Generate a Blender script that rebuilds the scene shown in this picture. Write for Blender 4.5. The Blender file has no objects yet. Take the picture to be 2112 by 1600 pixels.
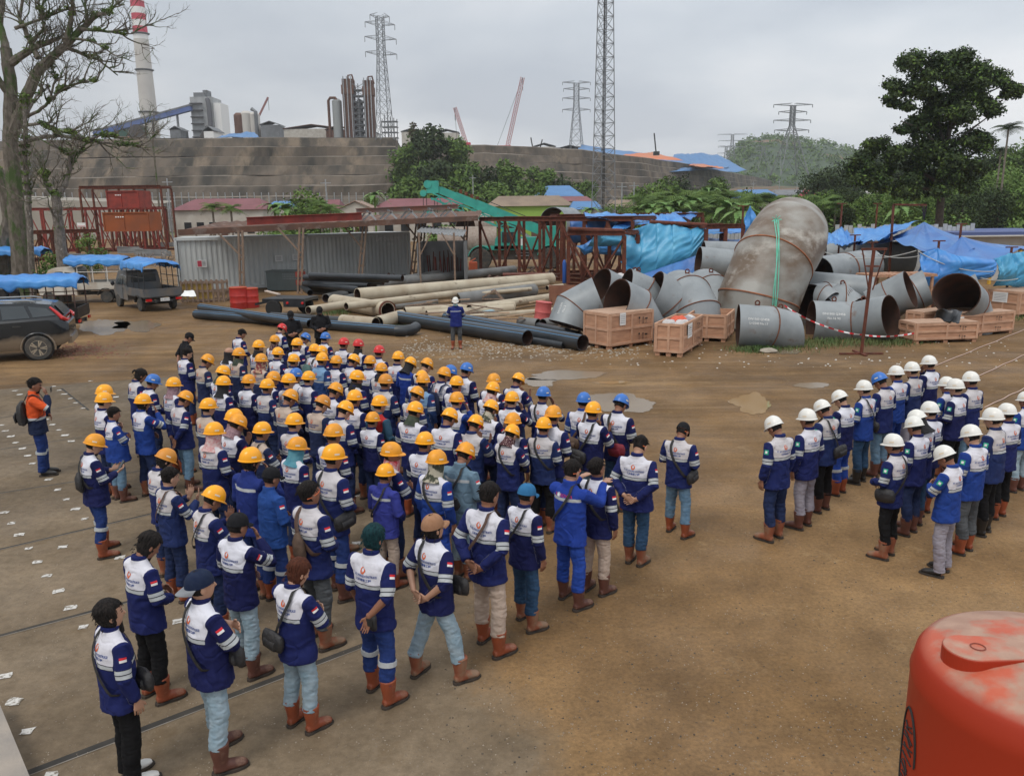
import bpy,math,random
import numpy as np
from mathutils import Vector,Matrix,noise
from mathutils.bvhtree import BVHTree

R=math.radians
rng=random.Random(7)
nrng=np.random.default_rng(7)
SC=bpy.context.scene
COL=SC.collection

# ------------------------------------------------------------------ camera
FPX,CX,CY,HZ,CAMZ=1650.0,1056.0,800.0,432.0,4.42
PITCH=math.atan((CY-HZ)/FPX)
ROLL=R(0.7)
fwd=Vector((0,math.cos(PITCH),-math.sin(PITCH)))
rgt=Vector((1,0,0))
upv=rgt.cross(fwd)
r2=rgt*math.cos(ROLL)-upv*math.sin(ROLL)
u2=upv*math.cos(ROLL)+rgt*math.sin(ROLL)
cam=bpy.data.objects.new('camera',bpy.data.cameras.new('camera'))
COL.objects.link(cam)
CAMROT=Matrix((r2,u2,-fwd)).transposed()
cam.matrix_world=Matrix.Translation((0,0,CAMZ))@CAMROT.to_4x4()
cam.data.sensor_fit='HORIZONTAL'
cam.data.sensor_width=36.0
cam.data.lens=36.0*FPX/2112.0
cam.data.clip_start=0.1
cam.data.clip_end=9000
SC.camera=cam

# ------------------------------------------------------------------ sky, sun, exposure
SUN_EL,SUN_AZ=R(58),R(215)
world=bpy.data.worlds.new('World')
SC.world=world
world.use_nodes=True
wn,wl=world.node_tree.nodes,world.node_tree.links
for n in list(wn):wn.remove(n)
wo=wn.new('ShaderNodeOutputWorld');bg=wn.new('ShaderNodeBackground');bg.inputs[1].default_value=0.1
sky=wn.new('ShaderNodeTexSky');sky.sky_type='NISHITA';sky.sun_disc=False
sky.sun_elevation=SUN_EL;sky.sun_rotation=SUN_AZ;sky.air_density=1.5;sky.dust_density=3
tc=wn.new('ShaderNodeTexCoord')
sep=wn.new('ShaderNodeSeparateXYZ');wl.new(tc.outputs['Generated'],sep.inputs[0])
def wmath(op,a,b=None):
    m=wn.new('ShaderNodeMath');m.operation=op
    for i,v in enumerate((a,b)):
        if v is None:continue
        if isinstance(v,(int,float)):m.inputs[i].default_value=v
        else:wl.new(v,m.inputs[i])
    return m.outputs[0]
zz=wmath('ADD',wmath('MAXIMUM',sep.outputs[2],0.0),0.22)
px_,py_=wmath('DIVIDE',sep.outputs[0],zz),wmath('DIVIDE',sep.outputs[1],zz)
cmb=wn.new('ShaderNodeCombineXYZ');wl.new(px_,cmb.inputs[0]);wl.new(py_,cmb.inputs[1]);cmb.inputs[2].default_value=3.1
nz=wn.new('ShaderNodeTexNoise');nz.inputs['Scale'].default_value=0.9;nz.inputs['Detail'].default_value=7;nz.inputs['Roughness'].default_value=0.5
wl.new(cmb.outputs[0],nz.inputs['Vector'])
cr=wn.new('ShaderNodeValToRGB')
cr.color_ramp.elements[0].position=0.40;cr.color_ramp.elements[0].color=(0.435,0.485,0.56,1)
cr.color_ramp.elements[1].position=0.68;cr.color_ramp.elements[1].color=(0.66,0.695,0.745,1)
e=cr.color_ramp.elements.new(0.54);e.color=(0.54,0.59,0.655,1)
wl.new(nz.outputs['Fac'],cr.inputs[0])
hr=wn.new('ShaderNodeValToRGB')
hr.color_ramp.elements[0].position=0.0;hr.color_ramp.elements[0].color=(1.24,1.16,1.08,1)
hr.color_ramp.elements[1].position=0.30;hr.color_ramp.elements[1].color=(1,1,1,1)
e=hr.color_ramp.elements.new(0.12);e.color=(1.12,1.08,1.04,1)
e=hr.color_ramp.elements.new(0.62);e.color=(1.75,1.64,1.52,1)
wl.new(sep.outputs[2],hr.inputs[0])
# left part of the deck is a little darker and heavier
lr=wmath('ADD',wmath('MULTIPLY',sep.outputs[0],0.22),0.98)
mul=wn.new('ShaderNodeMixRGB');mul.blend_type='MULTIPLY';mul.inputs[0].default_value=1
wl.new(cr.outputs[0],mul.inputs[1]);wl.new(hr.outputs[0],mul.inputs[2])
sc1=wn.new('ShaderNodeVectorMath');sc1.operation='SCALE';wl.new(mul.outputs[0],sc1.inputs[0])
wl.new(wmath('MULTIPLY',lr,10.0),sc1.inputs['Scale'])
mx=wn.new('ShaderNodeMixRGB');mx.inputs[0].default_value=0.93
wl.new(sky.outputs[0],mx.inputs[1]);wl.new(sc1.outputs[0],mx.inputs[2])
wl.new(mx.outputs[0],bg.inputs[0]);wl.new(bg.outputs[0],wo.inputs[0])

sl=bpy.data.lights.new('sun','SUN');sl.energy=1.15;sl.angle=R(18);sl.color=(1.0,0.96,0.9)
so=bpy.data.objects.new('sun',sl);COL.objects.link(so)
# light travels from the sun down to the yard; sun stands behind the camera to the left
so.rotation_euler=(R(90)-SUN_EL,0,R(-35));so.location=(0,0,60)
SC.view_settings.view_transform='Standard';SC.view_settings.look='None'
SC.view_settings.exposure=0.22;SC.view_settings.gamma=1.0
SC.cycles.max_bounces=6;SC.cycles.diffuse_bounces=2;SC.cycles.glossy_bounces=3
SC.cycles.transparent_max_bounces=8;SC.cycles.volume_bounces=1
SC.cycles.use_denoising=True

# ------------------------------------------------------------------ placing by sight line
def ray(px,py):
    return CAMROT@Vector(((px-CX)/FPX,-(py-CY)/FPX,-1.0))
def gz(px,py,z=0.0):
    d=ray(px,py);t=(z-CAMZ)/d.z
    return Vector((d.x*t,d.y*t,z))
def gy(px,py,Y):
    d=ray(px,py);t=Y/d.y
    return Vector((d.x*t,Y,CAMZ+d.z*t))
def hat(P,py):
    lo,hi=-5.0,400.0
    for _ in range(50):
        m=(lo+hi)/2
        v=CAMROT.transposed()@(Vector((P[0],P[1],P[2]+m))-Vector((0,0,CAMZ)))
        yy=CY-FPX*(v.y/-v.z)
        if-v.z>0.05 and yy>py:lo=m
        else:hi=m
    return lo

# ------------------------------------------------------------------ materials
MATS={}
def mat(name,c,c2=None,rough=0.7,metal=0.0,scale=6.0,bump=0.0,bscale=None,detail=6,lo=0.35,hi=0.65,
        stretch=(1,1,1),spec=0.5,c3=None,s3=1.0,lo3=0.55,hi3=0.7,coat=0.0):
    if name in MATS:return MATS[name]
    m=bpy.data.materials.new(name);m.use_nodes=True
    N,L=m.node_tree.nodes,m.node_tree.links
    b=N['Principled BSDF'];b.inputs['Roughness'].default_value=rough;b.inputs['Metallic'].default_value=metal
    b.inputs['Specular IOR Level'].default_value=spec
    if coat:b.inputs['Coat Weight'].default_value=coat
    b.inputs['Base Color'].default_value=(*c,1)
    t=N.new('ShaderNodeTexCoord');mp=N.new('ShaderNodeMapping');mp.inputs['Scale'].default_value=stretch
    L.new(t.outputs['Object'],mp.inputs[0])
    if c2 is not None:
        nt=N.new('ShaderNodeTexNoise');nt.inputs['Scale'].default_value=scale;nt.inputs['Detail'].default_value=detail
        L.new(mp.outputs[0],nt.inputs['Vector'])
        r=N.new('ShaderNodeValToRGB');r.color_ramp.elements[0].position=lo;r.color_ramp.elements[1].position=hi
        r.color_ramp.elements[0].color=(*c,1);r.color_ramp.elements[1].color=(*c2,1)
        L.new(nt.outputs['Fac'],r.inputs[0]);out=r.outputs[0]
        if c3 is not None:
            n3=N.new('ShaderNodeTexNoise');n3.inputs['Scale'].default_value=s3;n3.inputs['Detail'].default_value=8
            n3.inputs['Roughness'].default_value=0.65
            L.new(mp.outputs[0],n3.inputs['Vector'])
            r3=N.new('ShaderNodeValToRGB');r3.color_ramp.elements[0].position=lo3;r3.color_ramp.elements[1].position=hi3
            L.new(n3.outputs['Fac'],r3.inputs[0])
            x=N.new('ShaderNodeMixRGB');L.new(r3.outputs[0],x.inputs[0]);L.new(out,x.inputs[1]);x.inputs[2].default_value=(*c3,1)
            out=x.outputs[0]
        L.new(out,b.inputs['Base Color'])
    if bump:
        nb=N.new('ShaderNodeTexNoise');nb.inputs['Scale'].default_value=bscale or scale*3;nb.inputs['Detail'].default_value=8
        L.new(mp.outputs[0],nb.inputs['Vector'])
        bp=N.new('ShaderNodeBump');bp.inputs['Strength'].default_value=bump;bp.inputs['Distance'].default_value=0.05
        L.new(nb.outputs['Fac'],bp.inputs['Height']);L.new(bp.outputs[0],b.inputs['Normal'])
    MATS[name]=m
    return m

RUST=lambda:mat('rusty_steel',(0.16,0.042,0.022),(0.085,0.028,0.016),0.85,0,5,0.3,30,c3=(0.21,0.085,0.045),s3=2.2)
PRIMER=lambda:mat('red_primer_steel',(0.30,0.045,0.03),(0.19,0.034,0.025),0.7,0,2,0.15,20)
GREYST=lambda:mat('grey_pipe_steel',(0.30,0.325,0.335),(0.215,0.235,0.245),0.5,0.1,1.3,0.06,30,c3=(0.17,0.095,0.06),s3=1.6,lo3=0.60,hi3=0.74)
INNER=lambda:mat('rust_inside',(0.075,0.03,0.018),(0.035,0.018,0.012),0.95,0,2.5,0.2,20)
SEAM=lambda:mat('weld_rust',(0.22,0.08,0.04),(0.13,0.055,0.03),0.9,0,9)
WOOD=lambda:mat('crate_wood',(0.56,0.31,0.19),(0.43,0.23,0.14),0.8,0,3,0.1,40,stretch=(1,1,4),c3=(0.26,0.13,0.08),s3=2.0,lo3=0.6,hi3=0.8)
OLDWOOD=lambda:mat('weathered_wood',(0.30,0.21,0.15),(0.17,0.12,0.09),0.9,0,5,0.2,40,stretch=(4,4,1))
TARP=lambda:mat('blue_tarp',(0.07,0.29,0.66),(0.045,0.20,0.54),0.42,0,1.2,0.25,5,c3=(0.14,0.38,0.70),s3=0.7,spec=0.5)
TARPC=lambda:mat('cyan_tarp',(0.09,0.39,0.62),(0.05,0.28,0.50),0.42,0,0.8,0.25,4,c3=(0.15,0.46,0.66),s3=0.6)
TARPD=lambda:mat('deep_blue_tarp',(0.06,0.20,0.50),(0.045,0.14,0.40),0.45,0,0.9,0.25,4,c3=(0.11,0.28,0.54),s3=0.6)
BLACK=lambda:mat('black_plastic',(0.018,0.02,0.023),(0.03,0.033,0.037),0.35,0,3)
DARK=lambda:mat('dark_steel',(0.03,0.03,0.032),(0.05,0.048,0.045),0.55,0.2,4)
RUBBER=lambda:mat('tyre_rubber',(0.05,0.052,0.05),(0.12,0.1,0.08),0.9,0,6,lo=0.4,hi=0.75)
GLASS=lambda:mat('car_glass',(0.035,0.045,0.05),(0.05,0.06,0.065),0.08,0,1,spec=0.8)
WHITE=lambda:mat('white_paint',(0.72,0.71,0.67),(0.56,0.52,0.45),0.5,0,2,lo=0.45,hi=0.8)
CREAM=lambda:mat('cream_pipe',(0.50,0.44,0.33),(0.38,0.31,0.22),0.75,0,1.2,0.1,12,c3=(0.13,0.085,0.06),s3=2.2,lo3=0.60,hi3=0.72)
GALV=lambda:mat('galvanised_steel',(0.42,0.44,0.45),(0.30,0.31,0.32),0.5,0.3,2)
REDP=lambda:mat('red_plastic',(0.58,0.045,0.03),(0.42,0.035,0.03),0.5,0,3)
TEAL=lambda:mat('teal_paint',(0.055,0.42,0.33),(0.04,0.32,0.26),0.45,0,1.5,c3=(0.16,0.2,0.15),s3=2.5,lo3=0.62,hi3=0.75)
PAPER=lambda:mat('white_paper',(0.78,0.78,0.76),rough=0.8)
INK=lambda:mat('black_ink',(0.02,0.02,0.02),rough=0.8)

# ------------------------------------------------------------------ mesh builder
class MB:
    def __init__(s):s.v=[];s.f=[];s.m=[]
    def add(s,vs,fs,mi=0):
        b=len(s.v);s.v.extend([tuple(p) for p in vs]);s.f.extend([tuple(i+b for i in f) for f in fs]);s.m.extend([mi]*len(fs));return s
    def box(s,c,d,rz=0.0,mi=0,M=None):
        cx,cy,cz=c;x,y,z=d[0]/2,d[1]/2,d[2]/2
        P=[(-x,-y,-z),(x,-y,-z),(x,y,-z),(-x,y,-z),(-x,-y,z),(x,-y,z),(x,y,z),(-x,y,z)]
        ca,sa=math.cos(rz),math.sin(rz)
        P=[Vector((p[0]*ca-p[1]*sa+cx,p[0]*sa+p[1]*ca+cy,p[2]+cz)) for p in P]
        if M is not None:P=[M@p for p in P]
        return s.add(P,[(0,3,2,1),(4,5,6,7),(0,1,5,4),(1,2,6,5),(2,3,7,6),(3,0,4,7)],mi)
    def beam(s,a,b,w,h=None,mi=0,up=(0,0,1)):
        h=h or w;a,b=Vector(a),Vector(b);d=(b-a).normalized();u=Vector(up)
        if abs(d.dot(u))>0.97:u=Vector((0,1,0))
        x=d.cross(u).normalized()*w/2;y=x.cross(d).normalized()*h/2
        P=[a-x-y,a+x-y,a+x+y,a-x+y,b-x-y,b+x-y,b+x+y,b-x+y]
        return s.add(P,[(0,3,2,1),(4,5,6,7),(0,1,5,4),(1,2,6,5),(2,3,7,6),(3,0,4,7)],mi)
    def hbeam(s,a,b,w,h,t=0.03,mi=0):
        a,b=Vector(a),Vector(b);d=(b-a).normalized();u=Vector((0,0,1))
        if abs(d.dot(u))>0.9:u=Vector((0,1,0))
        x=d.cross(u).normalized();y=x.cross(d).normalized()
        s.beam(a+y*(h/2-t/2),b+y*(h/2-t/2),w,t,mi,y);s.beam(a-y*(h/2-t/2),b-y*(h/2-t/2),w,t,mi,y)
        return s.beam(a,b,t,h-2*t,mi,y)
    def path(s,pts,rad,n=8,mi=0,caps=True,flat=None,ref=None):
        pts=[Vector(p) for p in pts];k=len(pts)
        if not hasattr(rad,'__len__'):rad=[rad]*k
        T=[]
        for i in range(k):
            t=pts[min(i+1,k-1)]-pts[max(i-1,0)]
            T.append(t.normalized() if t.length>1e-9 else Vector((0,0,1)))
        u=Vector(ref) if ref else Vector((0,0,1))
        if abs(T[0].dot(u))>0.95:u=Vector((0,1,0)) if not ref else Vector((1,0,0))
        u=(u-T[0]*u.dot(T[0])).normalized();vs=[]
        for i in range(k):
            u=(u-T[i]*u.dot(T[i]));u=u.normalized() if u.length>1e-6 else T[i].orthogonal().normalized()
            w=T[i].cross(u)
            ru,rw=(rad[i] if not hasattr(rad[i],'__len__') else rad[i][0]),(rad[i] if not hasattr(rad[i],'__len__') else rad[i][1])
            for j in range(n):
                a=2*math.pi*j/n
                vs.append(pts[i]+u*math.cos(a)*ru+w*math.sin(a)*rw)
        fs=[(i*n+j,i*n+(j+1)%n,(i+1)*n+(j+1)%n,(i+1)*n+j) for i in range(k-1) for j in range(n)]
        if caps:fs+=[tuple(range(n))[::-1],tuple((k-1)*n+j for j in range(n))]
        return s.add(vs,fs,mi)
    def tube(s,a,b,r,r2=None,n=10,mi=0,caps=True):
        return s.path([a,b],[r,r if r2 is None else r2],n,mi,caps)
    def pipe(s,a,b,r,t=0.03,n=20,mo=0,mi=1):
        a,b=Vector(a),Vector(b);s.path([a,b],r,n,mo,False)
        k=len(s.v);s.path([b,a],r-t,n,mi,False)
        d=(b-a).normalized()
        for P,sg in ((a,-1),(b,1)):
            u=Vector((0,0,1)) if abs(d.z)<0.95 else Vector((0,1,0));u=(u-d*u.dot(d)).normalized();w=d.cross(u)
            vs=[P+(u*math.cos(2*math.pi*j/n)+w*math.sin(2*math.pi*j/n))*q for q in (r,r-t) for j in range(n)]
            s.add(vs,[(j,(j+1)%n,n+(j+1)%n,n+j) if sg<0 else (n+j,n+(j+1)%n,(j+1)%n,j) for j in range(n)],mo)
        return s
    def lathe(s,prof,n=16,c=(0,0,0),mi=0,M=None):
        vs=[]
        for r,z in prof:
            for j in range(n):
                a=2*math.pi*j/n;p=Vector((c[0]+r*math.cos(a),c[1]+r*math.sin(a),c[2]+z));vs.append(M@p if M is not None else p)
        k=len(prof)
        fs=[(i*n+j,i*n+(j+1)%n,(i+1)*n+(j+1)%n,(i+1)*n+j) for i in range(k-1) for j in range(n)]
        if prof[0][0]>1e-6:fs.append(tuple(range(n))[::-1])
        if prof[-1][0]>1e-6:fs.append(tuple((k-1)*n+j for j in range(n)))
        return s.add(vs,fs,mi)
    def grid(s,fn,nu,nv,mi=0,closed=False):
        vs=[fn(i/nu,j/nv) for i in range(nu+1) for j in range(nv+1)]
        return s.add(vs,[(i*(nv+1)+j,(i+1)*(nv+1)+j,(i+1)*(nv+1)+j+1,i*(nv+1)+j+1) for i in range(nu) for j in range(nv)],mi)
    def ell(s,c,r,nu=10,nv=8,mi=0,M=None):
        prof=[(math.sin(math.pi*i/nv),-math.cos(math.pi*i/nv)) for i in range(nv+1)]
        prof[0]=(0.001,-1);prof[-1]=(0.001,1)
        S=Matrix.Translation(c)@Matrix.Diagonal((*r,1))
        if M is not None:S=M@S
        return s.lathe(prof,nu,mi=mi,M=S)
    def prism(s,poly,z0,z1,mi=0,M=None):
        n=len(poly);P=[Vector((x,y,z)) for z in (z0,z1) for x,y in poly]
        if M is not None:P=[M@p for p in P]
        return s.add(P,[tuple(range(n))[::-1],tuple(range(n,2*n))]+[(i,(i+1)%n,n+(i+1)%n,n+i) for i in range(n)],mi)
    def mesh(s,name):
        me=bpy.data.meshes.new(name);me.from_pydata(s.v,[],s.f);me.update()
        return me
    def build(s,name,mats,parent=None,smooth=False,angle=40):
        me=s.mesh(name)
        if not isinstance(mats,(list,tuple)):mats=[mats]
        for m in mats:me.materials.append(m)
        me.polygons.foreach_set('material_index',s.m)
        if smooth:
            me.polygons.foreach_set('use_smooth',[True]*len(s.f))
            try:me.set_sharp_from_angle(angle=R(angle))
            except Exception:pass
        return link(name,me,parent)
def link(name,me,parent=None):
    o=bpy.data.objects.new(name,me);COL.objects.link(o)
    if parent is not None:o.parent=parent
    return o
def quads(name,V,mats,parent=None,n=4,mi=None):
    V=np.asarray(V,dtype=np.float32).reshape(-1,3);k=len(V)//n
    me=bpy.data.meshes.new(name);me.vertices.add(len(V));me.vertices.foreach_set('co',V.ravel())
    me.loops.add(len(V));me.loops.foreach_set('vertex_index',np.arange(len(V),dtype=np.int32))
    me.polygons.add(k);me.polygons.foreach_set('loop_start',np.arange(0,k*n,n,dtype=np.int32))
    if not isinstance(mats,(list,tuple)):mats=[mats]
    for m in mats:me.materials.append(m)
    if mi is not None:me.polygons.foreach_set('material_index',np.asarray(mi,dtype=np.int32))
    me.update(calc_edges=True)
    return link(name,me,parent)
def tag(o,label=None,cat=None,group=None,kind=None):
    if label:o['label']=label
    if cat:o['category']=cat
    if group:o['group']=group
    if kind:o['kind']=kind
    return o
def thing(name,label,cat,loc=(0,0,0),rz=0.0,group=None):
    o=bpy.data.objects.new(name,None);o.empty_display_size=0.2;COL.objects.link(o)
    o.location=loc;o.rotation_euler=(0,0,rz)
    return tag(o,label,cat,group)
def dup(root,loc,rz=None,label=None,scale=None):
    r=root.copy();COL.objects.link(r);r.location=loc
    if rz is not None:r.rotation_euler=(0,0,rz)
    if label:r['label']=label
    if scale:r.scale=(scale,)*3
    for ch in list(root.children):
        c=ch.copy();COL.objects.link(c);c.parent=r
        for g in ch.children:
            d=g.copy();COL.objects.link(d);d.parent=c
    return r
def text_mesh(s,size,depth=0.0,align='CENTER',bold=0.0):
    cu=bpy.data.curves.new('t','FONT');cu.body=s;cu.size=size;cu.align_x=align;cu.resolution_u=2;cu.extrude=depth;cu.offset=bold
    o=bpy.data.objects.new('t',cu);COL.objects.link(o)
    me=bpy.data.meshes.new_from_object(o.evaluated_get(bpy.context.evaluated_depsgraph_get()))
    bpy.data.objects.remove(o);bpy.data.curves.remove(cu)
    V=[v.co.copy() for v in me.vertices];F=[tuple(p.vertices) for p in me.polygons]
    bpy.data.meshes.remove(me)
    return V,F
def add_text(mb,s,size,M,mi=0):
    V,F=text_mesh(s,size);mb.add([M@v for v in V],F,mi)

ORD=['first','second','third','fourth','fifth','sixth','seventh','eighth','ninth','tenth','eleventh','twelfth','thirteenth','fourteenth','fifteenth','sixteenth','seventeenth','eighteenth','nineteenth','twentieth','twenty-first','twenty-second','twenty-third','twenty-fourth','twenty-fifth','twenty-sixth','twenty-seventh','twenty-eighth','twenty-ninth','thirtieth']
# ================================================================== GROUND AND SETTING
def ground_mat():
    m=bpy.data.materials.new('muddy_ground');m.use_nodes=True;N,L=m.node_tree.nodes,m.node_tree.links
    b=N['Principled BSDF'];t=N.new('ShaderNodeTexCoord');O=t.outputs['Object']
    def noi(sc,det=6,st=(1,1,1),ro=0.6,rot=0.0):
        mp=N.new('ShaderNodeMapping');mp.inputs['Scale'].default_value=st;mp.inputs['Rotation'].default_value=(0,0,rot);L.new(O,mp.inputs[0])
        n=N.new('ShaderNodeTexNoise');n.inputs['Scale'].default_value=sc;n.inputs['Detail'].default_value=det;n.inputs['Roughness'].default_value=ro
        L.new(mp.outputs[0],n.inputs['Vector']);return n.outputs['Fac']
    def ramp(v,*st):
        r=N.new('ShaderNodeValToRGB');e=r.color_ramp.elements
        e[0].position,e[0].color=st[0][0],(*st[0][1],1);e[1].position,e[1].color=st[-1][0],(*st[-1][1],1)
        for p,c in st[1:-1]:q=e.new(p);q.color=(*c,1)
        L.new(v,r.inputs[0]);return r.outputs[0]
    def mth(op,a,c=None,d=None):
        q=N.new('ShaderNodeMath');q.operation=op
        for i,v in enumerate((a,c,d)):
            if v is None:continue
            if isinstance(v,(int,float)):q.inputs[i].default_value=v
            else:L.new(v,q.inputs[i])
        return q.outputs[0]
    def mix(f,a,c,bt='MIX'):
        x=N.new('ShaderNodeMixRGB');x.blend_type=bt
        for i,v in enumerate((f,a,c)):
            if isinstance(v,(int,float)):x.inputs[i].default_value=v
            elif isinstance(v,tuple):x.inputs[i].default_value=(*v,1)
            else:L.new(v,x.inputs[i])
        return x.outputs[0]
    W,B=(1,1,1),(0,0,0)
    base=ramp(noi(.28,8),(.36,(0.177,0.106,0.048)),(.5,(0.234,0.145,0.070)),(.64,(0.296,0.189,0.094)))
    fine=ramp(noi(1.1,15,ro=.78),(.36,(.76,.75,.74)),(.5,(1,1,1)),(.66,(1.22,1.20,1.17)))
    col=mix(1,base,fine,'MULTIPLY')
    s=N.new('ShaderNodeSeparateXYZ');L.new(O,s.inputs[0]);X,Y=s.outputs[0],s.outputs[1]

    tr=ramp(noi(1.3,9,(.16,1.6,1),.68,R(4)),(.42,B),(.60,W));far=ramp(mth('DIVIDE',Y,50),(.20,B),(.30,W))
    col=mix(mth('MULTIPLY',mth('MULTIPLY',tr,far),.55),col,(0.133,0.082,0.040))
    tr2=ramp(noi(1.7,8,(.12,2.2,1),.6,R(-5)),(.55,B),(.66,W))
    col=mix(mth('MULTIPLY',mth('MULTIPLY',tr2,far),.45),col,(0.318,0.215,0.121))

    st=ramp(noi(.9,6),(.54,B),(.66,W));col=mix(mth('MULTIPLY',st,.22),col,(0.115,0.072,0.035))

    cr_=ramp(noi(1.3,13,ro=.8),(.56,B),(.66,W));col=mix(mth('MULTIPLY',cr_,.55),col,(0.380,0.265,0.143))

    a,c2=gz(820,930),gz(1240,1600);nx,ny=(c2-a).y,-(c2-a).x;ln=math.hypot(nx,ny);nx /= ln;ny /= ln
    if nx*(gz(300,1300)-a).x+ny*(gz(300,1300)-a).y<0:nx,ny=-nx,-ny
    d1=mth('ADD',mth('ADD',mth('MULTIPLY',X,nx),mth('MULTIPLY',Y,ny)),-(nx*a.x+ny*a.y))
    d1=mth('ADD',d1,mth('MULTIPLY',mth('SUBTRACT',noi(.8,6),.5),2.0))
    p,q=gz(0,803),gz(187,789);ex,ey=(q-p).y,-(q-p).x;ln=math.hypot(ex,ey);ex /= ln;ey /= ln
    if ex*(gz(100,1200)-p).x+ey*(gz(100,1200)-p).y<0:ex,ey=-ex,-ey
    d2=mth('ADD',mth('ADD',mth('MULTIPLY',X,ex),mth('MULTIPLY',Y,ey)),-(ex*p.x+ey*p.y))
    msk=mth('MULTIPLY',ramp(d1,(.0,B),(.6,W)),ramp(d2,(.0,B),(.02,W)))
    fine2=ramp(noi(22,12,ro=.85),(.40,(.70,.69,.68)),(.5,(1,1,1)),(.62,(1.28,1.26,1.22)));col=mix(1,col,fine2,'MULTIPLY')
    conc=mix(1,ramp(noi(.7,9),(.35,(.152,.121,.084)),(.5,(.198,.160,.114)),(.66,(.258,.210,.152))),ramp(noi(6,13,ro=.82),(.38,(.70,.69,.67)),(.64,(1.26,1.24,1.21))),'MULTIPLY')
    cs=ramp(noi(1.4,8,ro=.7),(.56,B),(.66,W));conc=mix(mth('MULTIPLY',cs,.5),conc,(0.123,0.085,0.046))
    col=mix(mth('MULTIPLY',msk,.85),col,conc)
    wet=ramp(noi(.16,5,ro=.5),(.46,(1.06,1.05,1.04)),(.60,(.80,.79,.78)));col=mix(1,col,wet,'MULTIPLY')
    hs=N.new('ShaderNodeHueSaturation');hs.inputs['Saturation'].default_value=1.04;hs.inputs['Value'].default_value=.97;L.new(col,hs.inputs['Color']);col=hs.outputs[0]
    L.new(col,b.inputs['Base Color'])
    rr=ramp(noi(.5,8),(.4,(.55,.55,.55)),(.62,(.95,.95,.95)));L.new(rr,b.inputs['Roughness']);b.inputs['Specular IOR Level'].default_value=.3
    hgt=mth('ADD',mth('MULTIPLY',noi(3.2,12,ro=.7),mth('ADD',mth('MULTIPLY',far,1.2),.5)),mth('MULTIPLY',mth('MULTIPLY',noi(1.3,9,(.16,1.6,1),.68,R(4)),far),3.0))
    bp=N.new('ShaderNodeBump');bp.inputs['Strength'].default_value=.75;bp.inputs['Distance'].default_value=.07;L.new(hgt,bp.inputs['Height']);L.new(bp.outputs[0],b.inputs['Normal'])
    return m
GM=ground_mat()
mb=MB();mb.grid(lambda u,v:Vector((-700+1400*u,-12+2000*v**2,0)),40,60);tag(mb.build('ground',GM),kind='structure')

# joints between the concrete slabs: recessed dark strip with pale steel edges
JD=mat('joint_filler',(.03,.028,.025),(.06,.052,.042),.9,0,3);JE=mat('joint_edge',(.30,.27,.23),(.2,.17,.13),.8,0,4)
mb=MB()
def strip(mb,a,b,w,z,mi):
    d=(b-a).normalized();n=Vector((-d.y,d.x,0))*w/2
    mb.add([(p.x,p.y,z) for p in (a-n,b-n,b+n,a+n)],[(0,1,2,3)],mi)
for a,b,w in (((-160,888),(200,829),.03),((-160,951),(170,901),.03),((-160,1042),(310,968),.035),((-160,1170),(330,1055),.045),((-160,1353),(500,1178),.055),
                ((40,1600),(750,1330),.075),((-300,808),(186,789),.02)):
    A,B=gz(*a),gz(*b);strip(mb,A,B,w,.004,0)
    n=Vector((-(B-A).y,(B-A).x,0)).normalized()*(w/2+.007);strip(mb,A-n,B-n,.012,.005,1)
strip(mb,gz(127,801),gz(183,846),.05,.0045,0)
tag(mb.build('pavement_joints',[JD,JE]),kind='structure')
# white paint daubs on the slabs
mb=MB();mr=random.Random(3)
for x,y in [(31,806),(40,814),(111,797),(122,805),(132,813),(145,822),(156,831),(172,842),(187,786),(96,865),(108,876),(121,887),(134,898),(147,910),(3,877),(11,889),(22,900),(32,913),(46,925),(57,940),(67,956),
             (100,989),(119,1010),(137,1030),(156,1050),(175,1070),(9,1057),(24,1079),(40,1103),(239,819),(314,806),(261,907),(129,1128),(60,1131),(78,1159),(98,1187),(121,1219),(146,1253),(171,1293),(200,1335),(248,1150),(368,1281),(339,1243),(10,1394),(30,1447),(56,1508),(104,1598),(590,1290),(500,1330),(735,1120),(322,1010),(735,1022),(690,1025)]:
    c=gz(x,y);a0=mr.uniform(0,.5);w=mr.uniform(.05,.075);n=4 if x<340 else 8
    pts=[]
    for k in range(8):
        s=((-1,-1),(0,-1),(1,-1),(1,0),(1,1),(0,1),(-1,1),(-1,0))[k]
        pts.append(Vector((s[0]*w*mr.uniform(.75,1.1),s[1]*w*mr.uniform(.65,1.0),0)))
    mb.add([(c.x+p.x*math.cos(a0)-p.y*math.sin(a0),c.y+p.x*math.sin(a0)+p.y*math.cos(a0),.0065) for p in pts],[tuple(range(8))])
tag(mb.build('ground_markings',mat('worn_white_paint',(.20,.17,.13),(.62,.60,.56),.8,0,22,lo=.38,hi=.5)),kind='structure')
# raised edge at the bottom left corner
mb=MB();P4=[gz(-6,1438,.22),gz(66,1612,.22),gz(-500,1750,.22),gz(-520,1438,.22)]
mb.prism([(p.x,p.y) for p in P4],0,.22);tag(mb.build('pavement_ledge',mat('ledge_concrete',(.28,.25,.22),(.36,.31,.26),.8,0,3,.2,30)),kind='structure')

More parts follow.
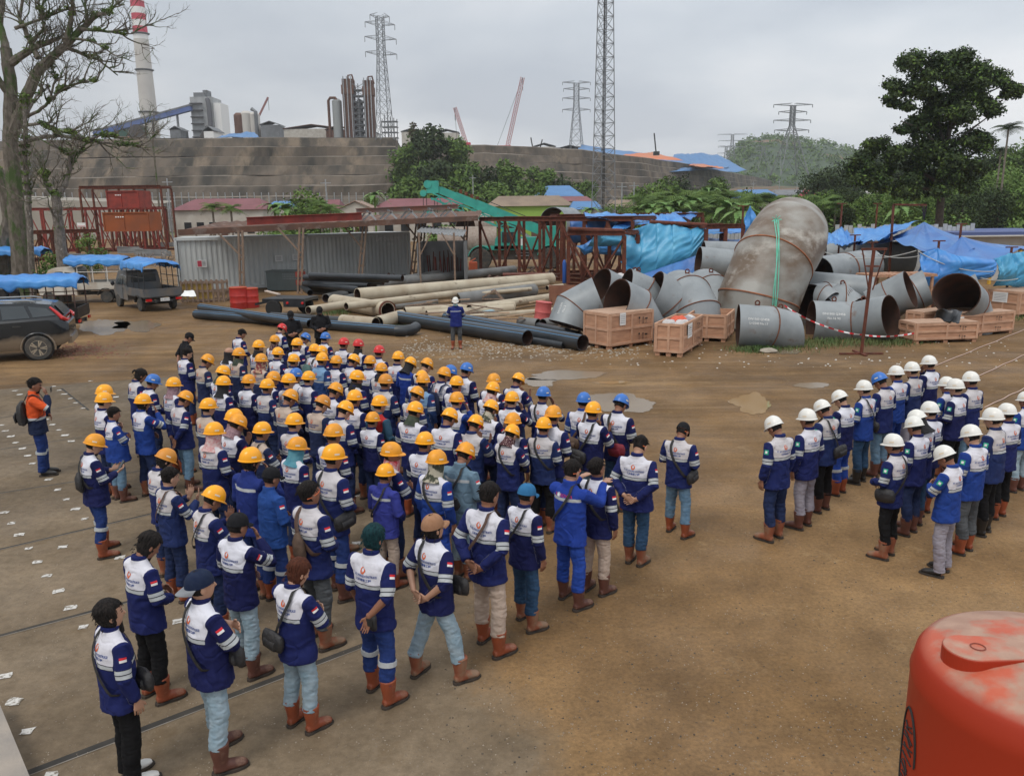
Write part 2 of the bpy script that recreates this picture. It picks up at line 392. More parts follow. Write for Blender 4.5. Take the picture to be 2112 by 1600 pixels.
# puddles
PUD=mat('puddle_water',(.25,.19,.125),(.20,.15,.10),.2,0,.6,spec=.28)
PUDB=mat('brown_puddle_water',(.30,.19,.085),rough=.05,spec=.4)
def puddle(x0,x1,y0,y1,m=PUD,seed=1):
    mb=MB();cx,cy=(x0+x1)/2,(y0+y1)/2;n=90;vs=[]
    for k in range(n):
        a=2*math.pi*k/n;r=1+.45*noise.noise((math.cos(a)*1.3+seed*1.7,math.sin(a)*1.3,seed*.7))+.2*noise.noise((math.cos(a)*3,math.sin(a)*3,seed+.3))+.1*noise.noise((math.cos(a)*8,math.sin(a)*8,seed+.3))
        p=gz(cx+(x1-x0)/2*r*math.cos(a),cy-(y1-y0)/2*r*math.sin(a),.007);vs.append(p)
    mb.add(vs,[tuple(range(n))]);tag(mb.build('puddle_water',m),kind='structure')
for i,a in enumerate([(1190,1350,814,850),(1085,1245,765,783),(1075,1150,780,796),(1643,1708,788,800),(165,260,654,690),(235,330,662,682),(1590,1650,720,730)]):puddle(*a,seed=i+1)
puddle(1508,1590,814,850,PUDB,9);puddle(1230,1300,785,792,PUDB,4)

# small litter and stones, too many to count
def scatter(name,n,fn,size,m,sd=1,label=None):
    r=random.Random(sd);V=[]
    for _ in range(n):
        c=fn(r);s=size*r.uniform(.4,1.3);a=r.uniform(0,6.28);h=s*r.uniform(.25,.6)
        P=[Vector((math.cos(a+k*1.571)*s*r.uniform(.6,1),math.sin(a+k*1.571)*s*r.uniform(.6,1),0)) for k in range(4)]
        Q=[p*.55+Vector((0,0,h)) for p in P]
        for f in ((Q[0],Q[1],Q[2],Q[3]),(P[0],P[1],Q[1],Q[0]),(P[1],P[2],Q[2],Q[1]),(P[2],P[3],Q[3],Q[2]),(P[3],P[0],Q[0],Q[3])):V+=[c+p for p in f]
    tag(quads(name,[tuple(v) for v in V],m),kind='stuff')
scatter('rubble',900,lambda r:gz(r.uniform(830,1320),r.gauss(718,12)),.05,mat('pale_stone',(.42,.37,.30),(.28,.24,.19),.9,0,3),2)
scatter('brick_rubble',520,lambda r:gz(r.gauss(150,45),r.gauss(722,8)-0),.055,mat('brick_chip',(.24,.10,.065),(.18,.10,.07),.9,0,3),3)
scatter('gravel',6500,lambda r:gz(r.uniform(-50,2150),700+900*r.random()**.8),.009,mat('grit',(.36,.30,.23),(.16,.12,.085),.9,0,3),4)
scatter('pebbles',1500,lambda r:gz(r.uniform(900,2150),700+900*r.random()),.012,mat('dark_grit',(.10,.08,.06),(.06,.05,.04),.9,0,3),14)
scatter('litter',130,lambda r:gz(r.uniform(1300,2100),r.uniform(700,760)),.04,mat('litter_white',(.6,.58,.53),rough=.8),5)
def grass(name,pts,n,h,m,sd=1):
    r=random.Random(sd);V=[]
    for _ in range(n):
        x,y,sx,sy=r.choice(pts);c=gz(x+r.gauss(0,sx),y+r.gauss(0,sy));a=r.uniform(0,6.28);w=.006+h*.03;hh=h*r.uniform(.4,1.2);ln=Vector((math.cos(a),math.sin(a),0))*hh*.5
        s=Vector((-math.sin(a),math.cos(a),0))*w;V+=[c-s,c+s,c+s*.4+ln+Vector((0,0,hh)),c-s*.4+ln+Vector((0,0,hh))]
    tag(quads(name,[tuple(v) for v in V],m),kind='stuff')
GRS=mat('grass_blade',(.07,.13,.035),(.14,.17,.06),.8,0,.8)
grass('grass',[(1640,712,35,6),(1720,708,50,5),(1830,706,40,4),(690,643,22,4),(720,625,15,5),(825,682,12,3),(2060,655,30,4),(1560,722,25,3),(300,600,30,10)],9000,.13,GRS,6)

# ------------------------------------------------------------------ vegetation
def leafm(n,a,b_,tr=.0):
    m=mat(n,a,b_,.75,0,.9,spec=.2,detail=2);return m
LG=leafm('mid_green_leaves',(.058,.112,.024),(.14,.215,.048));LD=leafm('dark_green_leaves',(.026,.045,.018),(.055,.08,.028));LL=leafm('light_green_leaves',(.10,.19,.04),(.17,.25,.07));LB=leafm('banana_leaves',(.11,.22,.06),(.19,.30,.10));LO=leafm('reddish_leaves',(.10,.06,.035),(.07,.085,.04))
BARK=mat('bark',(.14,.115,.09),(.24,.21,.175),.9,0,4,.5,20,stretch=(3,3,1),c3=(.36,.34,.31),s3=5,lo3=.6,hi3=.68)
DBARK=mat('dark_bark',(.05,.042,.035),(.09,.075,.06),.9,0,5,.4,20)
def leaves(clusters,n,size,seed=0,shell=.55,flat=.5):
    g=np.random.default_rng(seed+11);w=np.array([c[3]**2 for c in clusters]);w=w/w.sum();idx=g.choice(len(clusters),n,p=w)
    C=np.array([c[:3] for c in clusters])[idx];Rr=np.array([(c[3],c[3],c[3]*(c[4] if len(c)>4 else .8)) for c in clusters])[idx]
    d=g.normal(size=(n,3));d /= np.linalg.norm(d,axis=1)[:,None];rad=(shell+(1-shell)*g.random(n)**.5)*(1+.18*g.normal(size=n));P=C+d*rad[:,None]*Rr
    u=g.normal(size=(n,3));u /= np.linalg.norm(u,axis=1)[:,None];nn=d*.6+g.normal(size=(n,3))*.6+np.array([0,0,.5]);nn /= np.linalg.norm(nn,axis=1)[:,None]
    u=u-nn*(u*nn).sum(1)[:,None];u /= np.linalg.norm(u,axis=1)[:,None]+1e-9;v=np.cross(nn,u);s=(size*(.6+.8*g.random(n)))[:,None]
    return np.stack([P-u*s,P-v*s*flat,P+u*s,P+v*s*flat],1).reshape(-1,3)
def tree(name,label,px,py_top,Y,cr,group=None,m=None,nleaf=1800,ls=None,trunk=None,ncl=9,zbase=0.0,tall=1.0,cat='tree',bare_low=.35,seed=None,py_base=None):
    top=gy(px,py_top,Y);zb=zbase;H=top.z-zb;sd=seed if seed is not None else int(px*7+Y);r=random.Random(sd)
    t=thing(name,label,cat,(top.x,Y,zb),0,group);cl=[]
    for k in range(ncl):
        a=r.uniform(0,6.28);rr=cr*math.sqrt(r.random())*.75;z=H*r.uniform(bare_low,1)*1.0-cr*.3
        f=1-.5*abs((z/H)-.6);cl.append((math.cos(a)*rr*f,math.sin(a)*rr*f,max(z,cr*.4),cr*r.uniform(.32,.55),.8))
    cl.append((0,0,H-cr*.35,cr*.45,.8));cl.append((0,0,H*.62,cr*.6,1.0))
    quads('crown',leaves(cl,nleaf,ls or cr*.085,sd),m or LG,t)
    mb=MB();tr_=trunk or max(.08,cr*.06);mb.path([(0,0,-.05),(r.uniform(-.1,.1)*cr,0,H*.35),(0,r.uniform(-.1,.1)*cr,H*.8)],[tr_*1.2,tr_,tr_*.5],7)
    for c in cl[:5]:mb.path([(0,0,H*.35),(c[0]*.5,c[1]*.5,(H*.35+c[2])/2+.2),c[:3]],[tr_*.6,tr_*.4,tr_*.15],5)
    mb.build('trunk',DBARK,t,True);return t
def palm(name,label,px,py_top,Y,fl=2.2,group=None,m=None,trunk_vis=True,nfr=14,zb=0.0,banana=False):
    top=gy(px,py_top,Y);H=top.z-zb-fl*.35;r=random.Random(int(px+Y*3));t=thing(name,label,'palm' if not banana else 'banana plant',(top.x,Y,zb),0,group);V=[];g=MB()
    for k in range(nfr):
        a=6.283*k/nfr+r.uniform(-.2,.2);el=r.uniform(.1,1.25);L_=fl*r.uniform(.75,1.1);pr=None;n=9
        for i in range(n+1):
            s=i/n;p=Vector((math.cos(a)*L_*s*math.cos(el*(1-s*.5)),math.sin(a)*L_*s*math.cos(el*(1-s*.5)),H+math.sin(el)*L_*s*(1-.55*s)-.55*L_*s*s*(1.2-el*.6)))
            if pr is not None:
                d=(p-pr).normalized();sd=Vector((-math.sin(a),math.cos(a),0));w=fl*((.16*math.sin(math.pi*min(1,s+.08))+.02) if banana else .24*math.sin(math.pi*min(1,s*.9+.1)))
                if banana:V+=[pr,p,p+sd*w+Vector((0,0,.05)),pr+sd*w,pr,p,p-sd*w+Vector((0,0,.05)),pr-sd*w]
                else:
                    for q in (.0,.5):
                        c=pr.lerp(p,q)
                        for sg in (1,-1):
                            e=c+sd*sg*w+d*w*.5-Vector((0,0,w*.35));V+=[c,c+d*fl*.03,e+d*fl*.012,e]
            pr=p
    quads('crown',[tuple(v) for v in V],m or (LB if banana else LG),t)
    g.path([(0,0,-.05),(0,0,H*.5),(0,0,H+.1)],[.16 if not banana else .12,.12,.10],7);g.build('trunk',LG if banana else BARK,t,True);return t

# --- terraced embankment
TERR=mat('terrace_earth',(.044,.040,.033),(.135,.108,.082),.95,0,.20,1.0,1.6,stretch=(1,.5,.38),detail=14,c3=(.20,.155,.11),s3=.16,lo3=.52,hi3=.66,lo=.36,hi=.64)
EDGE=mat('terrace_berm',(.25,.215,.175),(.15,.125,.10),.95,0,.6)
ZP=26.5
pl=[(-500,262),(-100,256),(300,250),(820,258),(832,300),(1000,290),(1200,322),(1330,375),(1450,455),(1560,640),(1640,900)]
crest=[]
for i in range(len(pl)-1):
    for k in range(24):
        s=k/24;x=pl[i][0]*(1-s)+pl[i+1][0]*s;d=pl[i][1]*(1-s)+pl[i+1][1]*s;q=gy(x,400,d);crest.append(Vector((q.x,q.y,0)))
prof=[(-70,0)];ns=9;o=-38.0
for k in range(ns):
    z0=ZP*k/ns;z1=ZP*(k+1)/ns;prof+=[(o,z0),(o+2.1,z1-.25),(o+4.2,z1)];o+=4.2
prof+=[(4,ZP+.05)]
mb=MB();nc=len(crest);npf=len(prof);vs=[]
for i,c in enumerate(crest):
    for j,(off,z) in enumerate(prof):
        w=noise.noise((c.x*.03,c.y*.03,j*.5))*2.4+noise.noise((c.x*.15,c.y*.15,j*1.9))*.9
        f=Vector((c.x,c.y,0)).normalized();q=c+f*(off+w);vs.append((q.x,q.y,max(-.1,z+noise.noise((c.x*.05,c.y*.05,j*.3))*.35*(0<j<npf-1))))
fs=[];ms=[]
for i in range(nc-1):
    for j in range(npf-1):fs.append((i*npf+j,(i+1)*npf+j,(i+1)*npf+j+1,i*npf+j+1));ms.append(1 if j%3==2 else 0)
mb.v=vs;mb.f=fs;mb.m=ms;tag(mb.build('hillside_terrain',[TERR,EDGE]),kind='structure')
mb=MB();far=[(p.x*2.6,p.y*2.6,ZP) for p in crest]
mb.v=[(p.x*1.0,p.y*1.0,ZP) for p in crest]+far;mb.f=[(i,i+1,nc+i+1,nc+i) for i in range(nc-1)];mb.m=[0]*(nc-1);tag(mb.build('plateau_ground',TERR),kind='structure')
# far hill on the right
HILL=mat('wooded_hill',(.038,.062,.036),(.062,.095,.05),.95,0,.06,.8,.5,c3=(.24,.115,.07),s3=.022,lo3=.60,hi3=.68,stretch=(1,1,1))
hp=[(1480,350),(1520,312),(1556,292),(1600,290),(1640,294),(1700,303),(1760,318),(1840,330),(1950,345),(2100,340),(2300,345),(2600,370)]
mb=MB();vs=[];nn=len(hp);sub=10;cols=[]
for i in range(nn-1):
    for k in range(sub):
        s=k/sub;cols.append((hp[i][0]*(1-s)+hp[i+1][0]*s,hp[i][1]*(1-s)+hp[i+1][1]*s))
for x,y in cols:
    T=gy(x,y,1050)
    for j in range(9):
        s=j/8;Yd=1050-420*(1-s);zz_=T.z*math.sin(s*math.pi/2)**1.3;b=gy(x,y,Yd)
        vs.append((b.x,Yd,zz_+7*noise.noise((b.x*.012,Yd*.02,2))*math.sin(math.pi*s)+2.5*noise.noise((b.x*.09,Yd*.09,5))*(j>0)))
nc2=len(cols);mb.v=vs;mb.f=[(i*9+j,(i+1)*9+j,(i+1)*9+j+1,i*9+j+1) for i in range(nc2-1) for j in range(8)];mb.m=[0]*len(mb.f)
tag(mb.build('far_hill',HILL,None,True),kind='structure')
r=random.Random(5);cl=[]
for _ in range(420):
    x,y=r.choice(cols);s=r.uniform(.25,1);T=gy(x,y,1050);Yd=1050-420*(1-s);b=gy(x,y,Yd);cl.append((b.x+r.uniform(-6,6),Yd-2,T.z*math.sin(s*math.pi/2)**1.3+2,r.uniform(3.5,7),.8))
tag(quads('far_woodland',leaves(cl,14000,1.5,5),[LG]),kind='stuff')
# low bare hillock in front of it
mb=MB();mb.grid(lambda u,v:(lambda b:Vector((b.x,b.y,13.5*math.sin(v*math.pi/2)*math.sin(math.pi*min(1,u*.9+.05))**.5+1.1*noise.noise((b.x*.06,b.y*.05,1)))))(gy(1380+420*u,400,290+90*v)),40,12)
tag(mb.build('bare_hillock',mat('red_earth',(.17,.105,.07),(.085,.095,.05),.95,0,.12,.3,2,lo=.45,hi=.58),None,True),kind='structure')
# grass flat behind the yard on the left
mb=MB();A_=[gz(-300,500),gz(700,470),gy(760,440,170),gy(-300,440,170)]
mb.add([(p.x,p.y,.012) for p in A_],[(0,1,2,3)]);tag(mb.build('grass_field',mat('field_grass',(.10,.12,.04),(.17,.16,.07),.95,0,.4,.3,8)),kind='structure')
mb=MB();A_=[gz(1480,470),gz(2500,470),gy(2500,440,600),gy(1380,440,600)]
mb.add([(p.x,p.y,.012) for p in A_],[(0,1,2,3)]);tag(mb.build('scrub_floor',mat('scrub_floor',(.05,.08,.03),(.08,.11,.04),.95,0,.4,.3,8)),kind='structure')

# --- trees below the embankment
G1='trees growing against the terraced hillside'
spots=[(838,302,235,9,0),(862,290,232,8,0),(893,258,228,10,2),(922,285,230,9,0),(945,283,226,7,3),(868,335,205,10,0),(905,330,200,10,2),(848,362,195,9,0),(940,345,200,10,0),(975,335,210,8,0),(1010,345,205,8,2),(1040,330,215,8,0),(1065,345,205,8,0),(1100,344,215,7,3),(1132,348,212,7,0),(1160,366,208,8,2),(1190,376,212,7,0),(1212,372,220,5,3),(905,368,180,9,0),(960,378,180,9,3),(1020,380,182,9,0),(1080,385,182,8,0),(1140,388,185,8,2)]
LT=['tall rounded green tree','tall bright green tree','slim dark green tree','low spreading green tree']
spots.sort()
for i,(x,y,d,cr,kk) in enumerate(spots):
    tree('leafy_tree',LT[kk]+', '+ORD[i]+' from left of the clump below the terraces',x,y,d,cr*.66,G1,[LG,LG,LD,LG][kk],3000,cr*.062,ncl=10,bare_low=.1)
tree('dark_tree','small dark tree sticking up above the clump by the terraces',852,252,250,2.6,None,LO,700,.42,zbase=8,bare_low=.7)
# bushes behind the shed roofs
for x,y,d,cr,lab,m_ in ((625,388,95,2.9,'rounded green tree rising behind the long shed roof',LG),(660,415,92,1.8,'small bush right of the rounded tree behind the shed',LG),(765,402,120,1.4,'small dark bush between two village roofs',LG),
                            (1375,366,165,5.5,'broad green tree left of the giant pipe, behind the banana plants',LG),(1340,378,150,4.0,'green bush left edge of the banana grove',LG),(1405,362,200,5,'green tree at the back of the banana grove',LD),(1450,385,150,4,'green bush among the banana plants',LG),
                            (1480,365,190,5,'dark green tree before the bare hillock',LG),(1540,392,140,3,'small green tree above the giant pipe',LG),(1260,422,100,2,'low green bush by the mast foot',LL),(1300,428,95,2,'low green bush right of the mast foot',LL),
                            (980,400,110,2.4,'bush seen under the teal crane boom',LG),(1115,378,130,2.0,'bush above the teal crane boom',LL),(1290,405,130,2.5,'green bush before the brown roof',LG)):
    tree('bush',lab,x,y,d,cr,None,m_,2000,cr*.075,cat='bush',ncl=8,bare_low=.2)
PALMS=sorted([(660,405,88,2.6),(680,415,84,2.4),(437,415,84,1.9),(475,417,84,1.9),(1395,385,120,5),(1420,395,105,4.4),(1448,388,118,5),(1470,398,100,4.2),(1496,386,122,5),(1350,402,105,4),(1378,405,98,3.6),(1330,390,118,4.4),(1520,398,110,4.4),(1440,412,92,3.4),(1485,415,90,3.4),(1405,415,92,3.4),(1560,390,112,4.4),(1590,392,112,4.2),(1700,395,100,4),(1725,405,96,3.6),(1315,412,96,3.2),(1365,398,112,4)])
for i,(x,y,d,f) in enumerate(PALMS):palm('oil_palm','feathery young palm, '+ORD[i]+' from left of those behind the yard',x,y,d,f,'young palms behind the yard',None,nfr=20)
BANS=sorted([(565,413,88,2.4),(588,415,86,2.1),(772,390,96,2),(1400,408,90,2.8),(1500,410,88,2.8),(1530,415,86,2.8),(1460,385,125,4),(1215,422,92,2.2),(945,417,90,2.6),(1860,412,90,2.8),(1340,415,92,2.6),(1430,400,96,3),(1375,412,90,2.6)])
for i,(x,y,d,f) in enumerate(BANS):palm('banana_plant','banana plant with broad pale leaves, '+ORD[i]+' from left behind the yard',x,y,d,f,'banana plants behind the yard',None,nfr=11,banana=True)
r=random.Random(77);cl=[]
for _ in range(260):
    x=r.choice([r.uniform(1240,1660),r.uniform(1240,1660),r.uniform(1690,2200),r.uniform(900,1010),r.uniform(545,720)]);d=r.uniform(82,135);p=gy(x,430,d);cl.append((p.x,d,r.uniform(.5,3.2 if x>1240 else 2.0),r.uniform(.8,1.8),.8))
tag(quads('undergrowth',leaves(cl,30000,.22,8),[LG,LL],mi=(np.random.default_rng(4).random(30000)<.3).astype(int)),kind='stuff')
# --- right-hand woodland, tree by tree
W1=[(1640,402,98,2.0,2),(1668,408,95,2.2,0),(1700,395,105,3,0),(1735,385,100,1.9,1),(1762,388,98,2.2,1),(1790,400,96,2.6,0),(1815,380,110,3.2,2),(1850,395,100,3,0),(1880,385,108,3.2,2),(1905,400,98,2.6,0),(1960,385,105,3.4,0),(1990,395,98,2.8,1),(2025,375,108,3.4,0),(2060,385,100,3.2,1),(2095,370,104,3.6,0),(2130,365,100,3.6,2),
      (1720,345,170,6,1),(1770,318,175,7,1),(1820,310,180,7,1),(1870,330,165,7,1),(1990,330,150,6,1),(2030,320,155,6,1),(2075,300,150,6,1),(2110,290,145,6,0),(1920,340,160,6,1),(2150,300,140,7,1),(1950,350,130,5,1),(2085,345,118,4,2),(2050,350,125,4,0)]
WN=['leafy green tree','dark green tree','bright green tree']
W1.sort();wc={}
for i,(x,y,d,cr,kk) in enumerate(W1):
    key=(kk,y<352);n=wc.get(key,0);wc[key]=n+1
    tree(['leafy_tree','dark_tree','bright_tree'][kk],['leafy green','dark green','bright green'][kk]+(' tall tree, ' if y<352 else ' low tree, ')+ORD[n]+' of its kind from left behind the blue tents',x,y,d,cr,'trees of the woodland on the right',[LG,LD,LL][kk],3400 if cr<4 else 4200,cr*.055,ncl=12,bare_low=.08)
for x,y,d,f,lab in ((2082,250,100,2.6,'coconut palm with open crown beside the great dark tree'),(2066,300,112,2.0,'lower coconut palm just left of the open-crowned one')):palm('coconut_palm',lab,x,y,d,f,None,LD,nfr=18)
# --- the great dark tree
t=thing('great_tree','tall dark spreading tree rising over the blue tents on the right','tree',(gy(1937,470,74).x,74,0));bx=t.location.x
blobs=[(1790,330,35),(1775,365,35),(1825,375,40),(1870,390,35),(1800,300,22),(1930,385,40),(1985,375,35),(2020,340,30),(1760,345,20),(2100,185,18),(1880,140,42),(1945,135,48),(2000,130,45),(2060,165,38),(2085,190,30),(1850,185,30),(1840,205,25),(1905,180,45),(1965,190,50),(2030,190,45),(1930,230,50),(1990,240,48),(2045,225,30),(1890,265,42),(1950,285,50),(2010,290,42),(1850,310,40),(1905,325,50),(1965,335,45),(1820,300,25),(1830,345,30),(1880,370,38),(1940,365,42),(2000,340,35),(2030,300,28),(1870,215,22),(1860,270,25),(1975,160,35),(1920,150,25)]
rr_=random.Random(9);cl=[]
for x,y,s in blobs:
    for q in range(5):
        dz=rr_.uniform(-2.6,2.6);Pq=gy(x+rr_.uniform(-.45,.45)*s,y+rr_.uniform(-.4,.4)*s,74+dz);cl.append((Pq.x-bx,dz,Pq.z,s*.045*rr_.uniform(.34,.66),.7))
quads('crown',leaves(cl,60000,.16,3,.3),[LD,LG],t,mi=(np.random.default_rng(3).random(60000)<.2).astype(int))
mb=MB();q0=gy(1940,350,74)
def rel(x,y,dy=0.):p=gy(x,y,74+dy);return (p.x-bx,dy,p.z)
mb.path([(0,0,0),rel(1938,440),rel(1942,390),rel(1945,330),rel(1958,270),rel(1968,210),rel(1975,165)],[.42,.34,.31,.27,.2,.13,.05],9)
for pts in (((1945,330),(1925,290),(1890,262),(1858,250)),((1945,330),(1975,290),(2010,262),(2040,240)),((1950,300),(1930,240),(1905,190),(1885,150)),((1958,270),(2000,220),(2040,190),(2075,175)),((1968,210),(1990,170),(2000,135)),((1942,380),(1900,355),(1860,330),(1830,315)),((1945,350),(1985,330),(2020,310)),((1905,190),(1870,190),(1845,195)),((1942,395),(1880,385),(1850,365))):
    mb.path([rel(x,y,(i*.7)*(-1)**int(pts[1][0])) for i,(x,y) in enumerate(pts)],[.17,.12,.08,.04][:len(pts)],6)
mb.build('trunk',DBARK,t,True)
tree('climber_stump','ivy-clad dark stump standing left of the great tree',1752,400,80,1.3,None,LD,2600,.11,ncl=8,bare_low=.1)

# --- bare mossy trees on the left, branches traced and then grown on
MOSS=mat('mossy_bark',(.10,.085,.065),(.19,.165,.135),.95,0,3,.6,14,stretch=(2,2,1),c3=(.065,.105,.03),s3=.9,lo3=.5,hi3=.6)
PALEB=mat('lichen_bark',(.20,.175,.15),(.11,.095,.08),.95,0,5,.5,18,stretch=(2,2,1),c3=(.38,.36,.33),s3=6,lo3=.58,hi3=.66)
FERN=leafm('epiphyte_leaves',(.07,.12,.03),(.14,.19,.05))
def traced(name,label,Y,limbs,m,seed,px_m,twig=1.0,tuft=0):
    r=random.Random(seed);b0=gy(*limbs[0][0][0],Y);t=thing(name,label,'tree',(b0.x,Y,0));mb=MB();tips=[];tw=MB()
    def W(x,y,dy):p=gy(x,y,Y+dy);return Vector((p.x-b0.x,dy,p.z))
    for pts,r0,r1 in limbs:
        d0=r.uniform(-1.2,1.2);n=len(pts);P=[W(x,y,(d0*i/n*2) if limbs.index((pts,r0,r1)) else 0) for i,(x,y) in enumerate(pts)]
        if limbs.index((pts,r0,r1))==0:P[0].z=-.05
        Q=[]
        for i in range(n-1):
            for k in range(4):s=k/4;j=P[i].lerp(P[i+1],s);Q.append(j+Vector((r.uniform(-1,1),r.uniform(-1,1),r.uniform(-1,1)))*.03)
        Q.append(P[-1]);mb.path(Q,[(r0+(r1-r0)*i/(len(Q)-1)) for i in range(len(Q))],8)
        for i in range(len(Q)//3,len(Q),1):
            if r0<.5:tips.append((Q[i],(Q[i]-Q[i-1]).normalized(),r1*1.6+.02))
    def grow(p,d,rad,ln,lev):
        pts=[p];dd=d.copy()
        for _ in range(5):
            dd=(dd+Vector((r.uniform(-1,1),r.uniform(-1,1),r.uniform(-.7,1)))*.34).normalized();pts.append(pts[-1]+dd*ln/5)
        tw.path(pts,[rad*(1-.14*i) for i in range(6)],4 if lev else 5)
        if lev<3:
            for q in range(3 if lev<2 else 2):k=r.randint(1,5);grow(pts[k],(dd+Vector((r.uniform(-1,1),r.uniform(-1,1),r.uniform(-.8,1)))*.9).normalized(),rad*.55,ln*.62,lev+1)
    for p,d,rad in tips:
        for _ in range(int(twig*1.5*r.random()+.35)):grow(p,(d+Vector((r.uniform(-1,1),r.uniform(-1,1),r.uniform(-.5,1)))*.9).normalized(),min(rad,.05),r.uniform(.8,2.0),0)
    mb.build('trunk',m,t,True);tw.build('twigs',MOSS,t,True)
    if tuft:
        cl=[(p.x,p.y,p.z+.06,r.uniform(.10,.28),.6) for p,d,rad in r.sample(tips,min(tuft,len(tips)))]
        quads('moss_tufts',leaves(cl,tuft*70,.07,seed),FERN,t)
    return t
big=[([(40,560),(38,480),(30,380),(20,280),(22,180),(12,100)],.50,.28),
       ([(20,290),(45,230),(58,190),(75,150),(100,125),(135,95),(165,65),(200,32)],.36,.13),([(12,140),(35,120),(80,95),(120,80)],.26,.1),([(200,32),(225,25),(240,8)],.1,.03),
       ([(135,90),(145,50),(150,10),(148,-30)],.16,.06),([(165,60),(200,62),(240,68),(272,70)],.1,.03),([(130,95),(165,110),(205,125),(243,156)],.12,.03),
       ([(80,120),(60,80),(40,40),(50,-20)],.16,.06),([(12,100),(0,50),(10,-20)],.22,.1),([(45,245),(80,230),(105,205),(125,185),(165,170),(200,165)],.1,.03),([(100,215),(115,160),(100,120)],.07,.03),
       ([(22,200),(-20,140),(-60,90)],.2,.08),([(30,60),(70,45),(110,30),(140,20)],.1,.03),([(180,50),(175,10),(180,-20)],.09,.03),([(60,90),(90,60),(85,20)],.1,.04),([(150,80),(190,85),(215,100)],.08,.03)]
traced('mossy_tree','large leafless moss-covered tree with a thick leaning trunk at the left edge',45,big,MOSS,1,36,1.3,60)
mid=[([(60,560),(62,480),(58,400),(50,320),(52,250),(48,200)],.17,.1),([(55,290),(80,285),(120,280),(180,290),(230,295),(285,302)],.13,.04),([(50,260),(85,255),(110,270),(150,275)],.09,.03),([(52,240),(75,200),(100,180)],.08,.03),([(180,290),(210,280),(240,283)],.06,.03)]
traced('slender_tree','slender pale-trunked tree with one long horizontal mossy branch',43,mid,PALEB,2,36,1.2,40)
sm=[([(128,560),(124,500),(118,440),(116,410),(114,400)],.30,.20),([(116,405),(135,380),(145,350),(150,320),(170,310)],.15,.05),([(114,405),(95,380),(90,350)],.13,.05),([(145,350),(142,320),(120,305)],.08,.03)]
traced('forked_tree','pale forked tree standing between the rusty frames and the white pickup',42,sm,PALEB,3,36,1.0,26)
th=[([(0,560),(8,500),(20,450),(10,400),(-5,350)],.40,.3),([(20,450),(28,500),(22,560)],.18,.22)]
traced('twin_tree','mossy twin trunk partly cut by the left edge of the frame',47,th,MOSS,4,36,.2,30)
dd=[([(318,340),(316,300),(315,280),(318,255)],.16,.06),([(316,290),(300,265),(298,240)],.07,.03),([(316,275),(335,262),(350,250)],.07,.03)]
traced('dead_tree','small dead tree silhouetted in front of the chimney base',120,dd,MOSS,5,14,1.2)
for x,y,d,lab in ((105,520,43,'flowering shrub beside the forked tree'),(180,480,62,'shrub behind the rusty frames')):tree('shrub',lab,x,y,d,1.2,None,LG,1500,.09,cat='shrub',bare_low=.1)
# ================================================================== INDUSTRIAL SKYLINE AND VILLAGE
CONC=mat('stack_concrete',(.60,.57,.52),(.52,.49,.45),.85,0,.08);FRED=mat('faded_red_paint',(.58,.06,.10),(.48,.05,.08),.7,0,.1);FWH=mat('faded_white_paint',(.80,.79,.76),rough=.8)
BRN=mat('brown_oxide',(.10,.045,.03),(.16,.085,.06),.85,0,.25);GST=mat('grey_plant_steel',(.20,.21,.22),(.13,.135,.14),.7,0,.3);MRD=mat('maroon_roof',(.22,.075,.085),(.17,.055,.06),.6,0,.6)
BRF=mat('blue_roof',(.07,.21,.44),(.06,.17,.36),.5,0,.5);TANR=mat('tan_roof',(.27,.20,.14),(.20,.15,.11),.8,0,.5);WALLW=mat('pale_plaster',(.56,.53,.47),(.46,.42,.36),.85,0,.8);GREENW=mat('lime_wall',(.30,.48,.09),rough=.85)
CORR=mat('corrugated_grey',(.28,.29,.29),(.20,.205,.21),.6,.1,1);PYL=mat('pylon_steel',(.20,.21,.22),rough=.6)
DWIN=mat('dark_window',(.02,.022,.025),rough=.25)
def P3(x,y,d,z=None):p=gy(x,y,d);return Vector((p.x,d,p.z if z is None else z))
# chimney
D=450;b=P3(312,281,D);z0=ZP;t=thing('chimney','tall concrete chimney banded red and white at the top','chimney',(b.x,D,z0));H=150
def cr_(z):return 4.75-(z/H)*2.35
def yz(y):return P3(298,y,450).z-ZP
z0_=yz(82);mb=MB();mb.lathe([(cr_(z),z) for z in (0,z0_*.33,z0_*.66,z0_)],24);mb.build('shaft',CONC,t,True)
mb=MB()
for k in range(16):a_,b_=yz(82-13.2*k),yz(82-13.2*(k+1));mb.lathe([(cr_(a_),a_),(cr_(b_),b_)],24,mi=k%2)
mb.build('painted_bands',[FWH,FRED],t,True)
for y in (232,145,70):z=yz(y);mb=MB();mb.lathe([(cr_(z),z-.6),(cr_(z)+.9,z),(cr_(z)+.9,z+.25),(cr_(z),z+.3)],24);mb.build('gallery',GST,t)
# boiler house
def block(name,label,x0,x1,ytop,d,depth,m,cat='building',zb=ZP,floors=0,parts=None,rz=0.0):
    a,c=P3(x0,ytop,d),P3(x1,ytop,d);h=(a.z+c.z)/2-zb;w=c.x-a.x;t=thing(name,label,cat,((a.x+c.x)/2,d+depth/2,zb),rz)
    mb=MB();mb.box((0,0,h/2),(w,depth,h));mb.build('wall',m,t);return t,w,h
t,w,h=block('boiler_house','grey boiler house of stacked platforms joined by a long conveyor',391,436,200,430,14,mat('light_plant_steel',(.40,.41,.41),(.28,.29,.29),.7,0,.4),floors=9)
for k in range(10):mb=MB();mb.box((-w*.22,-7.8,h*(.08+k*.092)),(w*.56,1.6,.5));mb.build('platform',mat('dark_platform',(.07,.07,.075)),t)
mb=MB();mb.box((w*.68,0,h*.46),(w*.34,12,h*.92));mb.build('white_tower',FWH,t)
